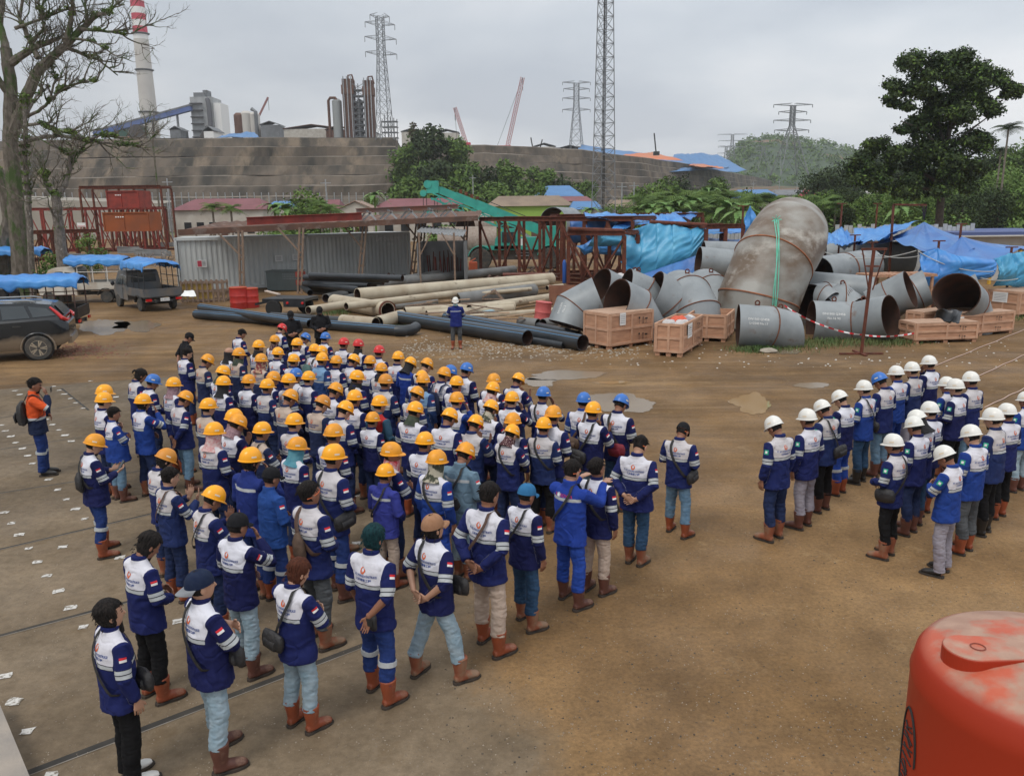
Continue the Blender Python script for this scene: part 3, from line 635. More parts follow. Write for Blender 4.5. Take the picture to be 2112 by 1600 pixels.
mb=MB();mb.path([(w*.38,-8.2,0),(w*.38,-8.2,h*.9),(w*.30,-7,h*.97)],1.1,10);mb.build('duct',mat('dark_duct',(.09,.09,.10)),t,True)
mb=MB();mb.box((-w*.1,-1,h*1.02),(w*.5,10,3));mb.box((w*.12,-1,h*1.06),(w*.2,6,3));mb.build('roof_plant',GST,t)
t=thing('conveyor','long inclined blue-sided conveyor running from the chimney foot to the boiler house','conveyor',(0,0,0));mb=MB()
A,B=P3(195,278,428),P3(395,224,428);mb.beam(A,B,3,2.2);mb.build('gallery',mat('conveyor_blue',(.06,.12,.36),(.12,.16,.3),.6,0,.1),t)
mb=MB();mb.beam(A+Vector((0,0,1.6)),B+Vector((0,0,1.6)),3.2,.8);mb.build('roof',GST,t)
[MB().beam(A.lerp(B,s),Vector((A.lerp(B,s).x,428,ZP)),.9).build('trestle',GST,t) for s in (.1,.35,.6,.85)]
for x0,x1,y,d,lab in ((232,330,258,400,'dark coal heap beside the chimney foot'),(378,485,262,380,'dark coal heap in front of the boiler house'),(455,520,276,385,'low dark spoil heap behind the blue sheeting')):
    a,c=P3(x0,y,d),P3(x1,y,d);t=MB();hh=a.z-ZP;rr=(c.x-a.x)/2
    t.grid(lambda u,v:Vector(((a.x+c.x)/2+rr*(1-v)*math.cos(6.283*u),d+rr*(1-v)*math.sin(6.283*u),ZP+hh*min(1,v*1.15)**.9+.5*noise.noise((u*9,v*5,d)))),28,8);tag(t.build('coal_heap',mat('coal',(.035,.03,.028),(.06,.05,.045),.95,0,.3),None,True),lab,'heap')
t,w,h=block('green_shed','dark green shed left of the chimney foot',232,292,262,440,12,mat('green_cladding',(.03,.10,.07),rough=.7));mb=MB();mb.prism([(-w/2-.5,-6.6),(w/2+.5,-6.6),(w/2+.5,6.6),(-w/2-.5,6.6)],h,h+.8);mb.build('roof',GST,t)
# silos
t=thing('silo_battery','squat grey silos with curved pipes and a short crane behind','silo',(P3(508,270,400).x,400,ZP))
for k,(x,y,rr) in enumerate(((492,238,2.3),(506,234,2.6),(522,236,2.6))):
    p=P3(x,y,400);mb=MB();mb.lathe([(rr,0),(rr,p.z-ZP),(rr*.6,p.z-ZP+1)],14,c=(p.x-t.location.x,k*.8,0));mb.build('silo',[BRN,CONC,CONC][k],t,True)
mb=MB();px_=P3(529,240,398);mb.path([(px_.x-t.location.x,-3,0),(px_.x-t.location.x,-3,px_.z-ZP+2),(px_.x-t.location.x-2,-2,px_.z-ZP+3.2)],.9,8);mb.build('pipe',GST,t,True)
t=thing('small_crane','small crane with slanted boom beside the silos','crane',(P3(534,268,405).x,405,ZP));mb=MB();A,B=P3(534,240,405)-t.location,P3(553,201,405)-t.location;mb.beam(A,B,.8);mb.build('boom',mat('faded_red_steel',(.28,.13,.12)),t);mb=MB();mb.box((0,0,3.5),(3,3,7));mb.build('cab',GST,t);mb=MB();mb.beam(B,B-Vector((0,0,6)),.15);mb.build('hook_rope',DARK(),t)
# low plant buildings along the crest
for x0,x1,y,d,m,lab in ((537,575,258,395,GST,'low steel-framed shed right of the silos'),(585,700,266,350,WALLW,'long low shed with rusty red roof on the crest'),(672,722,268,345,BRN,'red-brown shed at the foot of the distillation towers'),(745,778,276,345,FWH,'white shed left of the near pylon foot'),(420,440,271,300,FWH,'tiny white hut on the crest'),
                             (828,870,272,420,WALLW,'pale flat building behind the highest tree'),(895,945,274,420,WALLW,'pale building right of the highest tree'),(1100,1145,303,400,WALLW,'low pale plant building far along the crest'),(1150,1200,307,420,GST,'low grey plant building left of the far pylon'),(350,372,268,420,GST,'small grey plant building beside the coal heap')):
    t,w,h=block('plant_shed',lab,x0,x1,y,d,10,m,zb=ZP);mb=MB();n_=max(2,int(w/4))
    mb.prism([(-w/2-.4,0),(0,1.6),(w/2+.4,0),(w/2+.4,.3),(0,1.9),(-w/2-.4,.3)],-5.4,5.4,M=Matrix.Translation((0,0,h))@Matrix.Rotation(R(90),4,'X'));mb.build('roof',BRN if 'red' in lab else GST,t)
    mb=MB();[mb.box((-w/2+(k+.5)*w/n_,-5.03,h*.5),(w/n_*.4,.06,h*.3)) for k in range(n_)];mb.build('windows',DWIN,t)
# distillation towers
t=thing('distillation_plant','pair of tall brown towers with open steel frame and grey vessel','plant',(P3(738,280,330).x,330,ZP));ox=t.location.x
def pz(x,y,d=330):p=P3(x,y,d);return p.x-ox,p.z-ZP
for x0,x1,y in ((707,729,165),(750,769,168)):
    (a,h),(c,_)=pz(x0,y),pz(x1,y);mb=MB();mb.box(((a+c)/2,0,h/2),(c-a,5,h));mb.box(((a+c)/2,0,h*.86),((c-a)*1.15,5.6,h*.12));mb.build('tower',BRN,t)
    for s in (.15,.5,.85):mb=MB();mb.tube((a+(c-a)*s,-2.9,0),(a+(c-a)*s,-2.9,h*1.03),.22,n=6);mb.build('riser_pipe',GALV(),t,True)
    mb=MB();mb.path([((a+c)/2,0,h),((a+c)/2,0,h+1.6),((a+c)/2+1.5,0,h+1.8),((a+c)/2+2.2,0,h-1)],.35,6);mb.build('vent_pipe',BRN,t,True)
(a,h),(c,_)=pz(729,175),pz(751,175);mb=MB()
for k in range(12):z=h*k/12;mb.box(((a+c)/2,0,z),(c-a,4.6,.35));mb.beam((a,-2.4,z),(c,-2.4,z+h/12),.18);mb.beam((c,-2.4,z),(a,-2.4,z+h/12),.18)
for x in (a,(a+c)/2,c):mb.beam((x,-2.4,0),(x,-2.4,h),.3)
mb.build('steel_frame',GST,t);(a,h),(c,_)=pz(733,210),pz(747,210);mb=MB();mb.lathe([(1.4,0),(1.4,h),(.5,h+1)],12,c=((a+c)/2,1,0));mb.build('column',GST,t,True)
(a,h),(c,_)=pz(685,209),pz(704,209);mb=MB();mb.lathe([(1.9,0),(1.9,h),(.9,h+.8)],16,c=((a+c)/2,0,0));mb.build('vessel',mat('pale_vessel',(.34,.36,.35),(.27,.28,.28)),t,True)
mb=MB();(a,h),(c,_)=pz(678,203),pz(697,200);mb.path([(a,-1,0),(a,-1,h-1),(a+.8,-1,h),(c-1,-1,h),(c,-1,h-1.5)],.55,8);mb.build('bypass_pipe',BRN,t,True)
(a,h),(c,_)=pz(786,250),pz(818,250);mb=MB()
for k in range(7):mb.box(((a+c)/2,3,h*k/6),(c-a,4,.3))
for x in np.linspace(a,c,6):mb.beam((x,1,0),(x,1,h+(x*7%3)),.3)
mb.build('pipe_rack',GST,t)
rq=random.Random(12)
for x,w_,h_,d,lab in ((345,8,5,400,'cluster of thin masts and pipework right of the chimney'),(445,12,7,405,'steel pipework between boiler house and silos'),(560,14,8,395,'open steel frame with tanks right of the short crane'),(612,16,6,380,'low pipework behind the rusty red roof shed'),(800,9,10,380,'slender columns and ladders right of the near pylon'),(1010,14,5,380,'low rig and tanks between the two red cranes'),(1085,10,6,390,'thin masts right of the taller red crane'),(1225,12,4,420,'low pipework behind the lattice mast')):
    p=P3(x,300,d);t=thing('pipework',lab,'pipework',(p.x,d,ZP));mb=MB()
    for k in range(9):u=(k/8-.5)*w_;mb.beam((u,0,0),(u,0,h_*rq.uniform(.5,1.1)),.22)
    for z in (.35,.7,1):mb.beam((-w_/2,0,h_*z),(w_/2,0,h_*z*rq.uniform(.8,1)),.2)
    for k in range(8):u=(k/8-.5)*w_;mb.beam((u,.1,h_*.35),(u+w_/8,.1,h_*.7),.12)
    mb.build('steelwork',GST,t)
    for k in range(3):u=rq.uniform(-.4,.4)*w_;mb=MB();mb.lathe([(1.1,0),(1.1,h_*rq.uniform(.4,.9)),(.5,h_*.92)],10,c=(u,1.5,0));mb.build('tank',[CONC,GST,BRN][k],t,True)
# pylons
def pylon(name,label,x,ytop,ybase,d,wb,wt,arms,rot=0.0,aw=.0,fine=1,ladder=False,group=None,zb=None,sec=9):
    T,Bp=P3(x,ytop,d),P3(x,ybase,d);zb=Bp.z if zb is None else zb;H=T.z-zb;t=thing(name,label,'pylon',(T.x,d,zb),rot,group);mb=MB();th=H*.004*fine
    def wd(z):s=z/H;return wb+(wt-wb)*min(1,s/.72) if arms else wb+(wt-wb)*s
    z=0;zs=[0]
    while z<H:z+=max(wd(z)*.95,H/40);zs.append(min(z,H))
    for i in range(len(zs)-1):
        a,c=wd(zs[i])/2,wd(zs[i+1])/2;z0,z1=zs[i],zs[i+1];Q=[(-a,-a),(a,-a),(a,a),(-a,a)];S=[(-c,-c),(c,-c),(c,c),(-c,c)]
        for k in range(4):
            k2=(k+1)%4;mb.beam((*Q[k],z0),(*S[k],z1),th*1.8);mb.beam((*Q[k],z0),(*S[k2],z1),th);mb.beam((*Q[k2],z0),(*S[k],z1),th);mb.beam((*S[k],z1),(*S[k2],z1),th)
    mb.build('lattice_mast',PYL,t)
    for s,L_ in arms:
        z=H*s;mb=MB();w=wd(z)/2
        for sg in (1,-1):
            for q in (w,-w):mb.beam((sg*w,q,z),(sg*L_,0,z+H*.012),th*1.3);mb.beam((sg*w,q,z+H*.03),(sg*L_,0,z+H*.014),th)
            mb.beam((sg*L_,0,z+H*.012),(sg*L_,0,z-H*.03),th*1.6)
            mb.beam((sg*L_*.6,0,z+H*.02),(sg*L_*.6,0,z-H*.002),th)
        mb.build('cross_arm',PYL,t)
    return t
pylon('transmission_pylon','tall near pylon beside the distillation towers',783,35,290,255,4.4,2.0,((.70,4.9),(.82,4.9),(.935,4.6),(.995,3.0)),R(28),fine=.65)
pylon('transmission_pylon','mid-distance pylon standing on the crest left of the mast',1189,172,318,420,6.8,2.4,((.62,7),(.78,7),(.91,6.5),(1.0,7)),R(5),fine=1.0)
pylon('transmission_pylon','large pylon in front of the wooded hill',1636,218,362,380,13,1.8,((.64,8),(.78,8.6),(.90,6.5),(1.0,9)),R(4),fine=1.4)
pylon('transmission_pylon','pylon on the horizon left of the wooded hill',1511,278,330,800,6,2.2,((.5,13),(.75,13),(1.0,14)),0,fine=1.6)
pylon('transmission_pylon','smallest far pylon just left of the horizon pylon',1498,302,338,900,5,2.2,((.6,9),(1.0,9)),0,fine=2)
pylon('transmission_pylon','faint pylon halfway up the wooded hill slope',1575,302,352,560,9,1.8,((.6,6),(.8,6),(1.0,6)),0,fine=1.6)
# telecom mast
Gm=gz(1242,512);d=Gm.y;t=thing('lattice_mast','tall slim lattice mast rising out of the frame by the tarpaulins','mast',Gm);mb=MB();H=46;n=34
def mw(z):return 1.15*(1-z/H)**1.0*1.05+.42
for i in range(n):
    z0,z1=H*i/n,H*(i+1)/n;tri=[(math.cos(a),math.sin(a)) for a in (R(-30),R(90),R(210))];Q=[(x*mw(z0),y*mw(z0),z0) for x,y in tri];S=[(x*mw(z1),y*mw(z1),z1) for x,y in tri]
    for k in range(3):k2=(k+1)%3;mb.beam(Q[k],S[k],.09);mb.beam(Q[k],S[k2],.04);mb.beam(Q[k2],S[k],.04);mb.beam(S[k],S[k2],.045)
mb.build('lattice',PYL,t)
mb=MB();mb.tube((.0,.05,0),(.0,.05,H),.06,n=6);mb.tube((.14,.0,0),(.14,0,H),.05,n=6);[mb.beam((-.12,0,.4*k),(.12,0,.4*k),.03) for k in range(int(H/.4))];mb.build('cable_ladder',DARK(),t)
# red lattice cranes on the crest
def lattice_crane(label,base,tip,d,w):
    A,B=P3(*base,d),P3(*tip,d);t=thing('lattice_crane',label,'crane',(A.x,d,ZP));A,B=A-t.location,B-t.location;mb=MB();n=22;ax=(B-A).normalized();s=Vector((ax.z,0,-ax.x))*w/2;y=Vector((0,w/2,0))
    for i in range(n):
        a,c=A.lerp(B,i/n),A.lerp(B,(i+1)/n)
        for u in (s,-s):mb.beam(a+u,c+u,w*.16)
        mb.beam(a+s,c-s,w*.1);mb.beam(a-s,c+s,w*.1);mb.beam(a+y,c+y,w*.12)
    mb.build('boom',mat('pale_red_crane',(.45,.14,.14),(.42,.2,.19),.7,0,.1),t);mb=MB();mb.box((-2,0,A.z-.5),(7,4,3));mb.box((-2,0,A.z-2.6),(6,4.4,1.4));mb.build('cab',FRED,t)
    mb=MB();mb.beam(B,B-Vector((0,0,5)),.18);mb.beam(A+Vector((-4,0,1)),B,.12);mb.build('ropes',DARK(),t)
lattice_crane('pale red lattice crane leaning left over the crest',(963,300),(938,222),340,1.3)
lattice_crane('taller pale red lattice crane leaning right over the crest',(1046,306),(1078,160),340,1.5)
for x,y,dx,lab in ((1096,284,-6,'short dark crane boom leaning left on the crest'),(1117,288,8,'short dark crane boom leaning right on the crest'),(1350,275,-4,'thin post on the crest above the blue sheeting')):
    p,q=P3(x-dx,307,360),P3(x+dx*.2,y,360);mb=MB();mb.beam(p-Vector((0,0,p.z-ZP)),q,.5);mb.box((p.x,360,ZP+.8),(2.4,2.4,1.6));tag(mb.build('site_boom',DARK()),lab,'crane')
# long grey plant roof and coloured sheeting on the far crest
mb=MB();A,B=P3(1170,306,430),P3(1480,322,640);A.z=B.z=A.z
mb.beam(A,B,14,1.2);[mb.beam(A.lerp(B,k/14)-Vector((0,0,3.2)),A.lerp(B,k/14),.5) for k in range(15)];tag(mb.build('pipe_gallery',mat('gallery_brown',(.20,.16,.14),(.27,.24,.22),.8,0,.1)),'long brown raised pipe gallery along the far crest','pipe gallery')
def sheet(label,pts,m,nu=26,nv=14,amp=.5,cat='sheeting',name='tarpaulin'):
    """draped cloth over four corner points (a,b front edge; c,d back edge) with folds and two faces"""
    a,b,c,d=[Vector(p) for p in pts];mb=MB();sd=a.x*1.3+a.y
    def f(u,v):
        p=a.lerp(b,u).lerp(d.lerp(c,u),v);e=math.sin(math.pi*u)*.6+.4
        return p+Vector((0,0,amp*(.8*noise.noise((u*3+sd,v*2,sd))+.25*(1-2*abs(noise.noise((u*9+sd,v*3+u*3,3)))))-amp*.8*math.sin(math.pi*u)*math.sin(math.pi*v)))
    mb.grid(f,nu,nv);o=mb.build(name,m,None,True);md=o.modifiers.new('s','SOLIDIFY');md.thickness=.006*max(1,amp);return tag(o,label,cat)
OT=mat('orange_sheet',(.62,.16,.05),(.5,.2,.1),.6,0,.1)
def crestp(x,y,d):return P3(x,y,d)
sheet('long blue sheeting draped over the far right crest',[crestp(1180,318,345),crestp(1500,348,470),crestp(1520,345,520),crestp(1200,300,420)],BRF,amp=2)
sheet('blue sheeting spilling down to the right end of the crest',[crestp(1380,352,400),crestp(1540,356,470),crestp(1480,320,520),crestp(1390,318,470)],BRF,amp=2)
sheet('orange sheeting patch on the far right crest',[crestp(1275,328,380),crestp(1410,332,420),crestp(1350,316,440),crestp(1290,318,420)],OT,amp=1)
sheet('small orange patch at the right end of the blue sheeting',[crestp(1420,342,410),crestp(1495,348,440),crestp(1480,343,450),crestp(1430,338,450)],OT,amp=1)
sheet('bright blue sheeting on the crest below the silos',[P3(445,284,262),P3(535,284,262),P3(525,273,285),P3(470,276,285)],BRF,amp=.8)
sheet('orange sheeting by the coal heap',[P3(246,292,262),P3(272,288,262),P3(268,284,275),P3(252,286,275)],OT,amp=.5)
# village houses
def house(label,x0,x1,yeave,yridge,d,depth,roof,wall,rz=0.0,hip=.3,gable=False,wins=4,group='village houses below the terraces',cat='house'):
    a,c=P3(x0,yeave,d),P3(x1,yeave,d);r_=P3((x0+x1)/2,yridge,d+depth/2);w=c.x-a.x;h=(a.z+c.z)/2;rh=max(.6,r_.z-h)
    t=thing('village_house',label,cat,((a.x+c.x)/2,d+depth/2,0),rz,group);mb=MB();mb.box((0,0,h/2),(w*.94,depth*.92,h))
    if gable:mb.add([(-w*.47,-depth*.46,h),(w*.47,-depth*.46,h),(0,-depth*.46,h+rh*.92)],[(0,1,2)])
    mb.build('wall',wall,t);mb=MB()
    if gable:E=[(-w/2,-depth/2,h),(0,-depth/2,h+rh),(w/2,-depth/2,h)];F=[(p[0],depth/2,p[2]) for p in E];V=E+F;V2=[(p[0],p[1],p[2]+.12) for p in V];mb.add(V+V2,[(6,7,10,9),(7,8,11,10),(0,3,4,1),(1,4,5,2),(0,1,7,6),(1,2,8,7),(0,6,9,3),(2,5,11,8)])
    else:
        V=[(-w/2,-depth/2,h),(w/2,-depth/2,h),(w/2,depth/2,h),(-w/2,depth/2,h),(-w/2+w*hip*.5,0,h+rh),(w/2-w*hip*.5,0,h+rh)]
        mb.add(V,[(0,1,5,4),(1,2,5),(2,3,4,5),(3,0,4),(0,3,2,1)])
    mb.build('roof',roof,t)
    for k in range(wins):
        mb=MB();x=-w*.4+w*.8*(k+.5)/wins;mb.box((x,-depth*.46-.03,h*.5),(min(1.2,w/wins*.45),.08,h*.32));mb.build('window',DWIN,t)
    mb=MB();mb.box((w*.05,-depth*.46-.03,h*.33),(.9,.07,h*.62));mb.build('door',BRN,t);return t
house('long maroon-roofed house behind the rusty frames',350,545,433,410,112,9,MRD,WALLW,wins=6)
house('small blue-roofed house beside the rounded tree',547,595,428,415,118,6,BRF,WALLW,gable=False)
house('maroon and rust striped roof house right of the rounded tree',652,700,430,412,116,6,MRD,WALLW)
house('pale gabled house with streaked tin roof',695,770,432,416,112,6,mat('streaked_tin',(.36,.28,.22),(.24,.13,.09),.7,0,3,stretch=(4,1,1)),WALLW,gable=True,wins=2)
house('long maroon-roofed house left of the teal crane boom',758,1010,433,409,118,9,MRD,WALLW,wins=6)
house('long tan-roofed house with small gables behind the teal boom',1000,1185,425,404,122,10,TANR,GREENW,wins=6)
house('house with bright blue gable roof above the tan one',1102,1205,405,383,150,12,BRF,WALLW,gable=False,hip=.5,wins=2)
house('small maroon roof house beside the blue gable roof',1150,1225,415,405,140,8,MRD,WALLW)
house('blue-roofed shelter by the mast foot',1175,1245,432,415,118,7,BRF,WALLW)
house('brown-roofed house right of the mast',1255,1320,428,412,124,8,TANR,WALLW)
house('white house with blue roof over the banana grove',1522,1612,408,391,190,12,BRF,WALLW,wins=3)
house('long grey-roofed building right of the blue-roofed white house',1600,1690,402,391,210,12,GST,WALLW)
house('red-roofed house above the woodland',1665,1705,410,391,180,8,FRED,WALLW,wins=2)
house('pale roof glimpsed between the trees behind the great tree',1790,1850,400,392,170,8,FWH,WALLW)
# posts, fence, road along the terrace foot
mb=MB();A_=P3(-100,415,150);tg_=[]
t=thing('site_fence','long wire fence with grey posts along the foot of the terraces','fence',(0,0,0))
for k in range(64):
    x=-60+k*15;d=205;p=P3(x,412,d);mb.tube((p.x,d,0),(p.x,d,P3(x,397,d).z),.12,n=5)
mb.build('post',GALV(),t);mb=MB();[mb.beam((P3(-60,405,205).x,205,z),(P3(885,405,205).x,205,z),.05) for z in (3.5,5.0,6.4,7.6)];mb.build('wire',GALV(),t)
mb=MB();a,c=P3(-200,402,150),P3(345,420,150);mb.add([(a.x,152,a.z),(c.x,148,c.z),(c.x,154,c.z+.5),(a.x,158,a.z+.5),(a.x,151,0),(c.x,147,0)],[(0,1,2,3),(4,5,1,0)]);tag(mb.build('embankment_road',mat('pale_road',(.33,.30,.26),(.27,.25,.2),.9,0,.3)),kind='structure')
for x,y,y2,d,lab in ((344,368,430,112,'thin pale pole left of the maroon roof'),(671,370,432,112,'thin pale pole right of the rounded tree'),(975,362,400,160,'utility pole under the crane boom end'),(1283,378,430,120,'pale pole right of the mast'),(1308,376,430,122,'second pale pole right of the mast'),(1554,375,395,230,'left pole on the bare hillock'),(1608,372,393,235,'middle pole on the bare hillock'),(1644,374,392,240,'right pole on the bare hillock')):
    p=P3(x,y,d);mb=MB();mb.tube((p.x,d,0),(p.x,d,p.z),.12,.08,n=6);mb.beam((p.x-.7,d,p.z-.5),(p.x+.7,d,p.z-.5),.1);tag(mb.build('utility_pole',GALV()),lab,'pole')
# ================================================================== PEOPLE
def remesh(mb,voxel,it=2):
    me=mb.mesh('tmp');o=bpy.data.objects.new('tmp',me);COL.objects.link(o)
    md=o.modifiers.new('r','REMESH');md.mode='VOXEL';md.voxel_size=voxel
    dg=bpy.context.evaluated_depsgraph_get();ev=o.evaluated_get(dg);m2=ev.to_mesh()
    nv=len(m2.vertices);V=np.empty(nv*3);m2.vertices.foreach_get('co',V);V=V.reshape(-1,3)
    nf=len(m2.polygons);lt=np.empty(nf,np.int32);m2.polygons.foreach_get('loop_total',lt)
    F=np.empty(len(m2.loops),np.int32);m2.loops.foreach_get('vertex_index',F);F=F.reshape(-1,4)
    E=np.empty(len(m2.edges)*2,np.int32);m2.edges.foreach_get('vertices',E);E=E.reshape(-1,2)
    ev.to_mesh_clear();bpy.data.objects.remove(o);bpy.data.meshes.remove(me)
    deg=np.bincount(E.ravel(),minlength=nv)[:,None]
    for _ in range(it):
        S=np.zeros_like(V)
        for k in range(3):
            S[:,k]=np.bincount(E[:,0],V[E[:,1],k],nv)+np.bincount(E[:,1],V[E[:,0],k],nv)
        V=V*0.4+0.6*S/deg
    return V,F
def wrinkle(V,F,amp,sc,seed,wfun=None,legs=False):
    N=np.zeros_like(V);a,b,c=V[F[:,0]],V[F[:,1]],V[F[:,2]]
    n=np.cross(b-a,c-a)
    for k in range(4):
        for j in range(3):N[:,j]+=np.bincount(F[:,k],n[:,j],len(V))
    N /= np.linalg.norm(N,axis=1)[:,None]+1e-12
    d=np.empty(len(V))
    for i,p in enumerate(V):
        q=(p[0]*sc+seed,p[1]*sc,p[2]*sc*(1.6 if legs else .8)+seed)
        w=1-abs(noise.noise(q))*2.4;w2=1-abs(noise.noise((q[0]*1.1+q[2]*.9,q[1]*1.1,q[2]*1.9-q[0]*.6)))*2.6
        n3=abs(noise.noise((q[0]*.8+q[2]*.7+7,q[1]*.8,q[2]*1.3-q[0]*.5)))
        d[i]=noise.noise((q[0]*.4,q[1]*.4,q[2]*.4))*1.0+w*.4+w2*.4-.4-1.0*max(0,1-n3/.10)**1.3*.5
    if wfun is not None:d=d*wfun(V)
    return V+N*(d*amp)[:,None]
def from_arr(name,V,F,mats,mi=None,smooth=True):
    me=bpy.data.meshes.new(name);me.vertices.add(len(V));me.vertices.foreach_set('co',V.astype(np.float32).ravel())
    me.loops.add(F.size);me.loops.foreach_set('vertex_index',F.ravel().astype(np.int32))
    me.polygons.add(len(F));me.polygons.foreach_set('loop_start',np.arange(0,F.size,4,dtype=np.int32))
    for m in mats:me.materials.append(m)
    if mi is not None:me.polygons.foreach_set('material_index',mi.astype(np.int32))
    me.polygons.foreach_set('use_smooth',np.ones(len(F),dtype=bool));me.update(calc_edges=True)
    return me

def jacket_mat(name,base,yoke=(0.66,0.65,0.70),plain=False,dirt=0.25,band=True,shoulder=False,front=False,hivis=False):
    m=bpy.data.materials.new(name);m.use_nodes=True;N,L=m.node_tree.nodes,m.node_tree.links
    b=N['Principled BSDF'];b.inputs['Roughness'].default_value=0.85;b.inputs['Specular IOR Level'].default_value=0.25
    t=N.new('ShaderNodeTexCoord');s=N.new('ShaderNodeSeparateXYZ');L.new(t.outputs['Object'],s.inputs[0])
    at=N.new('ShaderNodeAttribute');at.attribute_name='S';S=at.outputs['Fac']
    nt=N.new('ShaderNodeTexNoise');nt.inputs['Scale'].default_value=7;nt.inputs['Detail'].default_value=5;L.new(t.outputs['Object'],nt.inputs['Vector'])
    def mth(op,a,c=None):
        q=N.new('ShaderNodeMath');q.operation=op
        for i,v in enumerate((a,c)):
            if v is None:continue
            if isinstance(v,(int,float)):q.inputs[i].default_value=v
            else:L.new(v,q.inputs[i])
        return q.outputs[0]
    def rng_(v,a,c):return mth('MULTIPLY',mth('GREATER_THAN',v,a),mth('LESS_THAN',v,c))
    def mixc(f,a,col):
        x=N.new('ShaderNodeMixRGB');L.new(f,x.inputs[0])
        if isinstance(a,tuple):x.inputs[1].default_value=(*a,1)
        else:L.new(a,x.inputs[1])
        if isinstance(col,tuple):x.inputs[2].default_value=(*col,1)
        else:L.new(col,x.inputs[2])
        return x.outputs[0]
    z=mth('ADD',s.outputs[2],mth('MULTIPLY',mth('SUBTRACT',nt.outputs['Fac'],0.5),0.02))
    ax_=mth('ABSOLUTE',s.outputs[0]);body=mth('MULTIPLY',mth('LESS_THAN',ax_,mth('ADD',mth('MULTIPLY',s.outputs[2],0.20),-0.075)),mth('LESS_THAN',S,0.27));strp=mth('MULTIPLY',mth('LESS_THAN',ax_,0.160),mth('LESS_THAN',S,0.27));back=mth('LESS_THAN',s.outputs[1],0.05)
    var=N.new('ShaderNodeValToRGB');L.new(nt.outputs['Fac'],var.inputs[0])
    var.color_ramp.elements[0].position=0.3;var.color_ramp.elements[1].position=0.75
    var.color_ramp.elements[0].color=(*base,1);var.color_ramp.elements[1].color=(*[min(1,c*1.35+0.004) for c in base],1)
    col=var.outputs[0]
    GR,DK=(0.44,0.46,0.47),(0.015,0.015,0.025)
    if not plain:
        yk=mixc(mth('MULTIPLY',mth('GREATER_THAN',nt.outputs['Fac'],0.56),dirt),yoke,tuple(c*0.72 for c in yoke))
        if front:
            f=mth('MULTIPLY',body,rng_(z,1.24,1.262))
            col=mixc(f,col,GR)
        else:
            col=mixc(mth('MULTIPLY',mth('MULTIPLY',body,back),rng_(z,1.187,1.437)),col,yk)
            col=mixc(mth('MULTIPLY',strp,rng_(z,1.145,1.187)),col,DK)
            col=mixc(mth('MULTIPLY',strp,rng_(z,1.150,1.180)),col,GR)
    if shoulder:
        col=mixc(mth('MULTIPLY',body,rng_(z,1.26,1.295)),col,GR)
    if hivis:
        NV=(.010,.018,.05);col=mixc(mth('GREATER_THAN',S,.26),col,NV);col=mixc(mth('MULTIPLY',mth('LESS_THAN',z,.99),mth('LESS_THAN',S,.004)),col,NV);col=mixc(mth('MULTIPLY',rng_(z,.99,1.03),mth('LESS_THAN',S,.004)),col,GR);col=mixc(rng_(S,.22,.26),col,GR)
    if band:
        col=mixc(rng_(S,0.164,0.242),col,DK)
        col=mixc(mth('ADD',rng_(S,0.168,0.199),rng_(S,0.207,0.238)),col,GR)
    L.new(col,b.inputs['Base Color'])
    nb=N.new('ShaderNodeTexNoise');nb.inputs['Scale'].default_value=16;nb.inputs['Detail'].default_value=6;L.new(t.outputs['Object'],nb.inputs['Vector'])
    bp=N.new('ShaderNodeBump');bp.inputs['Strength'].default_value=0.35;bp.inputs['Distance'].default_value=0.025
    L.new(nb.outputs['Fac'],bp.inputs['Height']);L.new(bp.outputs[0],b.inputs['Normal'])
    return m
JM={'Na':jacket_mat('navy_jacket_grubby_yoke',(0.008,0.015,0.085),(0.58,0.55,0.56),dirt=0.5),'Nb':jacket_mat('dark_navy_jacket',(0.006,0.009,0.06),(0.70,0.70,0.76),dirt=0.15),
      'N':jacket_mat('navy_white_jacket',(0.007,0.012,0.078)),
      'N2':jacket_mat('faded_navy_jacket',(0.010,0.021,0.085),(0.52,0.49,0.49),dirt=0.5),
      'D':jacket_mat('dull_navy_jacket',(0.014,0.023,0.07),(0.50,0.40,0.33),dirt=0.6),
      'Ry':jacket_mat('royal_blue_jacket',(0.010,0.038,0.20)),
      'C':jacket_mat('royal_coverall',(0.012,0.04,0.25),plain=True,shoulder=True,band=False),
      'Cn':jacket_mat('navy_coverall',(0.012,0.026,0.15),plain=True,shoulder=True,band=False),
      'V':jacket_mat('violet_blue_shirt',(0.032,0.04,0.23),plain=True,shoulder=True,band=False),
      'P':jacket_mat('plain_blue_shirt',(0.014,0.055,0.22),plain=True,band=False),
      'L':jacket_mat('light_blue_yoke_jacket',(0.02,0.05,0.16),(0.20,0.34,0.52),dirt=0.2),
      'G':jacket_mat('washed_grey_denim',(0.12,0.19,0.25),plain=True,band=False,shoulder=True),
      'K':jacket_mat('black_uniform',(0.008,0.008,0.010),plain=True,band=False),
      'O':jacket_mat('orange_shirt',(0.62,0.085,0.02),plain=True,band=False,hivis=True),
      'F':jacket_mat('navy_front_stripe_jacket',(0.011,0.02,0.135),front=True),
      'X':jacket_mat('red_teal_jacket',(0.03,0.08,0.13),(0.45,0.03,0.03),dirt=0.2,band=False)}
def cloth(n,a,b2=None):return mat(n,a,b2 or tuple(min(1,c*1.5+.005) for c in a),0.9,0,7,0.25,18,spec=0.2)
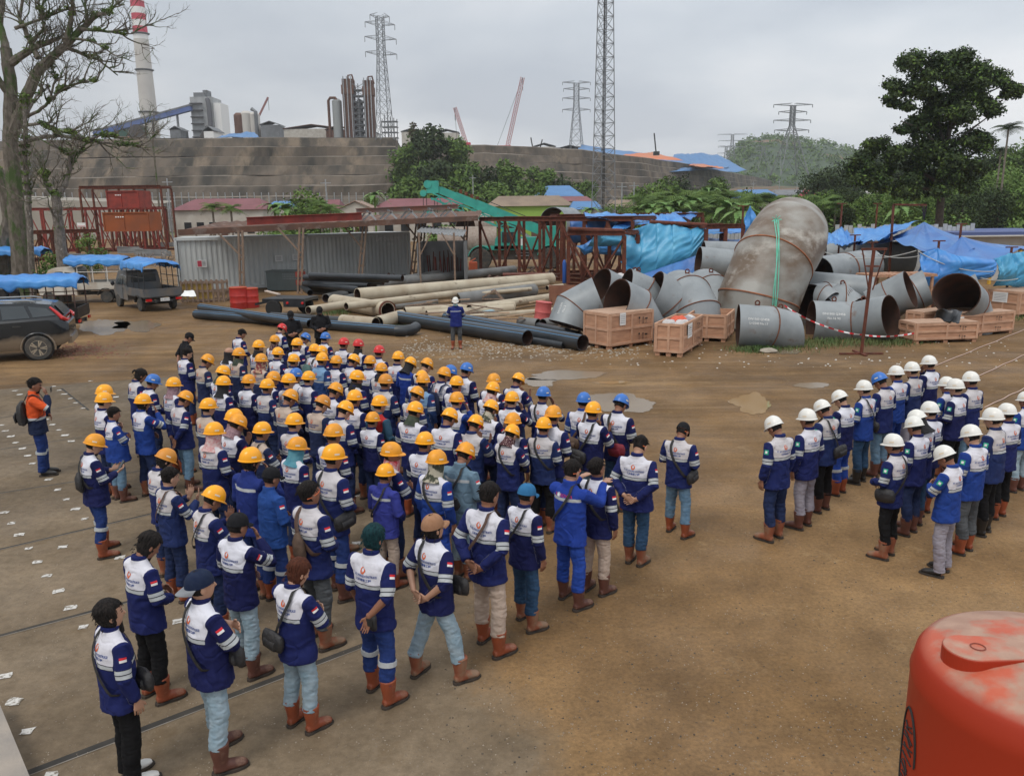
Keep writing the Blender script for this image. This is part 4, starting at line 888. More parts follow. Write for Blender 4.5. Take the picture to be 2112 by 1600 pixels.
TM={'J':cloth('light_jeans',(0.21,0.30,0.36),(0.33,0.41,0.46)),'M':cloth('mid_jeans',(0.09,0.17,0.26),(0.15,0.24,0.33)),
      'N':cloth('navy_trousers',(0.011,0.02,0.06)),'K':cloth('black_trousers',(0.006,0.006,0.007),(0.010,0.010,0.011)),
      'B':cloth('beige_trousers',(0.40,0.31,0.25),(0.48,0.38,0.31)),'G':cloth('grey_trousers',(0.24,0.22,0.26),(0.31,0.29,0.33)),
      'H':cloth('dark_grey_trousers',(0.06,0.065,0.07)),'C':cloth('royal_work_trousers',(0.014,0.045,0.24)),
      'Cn':cloth('navy_work_trousers',(0.013,0.03,0.12)),'T':cloth('dark_teal_jeans',(0.02,0.05,0.10))}
SKIN=mat('skin',(0.24,0.105,0.062),(0.30,0.14,0.085),0.5,0,8)
SKIN2=mat('skin_fair',(0.42,0.23,0.15),(0.48,0.27,0.18),0.5,0,8)
DFACE=mat('eyes_and_brows',(0.02,0.012,0.01),rough=0.5)
LIPS=mat('lips',(0.22,0.07,0.055),rough=0.5)
HAIRM=mat('black_hair',(0.009,0.008,0.008),(0.026,0.021,0.019),0.75,0,60,0.5,90,stretch=(1,1,.25),spec=0.15)
HAIRB=mat('brown_hair',(0.06,0.02,0.012),(0.10,0.035,0.02),0.75,0,60,0.5,90,stretch=(1,1,.25),spec=0.15)
HAIRT=mat('teal_black_hair',(0.006,0.022,0.028),(0.012,0.05,0.055),0.75,0,60,0.5,90,stretch=(1,1,.25),spec=0.15)
HM={'Y':mat('yellow_helmet',(0.98,0.42,0.008),(0.92,0.38,0.010),0.3,0,4,spec=0.5,c3=(0.62,0.27,0.03),s3=7,lo3=0.66,hi3=0.85),
      'Yb':mat('scuffed_yellow_helmet',(0.88,0.36,0.010),(0.70,0.28,0.02),0.45,0,9,c3=(0.30,0.15,0.05),s3=11,lo3=0.58,hi3=0.72),
      'Y2':mat('dusty_orange_helmet',(0.66,0.25,0.02),(0.58,0.24,0.03),0.5,0,4,c3=(0.4,0.2,0.08),s3=7,lo3=0.6,hi3=0.8),
      'B':mat('blue_helmet',(0.035,0.16,0.52),(0.03,0.14,0.45),0.35,0,4),
      'R':mat('red_helmet',(0.62,0.02,0.02),(0.55,0.02,0.02),0.35,0,4),
      'W':mat('white_helmet',(0.80,0.79,0.74),(0.72,0.70,0.64),0.35,0,4)}
STICK=mat('helmet_sticker',(0.75,0.62,0.45),rough=0.6)
BOOT=mat('tan_leather_boot',(0.30,0.068,0.026),(0.21,0.055,0.026),0.5,0,6,0.1,20,c3=(0.33,0.17,0.10),s3=5)
BOOT2=mat('brown_leather_boot',(0.13,0.045,0.03),(0.09,0.035,0.025),0.6,0,6,0.1,20,c3=(0.26,0.15,0.10),s3=5)
BOOT3=mat('muddy_tan_boot',(0.25,0.075,0.035),(0.26,0.15,0.09),0.8,0,5,0.15,20,lo=.45,hi=.6,c3=(0.22,0.15,0.10),s3=9)
BOOTK=mat('black_leather_boot',(0.012,0.012,0.013),(0.025,0.022,0.02),0.4,0,6)
SHOEW=mat('white_canvas_shoe',(0.7,0.69,0.66),rough=0.8)
SOLE=mat('boot_sole',(0.02,0.018,0.016),(0.06,0.045,0.035),0.9,0,9)
REFL=mat('reflective_band',(0.44,0.46,0.47),rough=0.6)
TXT=mat('jacket_lettering',(0.02,0.06,0.26),rough=0.8)
FLAME=mat('jacket_flame_logo',(0.66,0.13,0.04),rough=0.8)
RED=mat('flag_red',(0.62,0.02,0.03),rough=0.8);WHT=mat('flag_white',(0.75,0.74,0.74),rough=0.8)
GRN=mat('patch_green',(0.03,0.36,0.22),rough=0.8)
SCARFM={'pink':mat('pink_checked_scarf',(0.52,0.22,0.22),(0.62,0.48,0.45),0.9,0,30,0.3,20),'red':mat('red_checked_scarf',(0.48,0.03,0.05),(0.6,0.42,0.42),0.9,0,26,0.3,20),
          'teal':mat('teal_scarf',(0.06,0.22,0.29),(0.12,0.32,0.38),0.9,0,12,0.4,15),'camo':mat('camouflage_scarf',(0.05,0.055,0.035),(0.42,0.38,0.29),0.9,0,16,0.3,20,lo=0.44,hi=0.52),
          'green':mat('dark_green_scarf',(0.03,0.045,0.03),(0.07,0.085,0.055),0.9,0,14,0.3,20),'black':mat('black_scarf',(0.01,0.01,0.012),(0.02,0.018,0.02),0.9,0,14,0.3,20),
          'mauve':mat('mauve_scarf',(0.20,0.11,0.13),(0.34,0.22,0.24),0.9,0,22,0.3,20),'floral':mat('floral_scarf',(0.42,0.28,0.18),(0.22,0.04,0.05),0.9,0,26,0.3,20,lo=0.45,hi=0.55),
          'dotred':mat('dark_red_bandana',(0.05,0.01,0.015),(0.40,0.28,0.26),0.9,0,60,lo=0.55,hi=0.6)}
CAPM={'k':mat('black_cap_cloth',(0.012,0.012,0.014),(0.02,0.02,0.022),0.9,0,20,spec=0.15),'b':mat('blue_cap_cloth',(0.03,0.14,0.30),(0.04,0.17,0.34),0.85,0,20,spec=0.15),
        'br':mat('tan_cap_cloth',(0.30,0.16,0.09),(0.36,0.20,0.12),0.9,0,20,spec=0.15),'n':mat('navy_cap_cloth',(0.012,0.02,0.05),(0.02,0.03,0.06),0.85,0,20,spec=0.15),
        'g':mat('grey_cap_peak',(0.22,0.23,0.25),rough=0.9)}
STRAP=mat('black_webbing',(0.012,0.012,0.013),(0.03,0.028,0.026),0.7,0,30)
STRAPB=mat('brown_webbing',(0.09,0.05,0.035),rough=0.8)
BAGK=mat('black_bag_cloth',(0.014,0.014,0.016),(0.03,0.028,0.028),0.6,0,12,0.3,20)
BAGR=mat('maroon_bag_cloth',(0.16,0.008,0.02),(0.22,0.015,0.03),0.7,0,12,0.3,20)
BAGB=mat('brown_bag_cloth',(0.075,0.045,0.03),(0.12,0.075,0.05),0.8,0,12,0.3,20)
BAGT=mat('teal_grey_bag_cloth',(0.05,0.10,0.10),(0.09,0.17,0.15),0.8,0,6)

V3=Vector
SHO=V3((0.190,-0.005,1.335))
# arm poses for the right side: (elbow, wrist, hand direction, palm normal); second entry for the left, mirrored
A_SIDE=(V3((.245,-.03,1.085)),V3((.235,.05,.86)),V3((-.05,.1,-1)),V3((-1,0,0)),.45)
A_FRONT=(V3((.255,.0,1.10)),V3((.10,.19,1.00)),V3((-1,.25,-.25)),V3((0,-1,0)),.35)
A_BACK=(V3((.265,-.10,1.12)),V3((.07,-.175,.93)),V3((-1,-.1,-.35)),V3((0,-1,0)),.5)
A_BACKD=(V3((.25,-.10,1.12)),V3((.10,-.19,.93)),V3((-.25,-.12,-1)),V3((0,-1,0)),.25)
A_PRAY=(V3((.245,.10,1.12)),V3((.095,.29,1.22)),V3((.05,.35,1)),V3((-.5,-.8,.2)),.25)
A_CROSS=(V3((.25,.09,1.12)),V3((.02,.20,1.10)),V3((-1,.1,.1)),V3((0,-1,0)),.5)
A_FACE=(V3((.24,.21,1.17)),V3((.08,.20,1.40)),V3((-.25,-.2,1)),V3((-.3,-1,0)),.7)
A_PHONE=(V3((.25,.06,1.10)),V3((.10,.27,1.13)),V3((-.3,1,.35)),V3((-.5,0,1)),.7)
A_REACH=(V3((.24,.22,1.20)),V3((.15,.42,1.36)),V3((-.1,1,.1)),V3((0,0,-1)),.2)
ARMS={'side':(A_SIDE,A_SIDE),'front':(A_FRONT,A_FRONT),'back':(A_BACK,A_BACK),'backd':(A_BACKD,A_BACK),'pray':(A_PRAY,A_PRAY),
        'cross':(A_CROSS,A_CROSS),'face':(A_FACE,A_FRONT),'faceside':(A_FACE,A_SIDE),'phone':(A_PHONE,A_PHONE),'reach':(A_REACH,A_REACH),
        'sb':(A_SIDE,A_BACK),'bs':(A_BACKD,A_SIDE)}
HEADS={0:(11,0),1:(36,0),2:(14,18),3:(-6,5),4:(16,-14),5:(24,8),6:(5,35)}
STANCE={0:((.118,.01,8),(-.118,-.02,-10)),1:((.155,-.04,12),(-.15,.08,-8)),2:((.21,.10,14),(-.19,-.12,-16)),3:((.085,.0,6),(-.085,.02,-6)),4:((.15,-.14,20),(-.15,.14,-4))}

def hand(mb,w,d,nrm,thumb,curl):
    d=d.normalized();nrm=(nrm-d*nrm.dot(d)).normalized();sd=d.cross(nrm).normalized()
    if sd.dot(thumb)<0:sd=-sd
    mb.path([w-d*.03,w+d*.01,w+d*.05,w+d*.088],[(.02,.026),(.017,.029),(.015,.040),(.012,.040)],8,ref=nrm)
    for i,ln in enumerate((.072,.082,.076,.060)):
        b=w+d*.082+sd*(.034-.0228*i);c1=curl*.5;c2=curl*1.1
        p1=b+(d*math.cos(c1)+nrm*math.sin(c1))*ln*.5
        p2=p1+(d*math.cos(c2+.1)+nrm*math.sin(c2+.1))*ln*.5
        mb.path([b-d*.02,b,p1,p2],[.0088,.0086,.0080,.0066],6)
    tdir=(d*.7+sd*.75+nrm*.25).normalized();t0=w+d*.02+sd*.02
    mb.path([t0,t0+tdir*.042,t0+tdir*.058+d*.026],[.013,.0115,.009],6)

def head_mat(hd):
    p,y=HEADS[hd]
    return Matrix.Translation((0,.005,1.43))@Matrix.Rotation(-R(y),4,'Z')@Matrix.Rotation(-R(p),4,'X')
HEADR=[(.008,.035,.040,.042),(.03,.052,.066,.030),(.065,.064,.084,.022),(.10,.071,.094,.015),(.14,.076,.099,.010),(.18,.077,.099,.004),(.21,.069,.089,.0),(.235,.050,.066,-.003),(.25,.02,.028,-.004)]
def add_path_M(mb,M,pts,rad,n=10,ref=(0,1,0)):
    mb.path([M@V3(p) for p in pts],rad,n,ref=M.to_3x3()@V3(ref))
def make_jacket_rings(fat):
    f=fat
    return [(.745,.152*f,.208*f),(.80,.148*f,.203*f),(.90,.141*f,.193*f),(1.02,.137*f,.188*f),(1.13,.137*f,.192),(1.24,.132,.194),(1.31,.113,.182),(1.36,.090,.155),(1.40,.070,.115),(1.43,.060,.082)]
def torso_r(z,fat=1.0):
    r=make_jacket_rings(fat);zs=[q[0] for q in r]
    return np.interp(z,zs,[q[1] for q in r]),np.interp(z,zs,[q[2] for q in r])
PROTO={}
def proto(arm,hd,st,fat=1.0,rolled=False,fine=False,patch='flag',hem=0.745,low=False):
    key=(arm,hd,st,fat,rolled,fine,patch,hem,low)
    if key in PROTO:return PROTO[key]
    P={};MH=head_mat(hd);seed=len(PROTO)*3.7
    legs=[]
    for sx,(fx,fy,fr) in zip((1,-1),STANCE[st]):
        hip=V3((sx*.085,0,.88));ank=V3((fx,fy-.02,.10));kn=(hip+ank)/2+V3((sx*.012,.025,.02))
        legs.append((hip,kn,ank,fx,fy,fr))

    mb=MB()
    add_path_M(mb,MH,[(0,c,z) for z,w,d,c in HEADR],[(d,w) for z,w,d,c in HEADR],18)
    add_path_M(mb,MH,[(0,.097,.132),(0,.106,.115),(0,.117,.093),(0,.104,.085)],[.008,.011,.0145,.010],6)
    for sx in (1,-1):mb.ell((sx*.079,-.002,.115),(.012,.021,.034),8,6,M=MH)
    mb.path([(0,-.012,1.33),(0,-.006,1.40),MH@V3((0,-.005,.05))],[.062,.056,.056],12)
    mb.path([(0,0,.86),(0,0,1.0),(0,0,1.15),(0,0,1.28),(0,0,1.37)],[(.085,.12),(.08,.115),(.085,.13),(.085,.14),(.05,.09)],14,ref=(0,1,0))
    arms=[]
    for sx,A in zip((1,-1),ARMS[arm]):
        mir=V3((sx,1,1));off=V3((0,0,0))
        if arm in ('front','back','cross') and sx<0:off=V3((0,.035 if arm!='back' else-.03,.035))
        S,E,W=SHO*mir,A[0]*mir,A[1]*mir+off
        arms.append((S,E,W))
        mb.path([V3((sx*.12,0,1.34)),S,S.lerp(E,.5),E,E.lerp(W,.3),W],[.042,.044,.040,.036,.038,.026],10)
        th=V3((-sx,.4,0)) if arm=='side' else V3((0,.2,1))
        if arm in ('back','backd','bs','sb'):th=V3((0,-.1,1)) if A is not A_SIDE else V3((0,1,0))
        if arm=='pray':th=V3((-sx*.3,-1,.3)) if False else V3((sx,-.6,.2))
        hand(mb,W,A[2]*mir,A[3]*mir,th,A[4])
    for hip,kn,ank,fx,fy,fr in legs:
        mb.path([hip+V3((0,0,.04)),hip-V3((0,0,.08)),kn,kn.lerp(ank,.35),ank],[.07,.068,.05,.05,.034],10)
        dv=V3((math.sin(R(fr)),math.cos(R(fr)),0));a0=V3((ank.x,ank.y,.045))
        mb.path([ank+V3((0,0,.02)),a0-dv*.01],[.034,.026],8)
        mb.path([a0-dv*.035+V3((0,0,.004)),a0+dv*.05,a0+dv*.12-V3((0,0,.006))],[.024,.024,.018],8)
    V,F=remesh(mb,.0052 if fine else .0085,1)
    C=V[F].mean(axis=1);Mi=np.array(MH.inverted());h=C@Mi[:3,:3].T+Mi[:3,3]
    mi=np.zeros(len(F),int)
    fr_=(h[:,1]>.06)
    for sx in (1,-1):
        mi[fr_ &(((h[:,0]-sx*.031)/.015)**2+((h[:,2]-.128)/.0075)**2<1)]=1
        mi[fr_ &(((h[:,0]-sx*.033)/.022)**2+((h[:,2]-.149)/.006)**2<1)]=1
    mi[fr_ &((h[:,0]/.026)**2+((h[:,2]-.062)/.009)**2<1)]=2
    P['body']=from_arr('person_body',V,F,[SKIN,DFACE,LIPS],mi)

    mb=MB();rg=make_jacket_rings(fat);rg=[r for r in rg if r[0]>hem+.02];d0,w0=torso_r(hem,fat);rg=[(hem,d0,w0)]+rg
    mb.path([(0,(-.012 if z>1.3 else .0)+.02*(fat-1)*4*(z<1.2),z) for z,d,w in rg],[(d,w) for z,d,w in rg],20,ref=(0,1,0))
    mb.path([(0,-.012,1.395),(0,-.01,1.43),(0,-.006,1.468)],[(.072,.080),(.070,.074),(.073,.076)],16,ref=(0,1,0))
    for sx,(S,E,W) in zip((1,-1),arms):
        end=E.lerp(W,.16) if rolled else E.lerp(W,.93)
        mb.path([V3((sx*.10,-.005,1.33)),S,S.lerp(E,.5),E,E.lerp(end,.5),end],[.062,.073,.068,.066 if not rolled else .072,.060 if not rolled else .07,.047 if not rolled else .066],12)
    V,F=remesh(mb,.0075 if fine else .0115,2)
    sdt=[]
    dz,wz=torso_r(V[:,2],fat);tor=(np.sqrt((V[:,1]/dz)**2+(V[:,0]/wz)**2)-1)*np.minimum(dz,wz)
    Sv=np.zeros(len(V));best=tor+np.where(V[:,2]>1.18,.03,.012)
    for S,E,W in arms:
        a,b,c=(np.array(q) for q in (S,E,W))
        for p,q,base,r in ((a,b,0,.068),(b,c,(E-S).length,.055)):
            u=q-p;ln=np.linalg.norm(u);t=((V-p)@u)/ln**2;tc_=np.clip(t,0,1)
            d=np.linalg.norm(V-(p+tc_[:,None]*u),axis=1)-r
            ok=(d<best)&((t>0)|(base>0))
            Sv=np.where(ok,np.maximum(base+tc_*ln,.006),Sv);best=np.where(d<best,d,best)
    wf=lambda Q:np.where(Q[:,2]>1.38,.3,np.where(Q[:,2]>1.15,.7,1.15))
    V=wrinkle(V,F,.013,6.5,seed,wf)
    me=from_arr('jacket',V,F,[JM['N']]);at=me.attributes.new('S','FLOAT','POINT');at.data.foreach_set('value',Sv.astype(np.float32))
    P['jacket']=me
    bvh=BVHTree.FromPolygons([tuple(v) for v in V],[tuple(f) for f in F])

    pr=MB()
    def drape(vs,fs,mi,o,d,off=.004):
        out=[]
        for v in vs:
            hit=bvh.ray_cast(v+o,d)
            out.append(hit[0]-d*off if hit[0] is not None and (hit[0]-v-o).length<.6 else v)
        pr.add(out,fs,mi)
    Vt,Ft=text_mesh('PT. GCC PONDASI KONSTRUKSI',.030,bold=.0007);drape([V3((v.x*.60,-.0,1.256+v.y)) for v in Vt],Ft,0,V3((0,-.4,0)),V3((0,1,0)))
    Vt,Ft=text_mesh('\u6c5f\u82cf\u5efa\u7b51\u5de5\u7a0b',.027,bold=.0006);drape([V3((v.x*1.05,-.0,1.220+v.y)) for v in Vt],Ft,0,V3((0,-.4,0)),V3((0,1,0)))
    for k,(ox,s1) in enumerate(((-.004,1.0),(.008,.62))):
        pts_o=[];pts_i=[]
        for j in range(13):
            a=R(60+300*j/12) if k==0 else R(200+280*j/12)
            th=.015*math.sin(math.pi*(j+.6)/13.2)
            pts_o.append(V3((ox+math.cos(a)*.026*s1,0,1.312+math.sin(a)*.031*s1)))
            pts_i.append(V3((ox+math.cos(a)*(.026*s1-th),0,1.312+math.sin(a)*(.031*s1-th))))
        drape(pts_o+pts_i,[(j,j+1,14+j,13+j) for j in range(12)],1,V3((0,-.4,0)),V3((0,1,0)))
    m2=pr.mesh('back_print');m2.materials.append(TXT);m2.materials.append(FLAME);m2.polygons.foreach_set('material_index',pr.m);P['print']=m2

    pr=MB();sx=1 if patch=='flag' else-1;S,E,W=arms[0 if sx>0 else 1]
    ax=(E-S).normalized();out=V3((sx,-.25,.1));out=(out-ax*out.dot(ax)).normalized();side=ax.cross(out)
    c0=S.lerp(E,.32);w2,h2=(.028,.020) if patch=='flag' else (.028,.030)
    def pt(i,j,n=4):return c0+side*(w2*(2*i/n-1))-ax*(h2*(2*j/n-1))
    vs=[pt(i,j) for i in range(5) for j in range(5)]
    for j in range(4):
        idx=[(i*5+j,(i+1)*5+j,(i+1)*5+j+1,i*5+j+1) for i in range(4)]
        if patch=='flag':drape(vs,idx,0 if j>=2 else 1,out*.3,-out,.004)
        else:
            drape(vs,[f for i,f in enumerate(idx) if i in (1,2) and j in (1,2)],1,out*.3,-out,.006)
            drape(vs,[f for i,f in enumerate(idx) if i in (0,3) or j in (0,3)],0,out*.3,-out,.004)
    m3=pr.mesh('sleeve_patch');m3.materials.append(RED if patch=='flag' else GRN);m3.materials.append(WHT);m3.polygons.foreach_set('material_index',pr.m);P['patch']=m3

    mb=MB()
    mb.path([(0,0,.77),(0,0,.83),(0,0,.90),(0,0,.97)],[(.095,.14),(.104,.150),(.098,.140),(.09,.13)],16,ref=(0,1,0))
    for hip,kn,ank,fx,fy,fr in legs:
        hem_=ank+V3((0,.0,-.03 if low else .125));mb.path([hip+V3((0,0,.0)),hip-V3((0,0,.12)),kn,kn.lerp(hem_,.5),hem_],[.080,.090,.077,.073,.072],12)
    V,F=remesh(mb,.0085 if fine else .013,2)
    V=wrinkle(V,F,.0095,9.0,seed+5,lambda Q:np.clip((.80-Q[:,2])/.12,.12,1.0),True)
    P['trousers']=from_arr('trousers',V,F,[TM['N']])
    bd=MB()
    for hip,kn,ank,fx,fy,fr in legs:
        hem_=ank+V3((0,0,.125));a,b=kn.lerp(hem_,.25),kn.lerp(hem_,.40)
        bd.path([a,b],[.086,.085],14,0,True)
    P['bands']=bd.mesh('reflective_leg_bands');P['bands'].materials.append(REFL)
    P['head']=MH;P['feet']=[(fx,fy,fr) for*_,fx,fy,fr in legs];P['arms']=arms;P['bvh']=bvh
    PROTO[key]=P
    return P
def pm(mb,name,mats,smooth=True):
    me=mb.mesh(name)
    for m in mats:me.materials.append(m)
    me.polygons.foreach_set('material_index',mb.m)
    if smooth:me.polygons.foreach_set('use_smooth',[True]*len(mb.f));me.set_sharp_from_angle(angle=R(45))
    return me
# ---- boots, shared by everybody
mb=MB();mb.path([(0,0,.04),(0,-.003,.12),(0,-.005,.20),(0,-.005,.275)],[(.055,.047),(.060,.054),(.073,.067),(.080,.075)],12,ref=(0,1,0))
mb.path([(0,-.066,.05),(0,-.03,.055),(0,.05,.062),(0,.12,.052),(0,.175,.04),(0,.205,.032)],[(.03,.03),(.045,.040),(.050,.044),(.042,.048),(.034,.045),(.012,.02)],12,ref=(0,0,1))
V,F=remesh(mb,.009,2);V[:,2]=np.maximum(V[:,2],.012);BOOTME=from_arr('boot',V,F,[BOOT])
mb=MB();ol=[(-.032,-.07),(.0,-.084),(.032,-.07),(.042,-.03),(.040,.03),(.053,.10),(.046,.17),(.022,.212),(-.02,.214),(-.044,.17),(-.05,.10),(-.038,.03),(-.042,-.03)]
mb.prism(ol,0,.024);SOLEME=pm(mb,'sole',[SOLE],False)
mb=MB();mb.path([(0,-.05,.05),(0,.0,.06),(0,.07,.055),(0,.14,.045),(0,.19,.035)],[(.03,.03),(.05,.040),(.042,.043),(.035,.045),(.018,.03)],12,ref=(0,0,1))
V,F=remesh(mb,.009,2);V[:,2]=np.maximum(V[:,2],.012);SHOEME=from_arr('shoe',V,F,[BOOTK])
# ---- headgear in head coordinates (pivot at the base of the skull)
def helmet_mesh():
    mb=MB();n=28;rings=8;vs=[];fs=[]
    def rad(a):return .121,.146
    for i in range(rings+1):
        ph=math.pi/2*i/rings
        for j in range(n):
            a=2*math.pi*j/n;x=math.cos(a);y=math.sin(a)
            rx,ry=.113,.136
            k=math.cos(ph)**.85;zz_=math.sin(ph)*.134
            ridge=.006*max(0,1-abs(x*k)/.16)*(1 if i>1 else 0)+.003*(abs(abs(x*k)-.42)<.09)*(i>2)
            vs.append(V3((x*k*rx,y*k*ry-.002,zz_+ridge)))
    for i in range(rings):
        for j in range(n):fs.append((i*n+j,i*n+(j+1)%n,(i+1)*n+(j+1)%n,(i+1)*n+j))
    fs.append(tuple(rings*n+j for j in range(n)));mb.add(vs,fs,0)

    def br(a,k):
        x,y=math.cos(a),math.sin(a);pk=max(0,y)**3
        return V3((x*(.113+.012*k),y*(.136+(.011+.038*pk)*k)-.002,-.004-.014*pk*k))
    vs=[]
    for (k,dz) in ((0,.006),(1,.0),(1,-.007),(0,-.008),(-.4,-.006),(-.8,.04)):
        for j in range(n):p=br(2*math.pi*j/n,k);vs.append(V3((p.x,p.y,p.z+dz)))
    mb.add(vs,[(i*n+j,i*n+(j+1)%n,(i+1)*n+(j+1)%n,(i+1)*n+j)[::-1] for i in range(5) for j in range(n)],0)

    for ang,w,mi in ((90,.02,1),(-12,.028,1),(192,.028,1)):
        a=R(ang);vs=[]
        for i in range(5):
            for j in range(3):
                aa=a+(i/4-.5)*w/.06;ph=.32+(j/2-.5)*(.26 if ang==90 else .13);k=math.cos(ph)**.85
                vs.append(V3((math.cos(aa)*k*.1150,math.sin(aa)*k*.1380-.002,math.sin(ph)*.136)))
        mb.add(vs,[(i*3+j,(i+1)*3+j,(i+1)*3+j+1,i*3+j+1) for i in range(4) for j in range(2)],mi)
    M=Matrix.Translation((0,.004,.152))@Matrix.Rotation(R(4),4,'X')
    mb.v=[tuple(M@V3((v[0]*.95,v[1]*.95,v[2]))) for v in mb.v]
    return pm(mb,'helmet',[HM['Y'],STICK])
HELM=helmet_mesh()
def hair_mesh(kind,under=False):
    mb=MB();n=26;k=15;vs=[]
    for i in range(k+1):
        z=.252*(1-(1-i/k)**1.0) if kind!='long' else-.055+.307*i/k
        zz_=[q[0] for q in HEADR];zc=min(max(z,.03),.25)
        w=np.interp(zc,zz_,[q[1] for q in HEADR]);d=np.interp(zc,zz_,[q[2] for q in HEADR]);c=np.interp(zc,zz_,[q[3] for q in HEADR])
        for j in range(n):
            a=2*math.pi*j/n;x,y=math.cos(a),math.sin(a)
            line=.172 if y>.45 else (.125+.09*y if kind=='short' else .10+.10*y)
            if y<-.1:line={'short':.062,'long':-.06,'bob':.0}.get(kind,.05)
            elif y<.45:line={'short':.128+.10*y,'long':.03+.25*y,'bob':.055+.25*y}[kind]
            t=max(0,min(1,(z-line)/.03));th={'short':.010,'long':.016,'bob':.015}[kind]
            nn=noise.noise((x*4+3,y*4,z*30))*.004+abs(noise.noise((x*9,y*9,z*9)))*.006
            g=(th+nn)*t-.008*(1-t)
            if under and z>.14:g=-.006
            if z<.06 and kind=='long':w2=w*.98;d2=d*.95
            else:w2,d2=w,d
            vs.append(V3((x*(w2+g),y*(d2+g)+c,z+(.012 if i==k else 0))))
    mb.add(vs,[(i*n+j,i*n+(j+1)%n,(i+1)*n+(j+1)%n,(i+1)*n+j) for i in range(k) for j in range(n)]+[tuple(k*n+j for j in range(n)),tuple(range(n))[::-1]],0)

    rr=random.Random(len(kind))
    for _ in range(240 if kind!='short' else 160):
        a=rr.uniform(0,2*math.pi);ph=rr.uniform(.0,1.45);x,y=math.cos(a),math.sin(a)
        p=V3((x*math.cos(ph)*.088,y*math.cos(ph)*.109+.003,.155+math.sin(ph)*.102))
        if kind!='short' and y<.3 and rr.random()<.5:p.z-=rr.uniform(0,.14)
        if y>.45 and p.z<.19:continue
        if under and (p.z>.13 or kind=='short'):continue
        dn=V3((x*.3,y*.3-.1,-.6 if kind!='short' else-.2)).normalized();w=.006
        q=p+dn*rr.uniform(.02,.045);s=V3((-y,x,0))*w;u=V3((x,y,.6))*.004
        mb.add([p-s,p+s,q+u,p+u*2.2],[(0,1,2),(0,2,3),(1,3,2)],0)
    if kind=='pony':pass
    return pm(mb,'hair',[HAIRM])
HAIRS={k:hair_mesh(k) for k in ('short','long','bob')};HAIRU={k:hair_mesh(k,True) for k in ('short','long','bob')}
def cap_mesh(back=False):
    mb=MB();n=24;vs=[];k=7
    for i in range(k+1):
        ph=math.pi/2*i/k
        for j in range(n):
            a=2*math.pi*j/n;c=math.cos(ph)**.8
            vs.append(V3((math.cos(a)*c*.094,math.sin(a)*c*.115+.002,.145+math.sin(ph)*.120)))
    mb.add(vs,[(i*n+j,i*n+(j+1)%n,(i+1)*n+(j+1)%n,(i+1)*n+j) for i in range(k) for j in range(n)]+[tuple(k*n+j for j in range(n))],0)
    sg=-1 if back else 1;vs=[]
    for q in (0,1):
        for i in range(6):
            for j in range(9):
                u=j/8*2-1;t=i/5;x=u*.085*(1-.12*t*t);y=math.sqrt(max(0,1-(u*.88)**2))*(.112+.075*t)
                vs.append(V3((x,sg*y,.148-.016*t*t-.02*u*u*t-q*.005)))
    f=[(i*9+j,i*9+j+1,(i+1)*9+j+1,(i+1)*9+j) for i in range(5) for j in range(8)]
    mb.add(vs,f+[tuple(54+q for q in g[::-1]) for g in f],1)
    mb.ell((0,0,.263),(.008,.008,.005),6,4,0)
    return pm(mb,'cap',[CAPM['k'],CAPM['k']])
CAPF,CAPB=cap_mesh(),cap_mesh(True)
def scarf_mesh(kind):
    mb=MB();n=24;vs=[]
    rows=[(-.085,.150,.135),(-.055,.125,.118),(-.02,.098,.105),(.03,.086,.104),(.08,.088,.110),(.125,.090,.113),(.16,.088,.112)] if kind=='hood' else           [(-.075,.120,.112),(-.05,.108,.108),(-.02,.094,.104),(.015,.084,.100),(.045,.080,.098),(.07,.078,.094),(.07,.072,.086)]
    for i,(z,w,d) in enumerate(rows):
        for j in range(n):
            a=2*math.pi*j/n;x,y=math.cos(a),math.sin(a)
            f=1+.07*noise.noise((x*3,y*3,z*22))
            zz_=z+.010*noise.noise((x*2+9,y*2,z*10))
            if kind=='hood' and y>.35 and i>2:f*=.90 if i<5 else .80
            vs.append(V3((x*w*f,y*d*f+(.012 if i>2 else 0),zz_)))
    mb.add(vs,[(i*n+j,i*n+(j+1)%n,(i+1)*n+(j+1)%n,(i+1)*n+j) for i in range(len(rows)-1) for j in range(n)]+[tuple(range(n))[::-1],tuple((len(rows)-1)*n+j for j in range(n))],0)
    return pm(mb,'scarf',[SCARFM['teal']])
SCARF={'hood':scarf_mesh('hood'),'neck':scarf_mesh('neck')}
mb=MB();mb.path([V3((math.cos(a)*.0815,math.sin(a)*.104+.008,.128+.02*math.sin(a))) for a in [R(-40+260*i/20) for i in range(21)] if True],[(.006,.0035)]*21,4,ref=(0,0,1))
GLASSME=pm(mb,'glasses_strap',[mat('orange_glasses_strap',(0.75,0.17,0.05),rough=0.5)])
mb=MB();mb.lathe([(.0,0),(.022,0),(.026,.008),(.018,.016),(.0,.016)],12,M=Matrix.Translation((.088,0,.125))@Matrix.Rotation(R(90),4,'Y'));mb.lathe([(.0,0),(.022,0),(.026,.008),(.018,.016),(.0,.016)],12,M=Matrix.Translation((-.088,0,.125))@Matrix.Rotation(R(-90),4,'Y'))
EARME=pm(mb,'ear_defenders',[RED])
mb=MB();mb.grid(lambda u,v:V3((math.sin(R(-62+124*u))*.079,math.cos(R(-62+124*u))*.104+.016,.03+.065*v)),10,4)
MASKME=pm(mb,'face_mask',[mat('pale_blue_face_mask',(0.35,0.55,0.62),rough=0.8)])
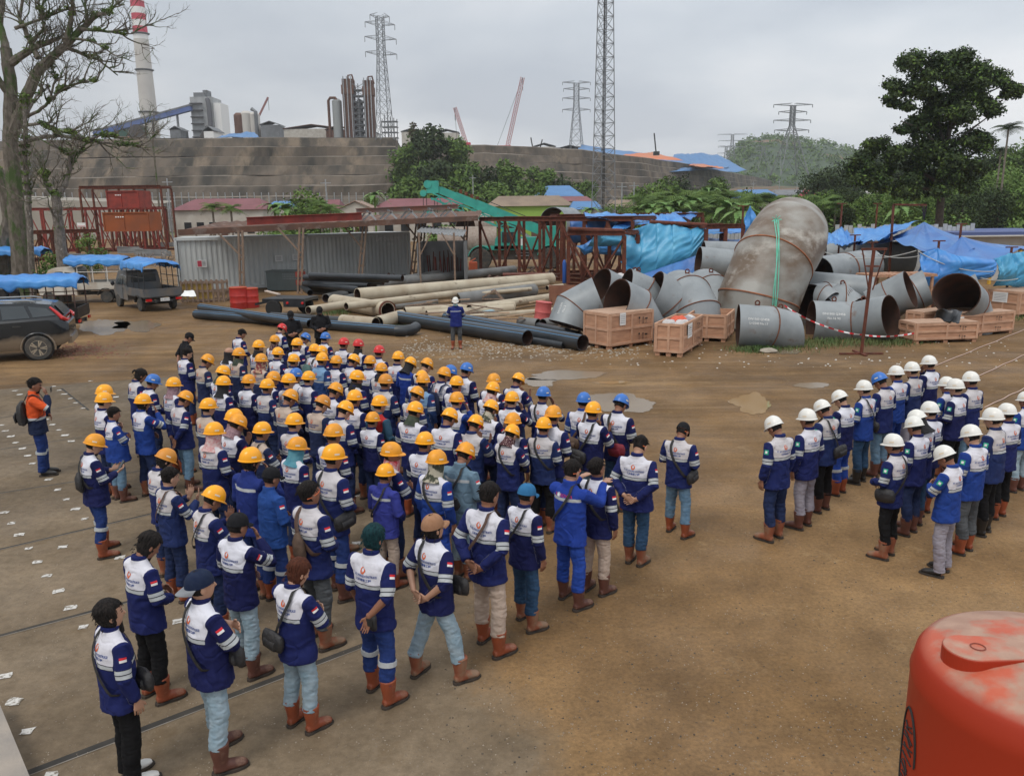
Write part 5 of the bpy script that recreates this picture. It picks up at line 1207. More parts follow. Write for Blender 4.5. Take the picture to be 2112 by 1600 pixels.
# ---- straps and bags in body coordinates
def strap_pts(hi,lo,sgn,extra=.018):
    pts=[]
    for i in range(41):
        a=2*math.pi*i/40;c=math.cos(a);z=lo+(hi-lo)*(.5+.5*c)
        d,w=torso_r(z);x=sgn*(w*.62*c)*(1.0 if c>0 else 1.45);f=math.sqrt(max(0.0,1-min(1,abs(x)/(w+.01))**2))
        y=-math.sin(a)**1*0;y=(d*f+extra)*(1 if math.sin(a)>0 else-1)*min(1,abs(math.sin(a))*2.2)
        pts.append(V3((x,y-.008,z+(.026 if c>.9 else 0))))
    return pts
BAGME={}
def bag(kind,sgn=1):
    """meshes (strap, pouch) for a shoulder bag; sgn +1: strap runs over the left shoulder, bag at the right hip"""
    key=(kind,sgn)
    if key in BAGME:return BAGME[key]
    s=MB();b=MB()
    if kind.startswith('cross'):
        p=strap_pts(1.405,.92,-sgn);s.path(p,[(.019,.0035)]*len(p),6,0,False,ref=(-sgn,0,.3))
        loc={'crossb':(sgn*.10,-.185,.95),'crossf':(sgn*.16,.15,.98),'crosss':(sgn*.225,-.02,.93)}[kind]
        rz={'crossb':0,'crossf':0,'crosss':90}[kind]
        M=Matrix.Translation(loc)@Matrix.Rotation(R(rz),4,'Z')@Matrix.Rotation(R(-sgn*8),4,'Y')
        b.path([M@V3((x,0,0)) for x in (-.13,-.11,0,.11,.13)],[(.05,.02),(.085,.04),(.10,.05),(.085,.04),(.05,.02)],10,0,True,ref=M.to_3x3()@V3((0,0,1)))
        b.path([M@V3((x,-.035,-.02)) for x in (-.08,-.07,.07,.08)],[(.03,.01),(.05,.028),(.05,.028),(.03,.01)],8,0,True,ref=M.to_3x3()@V3((0,0,1)))
    elif kind=='pack':
        b.path([(0,-.19,.90),(0,-.20,.93),(0,-.215,1.05),(0,-.20,1.22),(0,-.18,1.30)],[(.03,.08),(.075,.14),(.09,.15),(.07,.13),(.03,.08)],12,0,True,ref=(0,1,0))
        b.path([(0,-.30,.96),(0,-.305,1.06),(0,-.29,1.12)],[(.02,.09),(.035,.10),(.015,.08)],8,0,True,ref=(0,1,0))
        for sx in (1,-1):
            p=[(sx*.10,-.15,1.30),(sx*.11,-.10,1.40),(sx*.115,0,1.425),(sx*.12,.09,1.37),(sx*.13,.145,1.24),(sx*.16,.13,1.08),(sx*.175,.0,1.0),(sx*.13,-.14,.97)]
            s.path(p,[(.024,.006)]*8,6,0,True,ref=(1,0,0))
    elif kind=='sling':
        p=strap_pts(1.405,1.0,sgn);s.path(p,[(.024,.005)]*len(p),6,0,False,ref=(sgn,0,.3))
        b.path([(-sgn*.05,-.17,.96),(-sgn*.05,-.19,1.02),(-sgn*.03,-.19,1.15),(0,-.17,1.22)],[(.02,.05),(.05,.085),(.045,.075),(.02,.03)],10,0,True,ref=(0,1,0))
    elif kind=='strap':
        p=strap_pts(1.405,.98,-sgn);s.path(p,[(.017,.0035)]*len(p),6,0,False,ref=(-sgn,0,.3))
        b.path([(sgn*.12,.17,.98),(sgn*.12,.185,1.03),(sgn*.12,.17,1.12)],[(.03,.06),(.05,.09),(.03,.06)],8,0,True,ref=(0,1,0))
    BAGME[key]=(pm(s,'strap',[STRAP]),pm(b,'pouch',[BAGK]))
    return BAGME[key]
def setmat(o,i,m):
    if m is None:return
    o.material_slots[i].link='OBJECT';o.material_slots[i].material=m

def person(px,py,hat,jk,tr,arm='front',hd=0,st=0,head=None,foot=None,label=None,ex='',ht=1.70,group='workers at the assembly',patch=None,fine=False,fat=1.0):
    """px,py: image position of the top of the head; foot: image position midway between the feet when they can be seen"""
    ex=ex.split()
    top=1.722 if hat in HM else 1.69
    if hd in (1,5):top-=.02
    if foot:
        G=gz(*foot);s=hat_s=hat_h(G,py)/top;s=min(max(s,.90),1.09)
    else:
        s=1+rng.uniform(-.03,.03);G=gz(px,py,top*s);G.z=0
    hdg=head if head is not None else 38
    rolled='rolled' in ex;patch=patch or ('flag' if hdg>0 else 'green')
    P=proto(arm,hd,st,fat,rolled,fine,patch,low='shoes' in ex)
    if jk=='N':jk=rng.choice(['N','N','Na','Nb'])
    root=thing('person',label,'person',(G.x,G.y,0.003),-R(hdg),group);root.scale=(s,s,s)
    bo=link('body',P['body'],root)
    if rng.random()<.25 or 'fair' in ex:setmat(bo,0,SKIN2)
    j=link('shirt' if jk in ('O','K','V','P','G') else 'jacket',P['jacket'],root);setmat(j,0,JM[jk])
    if jk in ('N','N2','D','Ry','L','Na','Nb'):
        link('back_print',P['print'],j)
    if jk not in ('K','C','Cn','V','F','O','X'):link('sleeve_patch',P['patch'],j)
    t=link('trousers',P['trousers'],root);setmat(t,0,TM[tr])
    if tr in ('C','Cn') and 'nobands' not in ex:link('reflective_band',P['bands'],t)
    bm=BOOTK if 'bk' in ex else (BOOT2 if 'bb' in ex or rng.random()<.2 else (BOOT3 if rng.random()<.35 else BOOT))
    for fx,fy,fr in P['feet']:
        b=link('shoe' if 'shoes' in ex else 'boot',SHOEME if 'shoes' in ex else BOOTME,root);b.location=(fx,fy,0);b.rotation_euler=(0,0,-R(fr));setmat(b,0,SHOEW if 'wshoe' in ex else (BOOTK if 'shoes' in ex else bm))
        so_=link('sole',SOLEME,b)
    def onhead(name,me,m=None,i=0):
        o=link(name,me,root);o.matrix_local=P['head'];setmat(o,i,m);return o
    if hat in HM:onhead('helmet',HELM,HM['Yb' if hat=='Y' and rng.random()<.4 else hat])
    hk='long' if ('lhair' in ex or hat=='long') else ('bob' if ('bob' in ex or hat in ('bob','pony')) else 'short')
    hcol=HAIRB if 'brown' in ex else (HAIRT if 'thair' in ex else None)
    if 'hood' not in ex and 'wrap' not in ex:onhead('hair',(HAIRU if hat in HM or hat.startswith('cap') or hat=='beanie' else HAIRS)[hk],hcol)
    if hat=='pony':
        q=MB();q.path([(0,-.10,.17),(0,-.135,.165),(0,-.15,.14),(0,-.145,.10)],[.016,.022,.02,.008],8);onhead('ponytail',pm(q,'ponytail',[HAIRM]))
    if hat.startswith('cap'):
        c=hat.split('_')[1];o=onhead('cap',CAPB if 'backward' in ex else CAPF,CAPM[c]);setmat(o,1,CAPM['g'] if 'backward' in ex else CAPM[c])
    if hat=='beanie':onhead('beanie',CAPF,CAPM['k']).scale=(1.0,.98,1.0)
    for k in SCARFM:
        if k in ex:onhead('scarf',SCARF['hood' if 'hood' in ex else 'neck'],SCARFM[k])
    if 'gl' in ex:onhead('glasses_strap',GLASSME)
    if 'ear' in ex:onhead('ear_defenders',EARME)
    if 'mask' in ex:onhead('face_mask',MASKME)
    return root,P,(G,s,hdg)
hat_h=hat
BAGLAB=[]
def carry(per,kind,sgn,m,name,label,sm=None):
    root,P,(G,s,h)=per;st_,po=bag(kind,sgn)
    t=thing(name,label,'bag',(G.x,G.y,0.003),-R(h),'bags worn by the workers');t.scale=(s,s,s)
    a=link('strap',st_,t);b=link('pouch',po,t);setmat(a,0,sm);setmat(b,0,m)
# ================================================================== YARD
# ---- shipping containers
def corr_box(mb,w,dp,h,z0=0.12,pitch=.28,dep=.045):
    def side(a,b,nrm):
        a,b=Vector(a),Vector(b);L_=(b-a).length;n=int(L_/pitch)*4;d=(b-a)/n;P=[]
        for i in range(n+1):P.append(a+d*i+Vector(nrm)*(-dep if (i//2)%2 else 0))
        vs=[(p.x,p.y,z) for z in (z0,z0+h) for p in P];k=len(P);mb.add(vs,[(i,i+1,k+i+1,k+i) for i in range(k-1)])
    x,y=w/2,dp/2;side((-x,-y,0),(x,-y,0),(0,-1,0));side((x,-y,0),(x,y,0),(1,0,0));side((x,y,0),(-x,y,0),(0,1,0))
def container(label,pa,pb,h,m,doors=True):
    a,b=gz(*pa),gz(*pb);w=(b-a).length;ang=math.atan2((b-a).y,(b-a).x);dp=2.44;c=(a+b)/2+Vector((-math.sin(ang),math.cos(ang),0))*dp/2
    t=thing('shipping_container',label,'container',c,ang,'grey shipping containers under the shed roof');mb=MB();corr_box(mb,w-.2,dp-.1,h-.1,.2);mb.build('corrugated_wall',m,t)
    mb=MB();mb.box((0,0,h+.13),(w-.1,dp-.04,.06));mb.build('roof',m,t);mb=MB()
    for z in (.13,h+.06):[mb.beam((-w/2,s*dp/2,z),(w/2,s*dp/2,z),.15,.16) for s in (1,-1)];[mb.beam((s*w/2,-dp/2,z),(s*w/2,dp/2,z),.15,.16) for s in (1,-1)]
    for s in (1,-1):[mb.beam((s*w/2,q*dp/2,.1),(s*w/2,q*dp/2,h+.1),.15) for q in (1,-1)]
    mb.build('frame',m,t)
    if doors:
        for q in (-1,1):
            mb=MB();mb.box((-w/2-.03,q*dp/4,h/2+.1),(.05,dp/2-.1,h-.2));[mb.tube((-w/2-.08,q*dp/4+s,.2),(-w/2-.08,q*dp/4+s,h),.025,n=6) for s in (-.3,.0,.3)];mb.build('door',mat('door_pale_paint',(.50,.53,.54),(.36,.39,.40),.6,0,2),t)
    return t
CG=mat('container_grey',(.62,.64,.62),(.50,.52,.51),.65,.1,.9,0,c3=(.17,.10,.07),s3=1.6,lo3=.66,hi3=.76,stretch=(1,1,.4))
t=container('long grey corrugated container with doors at its left end',(372,600),(640,592),2.9,CG)
container('second grey corrugated container with white lettering at its top right',(642,591),(846,574),2.9,CG,False)
def sign_on(root,label,pts_px,Y,ang,w,h,z,x,txts=(),m=None,name='notice'):
    pass
cont=[o for o in bpy.data.objects if o.name.startswith('shipping_container')]
for o,x,z,w,h,col in ((cont[0],-2.35,1.55,.55,.42,1),(cont[0],2.0,1.75,.42,.36,0),(cont[0],3.0,1.80,.42,.36,0)):
    mb=MB();mb.box((x,-1.30,z),(w,.02,h));
    if col:mb.box((x-w*.22,-1.315,z),(w*.42,.012,h*.8),mi=1)
    for k in range(4):mb.box((x+w*(.22 if col else 0),-1.315,z+h*(.3-.18*k)),(w*(.35 if col else .7),.01,h*.05),mi=2)
    mb.build('notice',[PAPER(),FRED,INK()],o)
mb=MB();M=Matrix.Translation((2.0,-1.27,2.55))@Matrix.Rotation(R(90),4,'X');add_text(mb,'LIFE QUALITY',.30,M);add_text(mb,'1616',.26,Matrix.Translation((2.2,-1.27,2.25))@Matrix.Rotation(R(90),4,'X'));mb.build('lettering',PAPER(),cont[1])
# ---- long shed roof over the containers
t=thing('open_shed','long open shed of timber posts and rusty sheets covering the containers','shed',(0,0,0))
rf=[(378,492,41),(990,447,52)];ZR=3.35
fa,fb=gy(368,476,42.3),gy(985,447,50.5)
def RP(s,back,dz=0):p=fa.lerp(fb,s);return Vector((p.x,p.y+back,p.z+dz+back*.055))
mb=MB();mb.grid(lambda u,v:RP(u,v*6.5,.03*math.sin(u*160)+.05*noise.noise((u*12,v*3,1))),160,6);SHS=mat('rusty_roof_sheet',(.17,.085,.055),(.10,.06,.045),.9,0,1.5,.2,20,c3=(.24,.19,.16),s3=1.2);o=mb.build('roof_sheets',SHS,t);md=o.modifiers.new('s','SOLIDIFY');md.thickness=.03
mb=MB();mb.beam(RP(0,-.06,-.09),RP(1,-.06,-.09),.05,.30);mb.build('fascia',mat('rusty_roof_sheet',(0,0,0)),t)
mb=MB();mb.beam(RP(0,.05,-.16),RP(1,.05,-.16),.12,.18);mb.beam(RP(0,6.4,-.12),RP(1,6.4,-.12),.12,.18);[mb.beam(RP(k/24,0,-.08),RP(k/24,6.4,-.08),.08,.12) for k in range(25)];mb.build('purlins',OLDWOOD(),t)
for s,px,py in ((.02,392,590),(.20,500,612),(.40,618,606),(.60,741,594),(.785,848,584),(.80,862,580),(.955,956,572)):
    g=gz(px,py);tp=RP(s,0,-.15);tp=Vector((g.x+(tp.x-g.x)*.6,g.y+.0,tp.z));mb=MB();mb.beam(g+Vector((-.10,0,0)),tp+Vector((-.10,0,0)),.10,.12);mb.beam(g+Vector((.10,0,0)),tp+Vector((.10,0,0)),.10,.12)
    [mb.box(((g.x+tp.x)/2,g.y+.01,z),(.22,.08,.12)) for z in (.6,1.3,2.0,2.7)]
    if s not in (.785,):mb.beam(tp+Vector((-1.3,0,.0)),g.lerp(tp,.62),.09,.09)
    mb.build('post',OLDWOOD(),t)
mb=MB();a,b=RP(.19,.6,.30),RP(.565,.6,.30);mb.hbeam(a,b,.3,.42);tag(mb.build('steel_beam',PRIMER()),'long red primed steel beam lying on the shed roof','steel beam')
t2=thing('roof_truss','grey and rust steel truss lying on the right half of the shed roof','truss',(0,0,0));mb=MB();a,b=RP(.545,.8,.60),RP(.92,.8,.62);mb.hbeam(a,b,.3,.28);mb.build('top_chord',mat('pale_rust',(.22,.17,.15),(.28,.12,.08),.8,0,2),t2)
mb=MB()
for k in range(5):p=a.lerp(b,(k+.5)/5);mb.beam(p+Vector((-.5,0,-.55)),p,.09);mb.beam(p+Vector((.5,0,-.55)),p,.09);mb.beam(p+Vector((-.25,0,-.55)),p+Vector((.25,0,-.1)),.09)
mb.build('web',GALV(),t2)
# small tool shed at its right end
t=thing('tool_shed','small dark lean-to with tools hanging at the right end of the long shed','shed',(0,0,0));mb=MB();A,B=gy(858,478,46),gy(955,487,46);mb.grid(lambda u,v:A.lerp(B,u)+Vector((0,v*4,v*.25+.03*math.sin(u*80))),60,4);o=mb.build('roof',CORR,t);o.modifiers.new('s','SOLIDIFY').thickness=.03
g0,g1=gz(868,572),gz(930,572);mb=MB();mb.box(((A.x+B.x)/2,49.6,1.3),(B.x-A.x,.06,2.6));mb.box((A.x,48,1.3),(.06,3.4,2.6));mb.box((B.x,48.2,1.3),(.06,3,2.6));mb.build('wall',CORR,t)
for x in (864,936):p=gy(x,480,46);mb=MB();mb.beam((p.x,46,0),(p.x,46,p.z),.1);mb.beam((p.x,46,1.9),(p.x+(.7 if x<900 else-.7),46,p.z),.07);mb.build('post',OLDWOOD(),t)
rr_=random.Random(4)
for k in range(16):x=A.x+.3+k*(B.x-A.x-.6)/16;mb=MB();mb.beam((x,49.5,rr_.uniform(.3,.9)),(x+rr_.uniform(-.1,.1),49.5,rr_.uniform(1.5,2.1)),.05);mb.build('hanging_tool',RUST() if k%3 else PRIMER(),t)
t=thing('pump_set','bright red pump with white label standing in the tool shed','pump',gz(920,572));mb=MB();mb.box((0,0,.35),(.35,.3,.7));mb.lathe([(.16,.7),(.22,.8),(.22,1.1),(.12,1.2)],12);mb.build('body',REDP(),t);mb=MB();mb.box((0,0,1.5),(.5,.35,.45));mb.build('motor_cover',REDP(),t);mb=MB();mb.box((.05,-.19,1.52),(.25,.02,.16));mb.build('label_plate',PAPER(),t)

# ---- vehicles
def wheel(parent,x,y,r=.33,w=.2,spokes=0,m=None,rimm=None):
    M=Matrix.Translation((x,y,r))@Matrix.Rotation(R(90),4,'X');t=MB();t.lathe([(r*.62,-w/2),(r*.93,-w/2),(r,-w*.36),(r,w*.36),(r*.93,w/2),(r*.62,w/2)],24,M=M);o=t.build('wheel',m or RUBBER(),parent,True)
    q=MB();q.lathe([(.001,-w*.3),(r*.62,-w*.3),(r*.64,-w*.48),(r*.64,w*.48),(r*.62,w*.3),(.001,w*.3)],20,M=M)
    q.lathe([(.001,-w*.5),(r*.16,-w*.48),(r*.16,w*.48),(.001,w*.5)],12,M=M);q.build('rim',(rimm or mat('dusty_rim',(.30,.25,.20),(.22,.19,.16),.6,.2,3)) if not spokes else DARK(),o,True)
    if spokes:
        q=MB()
        for s in (-1,1):
            for k in range(spokes):
                a=6.283*k/spokes;
                for da in (-.16,.16):q.beam(M@Vector((math.cos(a)*r*.12,math.sin(a)*r*.12,s*w*.46)),M@Vector((math.cos(a+da)*r*.62,math.sin(a+da)*r*.62,s*w*.46)),r*.10,.02,up=(0,1,0))
            q.path([M@Vector((math.cos(6.283*k/24)*r*.62,math.sin(6.283*k/24)*r*.62,s*w*.46)) for k in range(25)],r*.035,6,0,False)
        q.build('spokes',mat('beige_alloy',(.40,.33,.24),(.32,.27,.2),.5,.1,3),o)
    return o
def loft_side(mb,prof,ys,mi=0):
    """prof: list of cross rows, each [(x,z)...] outline; mirrored body built by giving y half widths per outline point"""
    n=len(prof);vs=[]
    for s in (-1,1):
        for (x,z),y in zip(prof,ys):vs.append((x,s*y,z))
    f=[tuple(range(n))[::-1] if False else tuple(range(n)),tuple(range(n,2*n))[::-1]]+[(i,n+i,n+(i+1)%n,(i+1)%n) for i in range(n)]
    mb.add(vs,f,mi)
# SUV, front to the left (-x)
def by_point(g,lx,ly,a):return (g.x-(lx*math.cos(a)-ly*math.sin(a)),g.y-(lx*math.sin(a)+ly*math.cos(a)),0)
t=thing('sport_utility_vehicle','muddy black sport utility vehicle parked at the left edge','car',by_point(gz(78,742),1.38,-.9,R(22)),R(22));t.scale=(1.06,1.06,1.06)
MUD=mat('muddy_black_paint',(.012,.015,.018),(.018,.02,.022),.25,.2,2,coat=.5);m=MUD
N,L=m.node_tree.nodes,m.node_tree.links;bs=N['Principled BSDF'];tcn=N.new('ShaderNodeTexCoord');sp=N.new('ShaderNodeSeparateXYZ');L.new(tcn.outputs['Object'],sp.inputs[0]);nn_=N.new('ShaderNodeTexNoise');nn_.inputs['Scale'].default_value=2.5;L.new(tcn.outputs['Object'],nn_.inputs['Vector'])
a1=N.new('ShaderNodeMath');a1.operation='MULTIPLY_ADD';L.new(nn_.outputs['Fac'],a1.inputs[0]);a1.inputs[1].default_value=.5;L.new(sp.outputs[2],a1.inputs[2]);rp=N.new('ShaderNodeValToRGB');L.new(a1.outputs[0],rp.inputs[0]);rp.color_ramp.elements[0].position=.78;rp.color_ramp.elements[0].color=(.23,.175,.12,1);rp.color_ramp.elements[1].position=1.12;rp.color_ramp.elements[1].color=(.013,.016,.019,1)
L.new(rp.outputs[0],bs.inputs['Base Color']);r3=N.new('ShaderNodeValToRGB');L.new(a1.outputs[0],r3.inputs[0]);r3.color_ramp.elements[0].position=.78;r3.color_ramp.elements[0].color=(.9,.9,.9,1);r3.color_ramp.elements[1].position=1.12;r3.color_ramp.elements[1].color=(.22,.22,.22,1);L.new(r3.outputs[0],bs.inputs['Roughness'])
def suv_body():
    xs=[-2.28,-2.1,-1.6,-1.0,-.3,.4,1.1,1.7,2.05,2.22];n=len(xs)
    belt=[.88,1.0,1.06,1.12,1.16,1.18,1.20,1.22,1.20,1.02];sill=[.38,.30,.30,.30,.30,.30,.30,.34,.42,.52];hw=[.72,.84,.90,.915,.92,.92,.92,.91,.88,.80]
    vs=[];rows=[]
    for i in range(n):
        z0,z1,w=sill[i],belt[i],hw[i];rows.append([(w*.93,z0),(w,z0+.12),(w*1.0,(z0+z1)/2),(w*.985,z1-.06),(w*.93,z1)])
    mb=MB();k=10
    for i in range(n):vs+=[(xs[i],-y,z) for y,z in rows[i]]+[(xs[i],y,z) for y,z in rows[i][::-1]]
    fs=[(i*k+j,i*k+(j+1)%k,(i+1)*k+(j+1)%k,(i+1)*k+j)[::-1] for i in range(n-1) for j in range(k)]+[tuple(range(k)),tuple((n-1)*k+j for j in range(k))[::-1]]
    mb.add(vs,fs);return mb
suv_body().build('body',MUD,t,True,35)
mb=MB();gx=[-1.15,-.45,.4,1.3,1.85,2.12];gt=[1.14,1.62,1.68,1.66,1.58,1.22];gw=[.84,.72,.71,.70,.68,.80];vs=[]
for x,z,w in zip(gx,gt,gw):vs+=[(x,-.86,1.13),(x,-w,z),(x,w,z),(x,.86,1.13)]
mb.add(vs,[(i*4+j,i*4+j+1,(i+1)*4+j+1,(i+1)*4+j)[::-1] for i in range(5) for j in range(3)]+[(0,1,2,3),(23,22,21,20)]);mb.build('roof',MUD,t,True,30)
for pts in (((-.35,1.2),(-.30,1.56),(.42,1.60),(.48,1.22)),((.56,1.22),(.52,1.60),(1.12,1.59),(1.25,1.24)),((1.33,1.25),(1.22,1.57),(1.68,1.50),(1.92,1.28)),((-1.0,1.19),(-.42,1.55),(-.42,1.2))):
    for s in (-1,1):mb=MB();mb.add([(x,s*(.865-(z-1.13)*.30+.018),z) for x,z in pts],[tuple(range(len(pts)))[::s]]);mb.build('side_window',GLASS(),t)
mb=MB();mb.add([(1.88,-.62,1.56),(1.88,.62,1.56),(2.10,.70,1.27),(2.10,-.70,1.27)],[(0,1,2,3)]);mb.v=[(x+.03,y,z+.01) for x,y,z in mb.v];mb.build('rear_window',GLASS(),t)
for s in (-1,1):
    mb=MB();mb.path([(1.78,s*.745,1.52),(1.93,s*.80,1.38),(2.09,s*.87,1.20),(2.19,s*.80,1.14),(2.215,s*.55,1.13)],[.03,.045,.06,.05,.035],8);mb.build('tail_light',mat('red_lens',(.55,.015,.015),rough=.15,coat=.5),t,True)
    mb=MB();mb.path([(-.5,s*.66,1.70),(-.3,s*.66,1.745),(1.2,s*.66,1.735),(1.4,s*.66,1.69)],.022,6);mb.build('roof_rail',GALV(),t,True)
    for x in (-1.42,1.38):
        mb=MB();mb.path([(x+math.cos(R(a))*.44,s*.915,.36+math.sin(R(a))*.44) for a in range(-10,191,15)],[(.05,.03)]*14,6,ref=(0,1,0));mb.build('wheel_arch',MUD,t,True)
        mb=MB();mb.lathe([(.001,0),(.41,0)],20,M=Matrix.Translation((x,s*.925,.36))@Matrix.Rotation(R(90*s),4,'X'));mb.v=[v for v in mb.v];mb.build('wheel_well',BLACK(),t)
        wheel(t,x,s*.86,.36,.24,5)
    mb=MB();mb.box((.9,s*.935,1.02),(.22,.03,.035));mb.box((-.05,s*.935,1.0),(.22,.03,.035));mb.build('door_handle',DARK(),t)
mb=MB();mb.box((2.2,0,.52),(.12,1.5,.2));mb.build('rear_bumper',MUD,t)
# pickups with a tarpaulin over the bed
def pickup(label,loc,rz,paint,frame_m,canopy=True,bed_len=2.2,mb_cab=True,dirty=None,hoop=1.15,name='pickup_truck',tl='blue tarpaulin canopy stretched over that pickup',group='pickups with blue canopies',plate=True):
    """front towards -x, bed towards +x; origin on the ground at the cab's middle"""
    t=thing(name,label,'pickup',loc,rz,group);W=.82
    mb=MB();prof=[(-1.25,.45),(-1.30,.80),(-1.10,1.02),(-.72,1.70),(-.45,1.80),(.48,1.80),(.56,1.68),(.60,.98),(.60,.42)];ys=[W*.93,W*.97,W,W*.86,W*.84,W*.84,W*.87,W,W]
    loft_side(mb,prof,ys);mb.build('cab',paint,t,True,25)
    mb=MB();mb.add([(-1.09,-.70,1.10),(-1.09,.70,1.10),(-.74,.62,1.66),(-.74,-.62,1.66)],[(0,3,2,1)]);mb.v=[(x-.025,y,z+.012) for x,y,z in mb.v];mb.build('windscreen',GLASS(),t)
    mb=MB();mb.box((.605,0,1.42),(.02,1.15,.36));mb.build('rear_window',GLASS(),t)
    for s in (-1,1):
        mb=MB();mb.add([(x,s*(W-(z-1.0)*.19+.006),z) for x,z in ((-.90,1.12),(-.62,1.60),(-.02,1.62),(-.02,1.12))],[(0,1,2,3)[::s]]);mb.add([(x,s*(W-(z-1.0)*.19+.006),z) for x,z in ((.06,1.14),(.06,1.62),(.42,1.60),(.46,1.14))],[(0,1,2,3)[::s]]);mb.build('side_window',GLASS(),t)
        mb=MB();mb.ell((-.86,s*(W+.14),1.16),(.05,.10,.12),8,6);mb.build('mirror',BLACK(),t,True)
        mb=MB();mb.box((.02,s*(W+.012),.95),(.14,.03,.03));mb.box((-.0,s*(W+.004),.75),(.012,.01,.6));mb.build('door_handle',DARK(),t)
    bx0,bx1,bw,bz=.66,.66+bed_len,.85,.68
    mb=MB();mb.box(((bx0+bx1)/2,0,bz),(bed_len,bw*2,.06));mb.build('bed_floor',DARK(),t)
    for s in (-1,1):
        mb=MB();mb.box(((bx0+bx1)/2,s*bw,bz+.2),(bed_len,.04,.36));[mb.box(((bx0+bx1)/2,s*(bw+.022),bz+z),(bed_len,.014,.03)) for z in (.1,.2,.3,.37)];mb.build('bed_side',paint,t)
        mb=MB();mb.path([(bx1-.85+math.cos(R(a))*.42,s*(bw-.03),.33+math.sin(R(a))*.42) for a in range(10,171,20)],[(.03,.08)]*9,6,ref=(0,0,1));mb.build('mudguard',DARK(),t)
        mb=MB();mb.box((bx1+.02,s*.68,bz-.12),(.05,.26,.11));mb.build('tail_light',mat('red_lens',(0,0,0)),t)
    mb=MB();mb.box((bx1,0,bz+.2),(.04,bw*2,.36));[mb.box((bx1+.022,0,bz+z),(.014,bw*2,.03)) for z in (.1,.2,.3,.37)];mb.build('tailgate',paint,t)
    mb=MB();mb.box((bx1-.1,0,.5),(.08,1.3,.1));mb.beam((-.9,.35,.42),(bx1,.35,.48),.1,.12);mb.beam((-.9,-.35,.42),(bx1,-.35,.48),.1,.12);mb.tube((bx1-.85,-.7,.33),(bx1-.85,.7,.33),.06);mb.build('chassis',DARK(),t)
    if plate:
        mb=MB();mb.box((bx1+.03,.05,bz-.13),(.02,.42,.14));mb.build('number_plate',PAPER(),t)
        mb=MB();add_text(mb,'DD 8559 AI',.085,Matrix.Translation((bx1+.043,.05,bz-.16))@Matrix.Rotation(R(90),4,'Z')@Matrix.Rotation(R(90),4,'X'));mb.build('plate_lettering',INK(),t)
    for x in (-.82,bx1-.85):
        for s in (-1,1):wheel(t,x,s*.72,.31,.19)
    mb=MB();zt=bz+.38+hoop
    for x in (bx0+.05,bx0+bed_len*.36,bx0+bed_len*.68,bx1-.05):
        for s in (-1,1):mb.tube((x,s*.80,bz+.1),(x,s*.78,zt-.12),.022,n=6)
        mb.path([(x,-.78,zt-.12),(x,-.4,zt+.02),(x,0,zt+.10),(x,.4,zt+.02),(x,.78,zt-.12)],.022,6)
    for s in (-1,1):mb.tube((bx0,s*.79,bz+.38+hoop*.45),(bx1,s*.79,bz+.38+hoop*.45),.018,n=6);mb.tube((bx0,s*.78,zt-.12),(bx1,s*.78,zt-.12),.018,n=6)
    mb.build('canopy_frame',frame_m,t)
    if canopy:
        T=TARP();q=MB();X0,X1=(bx0-.55,bx1+.12);sd=loc[0]
        def f(u,v):
            x=X0+(X1-X0)*u;a=-1+2*v;hang=max(0,abs(a)-.72)/.28;y=(min(abs(a),.72)/.72*.83)*(1 if a>0 else-1);y*=1+.04*hang
            z=zt+.17-.19*(abs(y)/.83)**1.2-hang*(.26+.16*noise.noise((u*7+sd,a,2)))-.035*abs(math.sin(u*math.pi*3))+.05*(1-2*abs(noise.noise((u*5+v*3+sd,v*5-u*2,4))))-.14*max(0,u-.94)/.06
            return Vector((x+.05*noise.noise((u*4,v*9,sd)),y*(1+hang*.03*math.sin(u*40)),z))
        q.grid(f,44,26);o=q.build('canopy',T,None,True);o.matrix_world=Matrix.Translation(loc)@Matrix.Rotation(rz,4,'Z');o.modifiers.new('s','SOLIDIFY').thickness=.01;tag(o,tl,'tarpaulin')
    return t
PW=mat('muddy_white_paint',(.62,.59,.52),(.40,.31,.22),.5,0,1.2,lo=.45,hi=.7);PG=mat('grey_truck_paint',(.11,.12,.13),(.20,.165,.13),.5,.1,1.5,lo=.45,hi=.7);PB=mat('black_truck_paint',(.015,.016,.018),(.05,.04,.032),.4,.1,1.5)
pickup('muddy white pickup seen from the side behind the dark cars',by_point(gz(103,627),-.82,-.78,R(5)),R(5),PW,WHITE(),tl='blue canopy tarpaulin over the white pickup')
pickup('grey pickup seen from behind with number plate, beside the container',by_point(gz(336,641),2.6,0,R(-46)),R(-46),PG,BLACK(),tl='blue canopy tarpaulin over the grey pickup')
pickup('black pickup hidden behind the muddy black car',by_point(gz(166,693),2.86,-.8,R(14)),R(14),PB,mat('rusty_frame',(.10,.045,.035),(.06,.035,.03),.8),tl='blue canopy tarpaulin over the black pickup',hoop=1.05,plate=False)
pickup('truck at the far left edge with a tall blue slatted canopy',by_point(gz(88,606),3.2,-.8,R(8)),R(8),PB,BLACK(),tl='blue canopy tarpaulin over the truck at the far left',hoop=1.45,plate=False,bed_len=2.6)

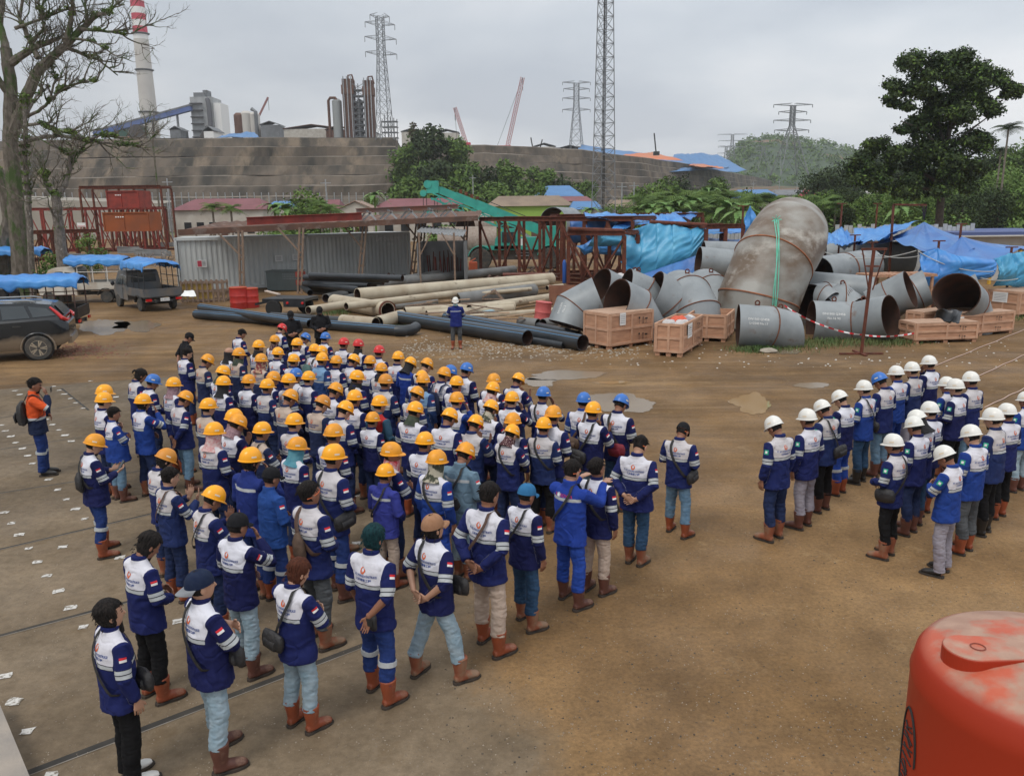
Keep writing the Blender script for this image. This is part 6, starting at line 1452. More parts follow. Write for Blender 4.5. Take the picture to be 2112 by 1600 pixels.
# ---- pallet cage, gas bottle, paint tin, drums, trailer, generator
def crate(label,pn,pl_,pr,ptop,name='wooden_crate',cols=(2,2),rows=2,lid=True,papers=(),symbols=True,m=None,fill=None,group='plywood crates'):
    """box from three ground points in the photo: nearest, left and right bottom corners"""
    n,l,r=gz(*pn),gz(*pl_),gz(*pr);a=l-n;b=r-n;wa,wb=a.length,b.length;ax=a.normalized();bxv=(b-ax*b.dot(ax)).normalized();h=hat(n,ptop);m=m or WOOD()
    t=thing(name,label,'crate',n,0,group);z0=.12;M=Matrix((( ax.x,bxv.x,0,0),(ax.y,bxv.y,0,0),(0,0,1,0),(0,0,0,1)))
    def bx(mb,c,d):mb.box((0,0,0),d,M=M@Matrix.Translation(c))
    mb=MB();th=.03
    bx(mb,(wa/2,th/2,(h+z0)/2),(wa,th,h-z0));bx(mb,(wa/2,wb-th/2,(h+z0)/2),(wa,th,h-z0));bx(mb,(th/2,wb/2,(h+z0)/2),(th,wb-2*th,h-z0));bx(mb,(wa-th/2,wb/2,(h+z0)/2),(th,wb-2*th,h-z0));bx(mb,(wa/2,wb/2,z0+.02),(wa-.07,wb-.07,.03));mb.build('plywood_panels',m,t)
    mb=MB();bw=.075;e=.016
    for w,ori,off in ((wa,0,-e),(wb,1,-e),(wa,0,wb+e),(wb,1,wa+e)):
        nc_=cols[ori]
        for k in range(nc_+1):
            p=bw/2+(w-bw)*k/nc_;c=(p,off,(h+z0)/2) if ori==0 else (off,p,(h+z0)/2);bx(mb,c,(bw,.032,h-z0) if ori==0 else (.032,bw,h-z0))
        for k in range(rows+1):
            z=z0+bw/2+(h-z0-bw)*k/rows
            for q in range(nc_):
                p0=bw+(w-bw)*q/nc_;p1=(w-bw)*(q+1)/nc_;c=((p0+p1)/2,off+(.003 if off<0 else-.003),z) if ori==0 else (off+(.003 if off<0 else-.003),(p0+p1)/2,z);bx(mb,c,(p1-p0,.026,bw) if ori==0 else (.026,p1-p0,bw))
    mb.build('battens',mat('crate_batten',(.62,.38,.25),(.50,.29,.19),.8,0,4,.1,40),t)
    if lid:mb=MB();k=7;[bx(mb,(wa/2,wb*(i+.5)/k,h+.012),(wa+.04,wb/k-.008,.02)) for i in range(k)];mb.build('lid',mat('crate_lid',(.50,.33,.23),(.40,.26,.18),.85,0,4),t)
    for k in range(3):
        mb=MB();bx(mb,(.08+(wa-.16)*k/2,wb/2,z0-.015),(.14,wb-.02,.03))
        for q in range(3):bx(mb,(.08+(wa-.16)*k/2,.08+(wb-.16)*q/2,z0/2-.01),(.14,.14,z0-.02))
        mb.build('skid',m,t)
    def face(ori,u,z,w2,h2,off=.036):
        c=M@Vector((u,-off,z)) if ori==0 else M@Vector((-off,u,z));s=M.to_3x3()@(Vector((1,0,0)) if ori==0 else Vector((0,1,0)));up_=Vector((0,0,1));return [c-s*w2-up_*h2,c+s*w2-up_*h2,c+s*w2+up_*h2,c-s*w2+up_*h2]
    if papers:
        for ori,u,z,w2,h2 in papers:
            mb=MB();mb.add(face(ori,u,z,w2,h2,.038),[(0,1,2,3)]);
            for k in range(5):mb.add(face(ori,u,z+h2*(.6-.3*k),w2*.8,h2*.04,.041),[(0,1,2,3)],1)
            mb.build('packing_note',[PAPER(),mat('grey_print',(.3,.3,.32))],t)
    if symbols:
        mb=MB();ori=1;uu=wb*.74
        for zz2 in (h*.28,h*.74):
            s=h*.085
            for (du,dz,w2,h2) in ((-s*1.6,-s,s*.12,s*.1),(-s*1.6,-.2*s,s*.07,s*.8),(-s*1.6,.9*s,s*.35,s*.35),(0,-.1*s,s*.08,s*.9),(.35*s,-.1*s,s*.08,s*.9),(.17*s,-s,s*.5,s*.06),(0,.9*s,s*.2,s*.14),(.35*s,.9*s,s*.2,s*.14),(1.7*s,.5*s,s*.6,s*.25),(1.7*s,-.3*s,s*.06,s*.7),(1.7*s,-1.1*s,s*.7,s*.05)):
                mb.add(face(ori,uu+du,zz2+dz,w2,h2,.0375),[(0,1,2,3)])
        mb.build('handling_marks',INK(),t)
    return t,M,wa,wb,h
crate('lidded plywood crate beside the ends of the black pipes',(1256,722),(1204,712),(1308,704),649,papers=((1,.55,.95,.13,.2),))
t,M,wa,wb,h=crate('open plywood crate full of white and orange sacks',(1406,737),(1350,733),(1477,714),669,lid=False,papers=((1,.75,.72,.26,.22),))
def sack(label,c,r,m,seed,cat='sack',name='sack'):
    mb=MB();V_=[];n=14;k=9
    mb.lathe([(math.sin(math.pi*i/k)*r+.001,-math.cos(math.pi*i/k)*r*.7) for i in range(k+1)],n,mi=0);mb.v=[tuple(Vector(v)*(1+.30*noise.noise((v[0]*3/r*.6+seed,v[1]*3/r*.6,v[2]*3/r*.6)))+Vector(c)) for v in mb.v];return tag(mb.build(name,m,None,True),label,cat)
SW=mat('white_sack',(.62,.60,.58),(.5,.47,.46),.8,0,8,.4,12);SOR=mat('orange_sack',(.70,.13,.07),(.6,.1,.05),.8,0,8,.4,12)
for u,v,r,m_,lab in ((.25,.3,.26,SW,'white sack at the near left in the open crate'),(.35,.65,.22,mat('grey_sack',(.22,.2,.24),(.4,.38,.4),.8,0,8,.4,12),'grey sack in the middle of the open crate'),(.55,.5,.30,SOR,'orange sack in the open crate'),(.4,.85,.20,SW,'white sack at the right end of the open crate'),(.7,.25,.24,SW,'white sack at the back of the open crate')):
    p=t.location+(M@Vector((wa*u,wb*v,h-.12)));sack(lab,p,r,m_,u*9)
mb=MB();mb.prism([(-.28,-.2),(.3,-.2),(.3,.25),(-.28,.25)],0,h-.45,M=Matrix.Translation(t.location+M@Vector((wa/2,wb/2,.16))));tag(mb.build('sack_bundle',SW),'bundle of sacks filling the bottom of the open crate','sacks')
crate('open plywood crate half hidden behind the sack-filled crate',(1496,706),(1418,702),(1512,690),650,lid=False,symbols=False)
crate('wet-topped crate lying in front of the row of pipe elbows on the right',(1886,709),(1852,700),(1925,692),668)
crate('crate draped with a black sheet right of the pipe elbows',(1955,699),(1925,694),(1983,676),652,papers=((1,.5,.6,.1,.12),))
crate('low crate with a plain plywood lid behind the wet-topped crate',(1900,690),(1866,685),(1985,672),645,symbols=False)
crate('large crate with a white label at the right edge',(2098,655),(2034,648),(2128,640),603,papers=((0,.75,.75,.3,.2),))
sheet('black plastic sheet draped over the crate on the right',[gz(1925,655,.9),gz(1978,668,.9),gz(1985,640,1.2),gz(1935,640,1.2)],BLACK(),14,8,.12,'plastic sheet','plastic_sheet')
# pallet cage
t=thing('pallet_cage','cage of upright wooden pallets holding yellow boards beside the grey pickup','pallets',gz(424,622));mb=MB()
for k in range(9):mb.box((-1.05+k*.265,-.30,.55),(.10,.03,1.1));mb.box((-1.05+k*.265,.3,.55),(.10,.03,1.1))
for z in (.12,.55,.98):mb.box((0,-.26,z),(2.3,.05,.09));mb.box((0,.26,z),(2.3,.05,.09))
mb.build('slats',OLDWOOD(),t);mb=MB();[mb.box((-.85+k*.55,-.16,.35+.46*q),(.48,.06,.38)) for k in range(3) for q in range(2)];mb.build('boards',mat('yellow_board',(.62,.42,.10),(.5,.34,.1),.8),t)
sheet('white sheet lying on the pallet cage',[gz(372,612,1.13),gz(405,612,1.12),gz(400,600,1.3),gz(380,600,1.25)],PAPER(),8,6,.08,'paper','paper_sheet')
t=thing('gas_cylinder','squat pink gas cylinder standing before the pallet cage','gas cylinder',gz(433,621));mb=MB();mb.lathe([(.10,0),(.16,.03),(.18,.12),(.18,.36),(.14,.46),(.05,.50),(.04,.54)],16);mb.build('bottle',mat('pink_paint',(.40,.03,.14),rough=.45),t,True)
mb=MB();mb.path([(math.cos(a)*.11,math.sin(a)*.11,.60) for a in [R(k*30) for k in range(13)]],.015,6);[mb.tube((math.cos(a)*.11,math.sin(a)*.11,.46),(math.cos(a)*.11,math.sin(a)*.11,.60),.012,n=5) for a in (0,2.1,4.2)];mb.build('collar',mat('pink_paint',(0,0,0)),t);mb=MB();mb.box((0,-.183,.24),(.14,.01,.06));mb.build('label',PAPER(),t)
mb=MB();mb.lathe([(.09,0),(.10,.01),(.10,.24),(.09,.25)],14,c=gz(415,622));tag(mb.build('paint_tin',mat('white_tin',(.7,.68,.66),(.35,.05,.05),.5,0,6)),'small white paint tin left of the pink gas cylinder','tin')
def drum(label,g,m,h=.88,r=.29,tilt=0,rz=0,group=None,top=None,lugs=0):
    t=thing('steel_drum',label,'drum',g,rz,group);t.rotation_euler=(0,R(tilt),rz);mb=MB();pf=[(r,0),(r+.01,.02)]
    for z in (.30,.60):pf+=[(r,h*z-.03),(r+.014,h*z),(r,h*z+.03)]
    pf+=[(r,h-.02),(r+.01,h)];mb.lathe([(r-.01,.0)]+pf,22);mb.build('shell',m,t,True);mb=MB();mb.lathe([(.001,h-.015),(r-.01,h-.015),(r+.012,h+.004),(r+.012,h-.01)],22);mb.lathe([(.03,h-.014),(.03,h+.01),(.001,h+.01)],8,c=(r*.6,0,0));mb.build('lid',top or m,t,True);return t
REDD=mat('red_drum_paint',(.52,.035,.025),(.40,.03,.025),.5,0,3,.15,6);PKD=mat('faded_pink_red_drum',(.62,.13,.12),(.50,.10,.09),.6,0,2.5,.15,8)
drum('tilted faded red ribbed drum among the pipes',gz(1116,673),PKD,.95,.31,7)
for x,y,lab,hh in ((494,636,'large bright red drum, front of the pair near the trailer',1.0),(517,634,'bright red drum behind the large front one',.92)):drum(lab,gz(x,y),REDD,hh,.40,0,0,'bright red drums by the trailer',mat('yellow_rim',(.55,.25,.03)))
for x,y,lab in ((783,566,'small red and yellow drum, left of the shed trio'),(791,564,'small red and yellow drum, middle of the shed trio'),(801,562,'small red and yellow drum, right of the shed trio')):drum(lab,gz(x,y),mat('red_yellow_drum',(.50,.04,.03),(.55,.27,.03),.5,0,2.5,lo=.5,hi=.52),.85,.28,0,0,'small drums in the shed')
# generator cabinet
g=gz(585,601);t=thing('generator_cabinet','grey steel generator cabinet with rows of punched vents','generator',(g.x,g.y+.6,0),R(-6));mb=MB();mb.box((0,0,.58),(1.9,1.0,1.05));mb.box((0,0,1.125),(2.0,1.1,.05));mb.build('housing',mat('generator_grey',(.12,.15,.15),(.10,.125,.125),.5,.1,2),t);mb=MB()
for a in range(9):[mb.box((.05+a*.09,-.505,.72+b*.12),(.045,.02,.028)) for b in range(3)]
mb.build('vents',GALV(),t);[MB().box((x,0,.03),(.12,1.0,.06)).build('skid',DARK(),t) for x in (-.8,.8)]
# trailer
g=gz(590,655);t=thing('flat_trailer','low black flatbed trailer with red round tail lights','trailer',(g.x,g.y+.9,0),R(-12));mb=MB();mb.box((0,0,.72),(1.9,1.5,.12));mb.box((.55,-.76,.62),(1.0,.05,.36));mb.box((0,.76,.66),(1.9,.05,.2));mb.beam((-.95,0,.6),(-1.7,0,.45),.1);mb.build('frame',BLACK(),t)
for s in (-1,1):wheel(t,-.45 if s<0 else .35,s*.70,.36,.2,0,mat('black_tyre',(.02,.02,.02),rough=.9),BLACK())
for x in (.25,.95):mb=MB();mb.lathe([(.001,0),(.06,.0),(.055,.03),(.001,.04)],12,M=Matrix.Translation((x,-.79,.62))@Matrix.Rotation(R(90),4,'X'));mb.build('tail_light',mat('red_lens',(0,0,0)),t,True)
mb=MB();mb.beam(gz(548,600,.95),gz(576,607,.86),.14,.05);tag(mb.build('pale_plank',mat('pale_plank',(.55,.45,.38))),'pale plank lying on the black trailer','plank')

# ---- pipes on the ground
HD=mat('black_pe_pipe',(.020,.025,.030),(.035,.04,.046),.38,0,1.2,.05,10);BLS=mat('blue_pipe_stripe',(.10,.30,.55),rough=.5)
def lpipe(label,a,b,r,z=None,m=None,stripe=False,group=None,z2=None,name='pipe',hollow=True,flange=False):
    z=r if z is None else z;A,B=gz(*a,z),gz(*b,z if z2 is None else z2);t=thing(name,label,'pipe',A,0,group);mb=MB();O=Vector((0,0,0));E=B-A
    n=22 if r>.12 else 12
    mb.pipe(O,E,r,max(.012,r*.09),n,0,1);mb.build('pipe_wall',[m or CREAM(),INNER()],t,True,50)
    if stripe:
        d=E.normalized();s=Vector((d.y,-d.x,0));
        if s.y>0:s=-s
        for an in (40,75):mb=MB();off=(s*math.cos(R(an))+Vector((0,0,1))*math.sin(R(an)))*(r+.001);mb.beam(off,E+off,.014,.004,up=off);mb.build('blue_stripe',BLS,t)
    if flange:mb=MB();mb.pipe(O,E.normalized()*.09,r*1.16,r*.17,n,0,0);mb.build('flange',RUST(),t,True,50)
    return t
GP='black plastic pipes with blue stripes';GPO=mat('dull_grey_pipe',(.22,.225,.22),(.16,.16,.155),.7,0,1.5,.1,12,c3=(.28,.13,.08),s3=1.2,lo3=.66,hi3=.74)
lpipe('lower long black pipe at the left, reaching to the guards',(404,648),(822,682),.19,None,HD,True,GP)
lpipe('upper long black pipe lying on the left pair',(414,634),(640,668),.17,.36,HD,True,GP)
lpipe('black pipe running behind the two guards',(560,652),(800,668),.17,None,HD,False,GP)
mb=MB();A=gz(816,682,.2);mb.path([A,A+Vector((.35,-.05,0)),A+Vector((.6,.15,.02)),A+Vector((.68,.5,.05))],.2,16,0,True);tag(mb.build('pipe_elbow',HD,None,True),'short black elbow at the end of the long left pipe','pipe')
lpipe('thick black pipe whose open end lies just right of the foreman',(822,655),(1088,697),.26,None,HD,True,GP)
lpipe('thick black pipe ending at the lidded crate',(922,656),(1202,707),.26,None,HD,True,GP)
lpipe('thin short black pipe between the two thick pipe ends',(1085,700),(1163,712),.12,None,HD,False,GP)
lpipe('thin black pipe half under the crate beside the thick pipe end',(1110,672),(1190,690),.14,None,HD,False,GP)
# stack of black pipes
st_=[(628,572,800,577,1.15),(632,577,790,582,.95),(628,585,760,590,.75),(628,585,740,597,.78),(636,592,750,592,.55),(630,598,740,601,.35),(640,601,735,606,.17),(626,592,640,604,.5),(640,568,830,574,1.3)]
for i,(x0,y0,x1,y1,z) in enumerate(st_):lpipe('black pipe, '+ORD[i]+' from the left end of the stack behind the trailer',(x0,y0),(x1,y1),.15,z,HD,False,'stack of black pipes in front of the container')
for z,y in ((.55,586),(1.0,580)):mb=MB();p=gz(622,602);mb.box((p.x,p.y,z),(.45,.5,.28));tag(mb.build('red_pipe_cap',PRIMER()),('upper' if z>.8 else 'lower')+' red square block at the left end of the black pipe stack','block')
PL=[('long grey pipe, uppermost of the grey pile by the shed',(700,594),(1060,556),.26,.55,GPO),('grey pipe with an angled left end below the uppermost grey one',(722,600),(905,572),.27,.35,GPO),('grey pipe ending in a rusty collar near the shed',(770,588),(900,566),.24,.62,GPO),('grey bent pipe left of the rusty collar',(672,615),(780,590),.22,None,GPO),('pale grey pipe behind the grey pile',(690,622),(960,560),.2,.2,GPO),
      ('thick mottled cream pipe, longest in the yard',(737,609),(1138,575),.32,.75,None),('slim cream pipe lying across the pile',(714,632),(1128,583),.16,.62,None),('slim cream pipe sloping to the lower left',(636,640),(718,627),.17,.5,None),('flanged cream pipe low in the pile',(800,640),(690,622),.34,None,None),
      ('short thick cream pipe behind the right guard',(706,662),(775,668),.25,None,None),('cream pipe stub with dark open end',(779,666),(828,652),.26,None,None),('cream pipe slanting behind the foreman',(835,645),(1060,632),.24,None,None),('pale pipe right of the foreman reaching the red drum',(968,637),(1145,612),.19,.3,None),
      ('cream pipe with rusty open end in the middle of the pile',(1058,637),(880,650),.2,None,None),('thin pale pipe leaning over the pile',(905,614),(1095,596),.1,.5,None),('thin pale pipe low at the right',(960,655),(1140,640),.12,None,None),('grey pipe under the red drum',(1120,668),(1195,655),.2,None,GPO),('light blue pipe piece in the pile',(995,648),(1040,640),.13,None,mat('light_blue_pipe',(.25,.42,.5),rough=.6)),
      ('dark pipe crossing under the cream pipes',(812,632),(900,622),.16,None,GPO),('grey pipe end beside the crate',(1072,664),(1110,668),.2,None,GPO),('thin cream pipe stub near the steel table',(1128,594),(1160,590),.12,.6,None),('fat grey pipe hidden beneath the long cream pipe',(940,618),(1100,598),.34,None,GPO)]
for lab,a,b,r,z,m_ in PL:lpipe(lab,a,b,r,z,m_,False,'pile of loose pipes in the middle of the yard',flange='flanged' in lab)
rr_=random.Random(31)
for i in range(26):
    x=rr_.uniform(800,1180);y=rr_.uniform(612,660);a=gz(x,y,.1+rr_.uniform(0,.4));an=rr_.uniform(-.7,.7)+(3.14 if rr_.random()<.3 else 0);L_=rr_.uniform(.9,2.2)
    mb=MB();mb.beam(a,a+Vector((math.cos(an)*L_,math.sin(an)*L_*.6,rr_.uniform(-.05,.35))),rr_.uniform(.05,.12),.04);tag(mb.build('timber_plank',OLDWOOD() if i%3 else mat('fresh_plank',(.55,.38,.25),(.42,.28,.17),.8)),'loose timber plank in the pipe pile, '+ORD[i]+' of the scattered planks','plank','planks scattered among the pipes')
for pts,lab in ((((965,628),(1020,600),(1045,628)),'tall timber A-shaped trestle right of the foreman'),(((1138,690),(1180,655),(1200,690)),'timber trestle leaning against the lidded crate'),(((1175,650),(1210,632),(1220,650)),'small timber trestle behind the lidded crate')):
    a,b,c=gz(*pts[0]),gz(*pts[2]),None;c=gy(*pts[1],(a.y+b.y)/2);mb=MB();[mb.beam(a+Vector((0,s,0)),c+Vector((0,s,0)),.07) for s in (0,.5)];[mb.beam(b+Vector((0,s,0)),c+Vector((0,s,0)),.07) for s in (0,.5)];mb.beam(a.lerp(c,.4),b.lerp(c,.4),.06);mb.beam(c,c+Vector((0,.5,0)),.07);tag(mb.build('timber_trestle',OLDWOOD()),lab,'trestle')
p=gz(1200,640);mb=MB();mb.box((p.x,p.y,.55),(.08,2.2,1.1));mb.box((p.x-.7,p.y-1.0,.9),(1.4,.08,.5));
t=thing('steel_table','rusty welded steel trestle table behind the pipe pile','table',gz(1085,598));mb=MB();mb.box((0,.4,.86),(2.6,1.1,.07));mb.build('tabletop',RUST(),t)
for x in (-1.2,1.2):
    for y in (-.1,.9):mb=MB();mb.box((x,y,.42),(.12,.12,.84));mb.build('leg',RUST(),t)
t=thing('steel_tray','open rusty brown steel tray behind the first pipe elbow','tray',gz(1182,640));mb=MB();mb.prism([(-.9,.25),(.9,.0),(1.05,1.0),(-1.1,1.1)],-.02,.02,M=Matrix.Rotation(R(90),4,'X'));mb.box((-1.0,.55,.55),(.05,1.1,1.0));mb.box((0,.8,.6),(2.0,.05,.9));mb.build('panels',mat('light_rust',(.30,.14,.08),(.2,.08,.05),.8,0,1.5),t)

# ---- large pipe elbows
def elbow(label,path,r,ends=True,seams=True,lugs=(),m=None,seam_m=None,group='grey steel pipe elbows',n=30,chalk=None,name='pipe_elbow',t_=None):
    """mitred pipe: world points of the centre line, radius r"""
    P=[Vector(p) for p in path];O=P[0].copy();O.z=0;P=[p-O for p in P];k=len(P);t=thing(name,label,'pipe elbow',O,0,group);T=[(P[i+1]-P[i]).normalized() for i in range(k-1)]
    def ring(rr,i,shift=0.0):
        if i==0:nrm,d=T[0],T[0]
        elif i==k-1:nrm,d=T[-1],T[-1]
        else:nrm,d=(T[i-1]+T[i]).normalized(),T[i-1]
        if i==0 and ends and isinstance(ends,dict) and 'a' in ends:q_=Vector(ends['a']).normalized();nrm=(T[0]*.7+q_*(.5 if q_.dot(T[0])>0 else-.5)).normalized()
        if i==k-1 and ends and isinstance(ends,dict) and 'b' in ends:q_=Vector(ends['b']).normalized();nrm=(T[-1]*.7+q_*(.5 if q_.dot(T[-1])>0 else-.5)).normalized()
        return nrm,d
    def surf(rr,rev):
        u=Vector((0,0,1)) if abs(T[0].z)<.9 else Vector((0,1,0));u=(u-T[0]*u.dot(T[0])).normalized();w=T[0].cross(u);vs=[]
        for i in range(k):
            nrm,d=ring(rr,i)
            if i>0 and i<k:
                d2=T[min(i,k-2)]
            C=[P[i]+(u*math.cos(6.28318*j/n)+w*math.sin(6.28318*j/n))*rr for j in range(n)]
            C=[c-d*((c-P[i]).dot(nrm)/d.dot(nrm)) for c in C];vs+=C
            if i<k-1:u2=u-T[i]*u.dot(T[i]);u=u2.normalized();w=T[i].cross(u)
            if 0<i<k-1:pass
        return vs
    th=r*.035+.008;mb=MB();out=surf(r,0);inn=surf(r-th,1);fs=[(i*n+j,i*n+(j+1)%n,(i+1)*n+(j+1)%n,(i+1)*n+j) for i in range(k-1) for j in range(n)]
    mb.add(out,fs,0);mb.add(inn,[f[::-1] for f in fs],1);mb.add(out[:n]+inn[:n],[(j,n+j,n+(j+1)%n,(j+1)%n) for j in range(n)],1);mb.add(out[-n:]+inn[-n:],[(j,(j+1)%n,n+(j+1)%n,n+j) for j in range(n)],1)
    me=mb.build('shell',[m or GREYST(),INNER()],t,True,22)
    if seams:
        for i in range(1,k-1 if seams is True else seams):mb=MB();C=out[i*n:(i+1)*n];C=[P[i]+(c-P[i])*(1+.006/r) for c in C];mb.path(C+[C[0],C[1]],.012+r*.012,5,0,False);mb.build('weld_seam',seam_m or SEAM(),t,True)
    for ai,off in lugs:
        i=ai;q=P[i].lerp(P[min(i+1,k-1)],off)+Vector((0,0,r));mb=MB();mb.path([q+Vector((math.cos(a)*.07,0,.08+math.sin(a)*.07)) for a in [R(x) for x in range(0,361,30)]],.025,5);mb.box(q+Vector((0,0,-.01)),(.16,.05,.06));mb.build('lifting_lug',RUST(),t,True)
    if chalk:
        txt,i,frac,ang,sz=chalk;ax=T[i];c0=P[i].lerp(P[i+1],frac);toc=Vector((0,-1,0));toc=(toc-ax*toc.dot(ax)).normalized();up_=ax.cross(toc);
        if up_.z<0:up_=-up_
        sgn=1 if ax.x>0 else-1;mb=MB()
        for li,line in enumerate(txt):
            Vt,Ft=text_mesh(line,sz);vs=[]
            for v in Vt:a=R(ang)+(v.y-li*sz*1.4)/r;vs.append(c0+ax*sgn*v.x+(toc*math.cos(a)+up_*math.sin(a))*(r+.004))
            mb.add(vs,Ft)
        mb.build('chalk_writing',PAPER(),t)
    return t
def gp(x,y,z):return gz(x,y,z)
def at(x,y,d):p=gy(x,y,d);return Vector((p.x,d,p.z))
# the giant one
b0=gz(1578,690);GM_=mat('rust_stained_steel',(.33,.32,.29),(.155,.11,.075),.55,.05,.55,.06,12,c3=(.46,.43,.38),s3=.5,lo=.40,hi=.58,lo3=.54,hi3=.66,stretch=(1,1,1.6))
bx_,by_=b0.x+.12,b0.y+1.75;rB=1.47
elbow('giant stained steel pipe elbow towering over the yard',[(bx_,by_,0),(bx_+.12,by_+.0,1.05),(bx_+.72,by_+.45,2.35),(bx_+1.50,by_+1.4,3.12),(bx_+2.1,by_+2.9,3.3)],rB,m=GM_,seam_m=mat('orange_weld',(.38,.14,.06),(.26,.10,.05),.9,0,6),group=None,n=56,seams=3)
mb=MB();q=[(bx_+.42,by_-.55,3.95),(bx_+.38,by_-.98,3.35),(bx_+.30,by_-1.30,2.4),(bx_+.24,by_-1.48,1.5),(bx_+.22,by_-1.50,.7)]
for o_ in (-.05,.0,.06):mb.path([Vector(p)+Vector((o_+.03*math.sin(i*2+o_*40),-.03,0)) for i,p in enumerate(q)],.016,6)
for a in range(7):mb.path([Vector(q[0]),Vector(q[0])+Vector((math.cos(R(a*50))*.18,-.08,math.sin(R(a*50))*.16))],.014,5)
tag(mb.build('green_rope',mat('green_rope',(.10,.55,.36),(.2,.65,.5),.7),None,True),'pale green rope hanging down the giant pipe elbow','rope')
E1=[('short elbow lying on its side in front of the giant pipe',[at(1522,672,25.6),at(1585,676,25.6),at(1640,690,25.9)],.70,dict(a=(1,-.45,.1),b=(1,-.3,.75)),((0,.6),(1,.4)),(('DN1500 Q345B','L=2240 No.17'),0,.45,25,.10)),
      ('long elbow lying open towards the right beside the barrier stand',[at(1672,664,27.4),at(1762,668,27.2),at(1838,654,26.2)],.74,dict(b=(.75,-.62,.15)),((0,.5),(1,.2)),(('DN1500 Q345B','No.16 90'),0,.4,28,.11)),
      ('standing elbow with its round mouth facing the yard on the right',[at(1998,700,28),at(2002,655,28.1),at(1992,625,27.7),at(1972,607,27.0)],.72,dict(a=(0,0,1),b=(-.28,-.95,.12)),(),None),
      ('elbow behind the round mouth, opening to the right',[at(1962,640,29.5),at(1995,618,29.4),at(2026,602,29.2)],.70,dict(b=(.88,-.45,.2)),(),None),
      ('elbow opening right behind the long lying one',[at(1800,636,29.4),at(1838,616,29.2),at(1878,597,28.8)],.70,dict(b=(.85,-.5,.2)),(),None),
      ('elbow opening right just behind its twin near the blue tent',[at(1862,616,30.4),at(1888,604,30.3),at(1913,592,30.2)],.66,dict(b=(.85,-.5,.15)),(),None),
      ('leftmost elbow arching up with a dark mouth to the right',[at(1172,672,27.6),at(1184,640,27.8),at(1236,612,28.0)],.72,dict(a=(.2,0,1),b=(.86,-.40,.25)),(),(('DN1500','No.3'),0,.6,45,.12)),
      ('elbow mouth facing left behind the leftmost elbow',[at(1300,640,30.5),at(1275,610,30.4),at(1236,590,30.2)],.72,dict(b=(-.8,-.55,.3)),(),None),
      ('elbow curving from a dark round mouth down to the right of the lidded crate',[at(1272,618,26.8),at(1306,634,27.1),at(1327,672,27.3),at(1329,698,27.3)],.72,dict(a=(.85,.5,-.15),b=(0,0,-1)),(),None),
      ('elbow behind the curved one with a narrow mouth and lug',[at(1288,592,29.4),at(1322,606,29.4),at(1350,648,29.4),at(1352,680,29.4)],.70,dict(a=(.9,.35,-.2),b=(0,0,-1)),((0,.6),),None),
      ('tilted elbow with large brown mouth at its upper left',[at(1344,600,29.0),at(1385,624,29.0),at(1408,668,29.0)],.78,dict(a=(.9,.35,-.35)),(),None),
      ('small elbow with a chain and mouth turned left behind the pair',[at(1330,580,31.5),at(1318,590,31.4),at(1300,622,31.3)],.62,dict(a=(.5,-.8,.3)),((1,.1),),None),
      ('domed elbow showing its back, left of the two by the giant pipe',[at(1442,690,28.4),at(1436,645,28.6),at(1420,615,29.2),at(1400,603,30.6)],.86,dict(a=(0,0,1)),((2,.2),),(('29.6',),0,.35,20,.24)),
      ('domed elbow showing its back, touching the giant pipe',[at(1482,680,30.4),at(1478,640,30.6),at(1468,610,31.2),at(1452,598,32.6)],.86,dict(a=(0,0,1)),((2,.2),),None),
      ('small elbow pair piece right of the giant pipe, mouth to the left',[at(1686,612,29.8),at(1700,612,29.6),at(1712,622,29.4)],.42,dict(a=(.8,-.5,0)),(),None),
      ('low elbow with an arched mouth right of the giant pipe',[at(1672,622,30.2),at(1700,618,30.8),at(1745,626,30.4)],.66,dict(a=(.6,.75,.0)),(),None),
      ('elbow seen as a grey hump behind the long lying one',[at(1700,640,29.6),at(1735,620,30.0),at(1760,640,29.6)],.60,None,((1,.0),),None)]
for lab,pth,r_,en,lg,ck in E1:elbow(lab,pth,r_,ends=en or True,lugs=lg,chalk=ck)
GS='straight grey steel pipes on the right'
for lab,a,b,r_ in (('grey pipe with dark left mouth right of the giant elbow',at(1688,566,34),at(1792,548,36),.74),('grey pipe pointing right with dark mouth near the tall stand',at(1672,592,32),at(1800,603,31),.62),('long grey pipe far behind under the tents',at(1700,528,44),at(1884,530,43),.80),('grey pipe arch behind the long far pipe',at(1835,523,47),at(1870,521,46),.7),('far grey pipe beyond the blue canopy',at(1440,540,40),at(1520,548,40),.75),('second far grey pipe beyond the blue canopy',at(1450,520,44),at(1530,522,44),.6),('large buff pipe lying behind the teal crane',at(905,500,62),at(1025,498,62),1.15),('large pipe seen as a cream hump above the shed',at(960,470,72),at(1000,468,74),1.2),('large pipe seen as a hump right of the crane',at(1140,462,64),at(1175,462,66),1.3)):
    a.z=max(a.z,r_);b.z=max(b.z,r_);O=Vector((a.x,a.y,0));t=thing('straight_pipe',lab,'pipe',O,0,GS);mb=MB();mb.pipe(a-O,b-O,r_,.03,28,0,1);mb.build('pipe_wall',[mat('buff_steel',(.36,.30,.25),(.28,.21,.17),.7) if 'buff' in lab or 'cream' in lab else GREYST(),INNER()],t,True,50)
    if 'long far' in lab or 'right of the giant' in lab or 'buff' in lab:
        mb=MB();mb.pipe((a-O).lerp(b-O,.48),(a-O).lerp(b-O,.50),r_+.02,.03,28,0,0);mb.build('weld_seam',SEAM(),t,True)

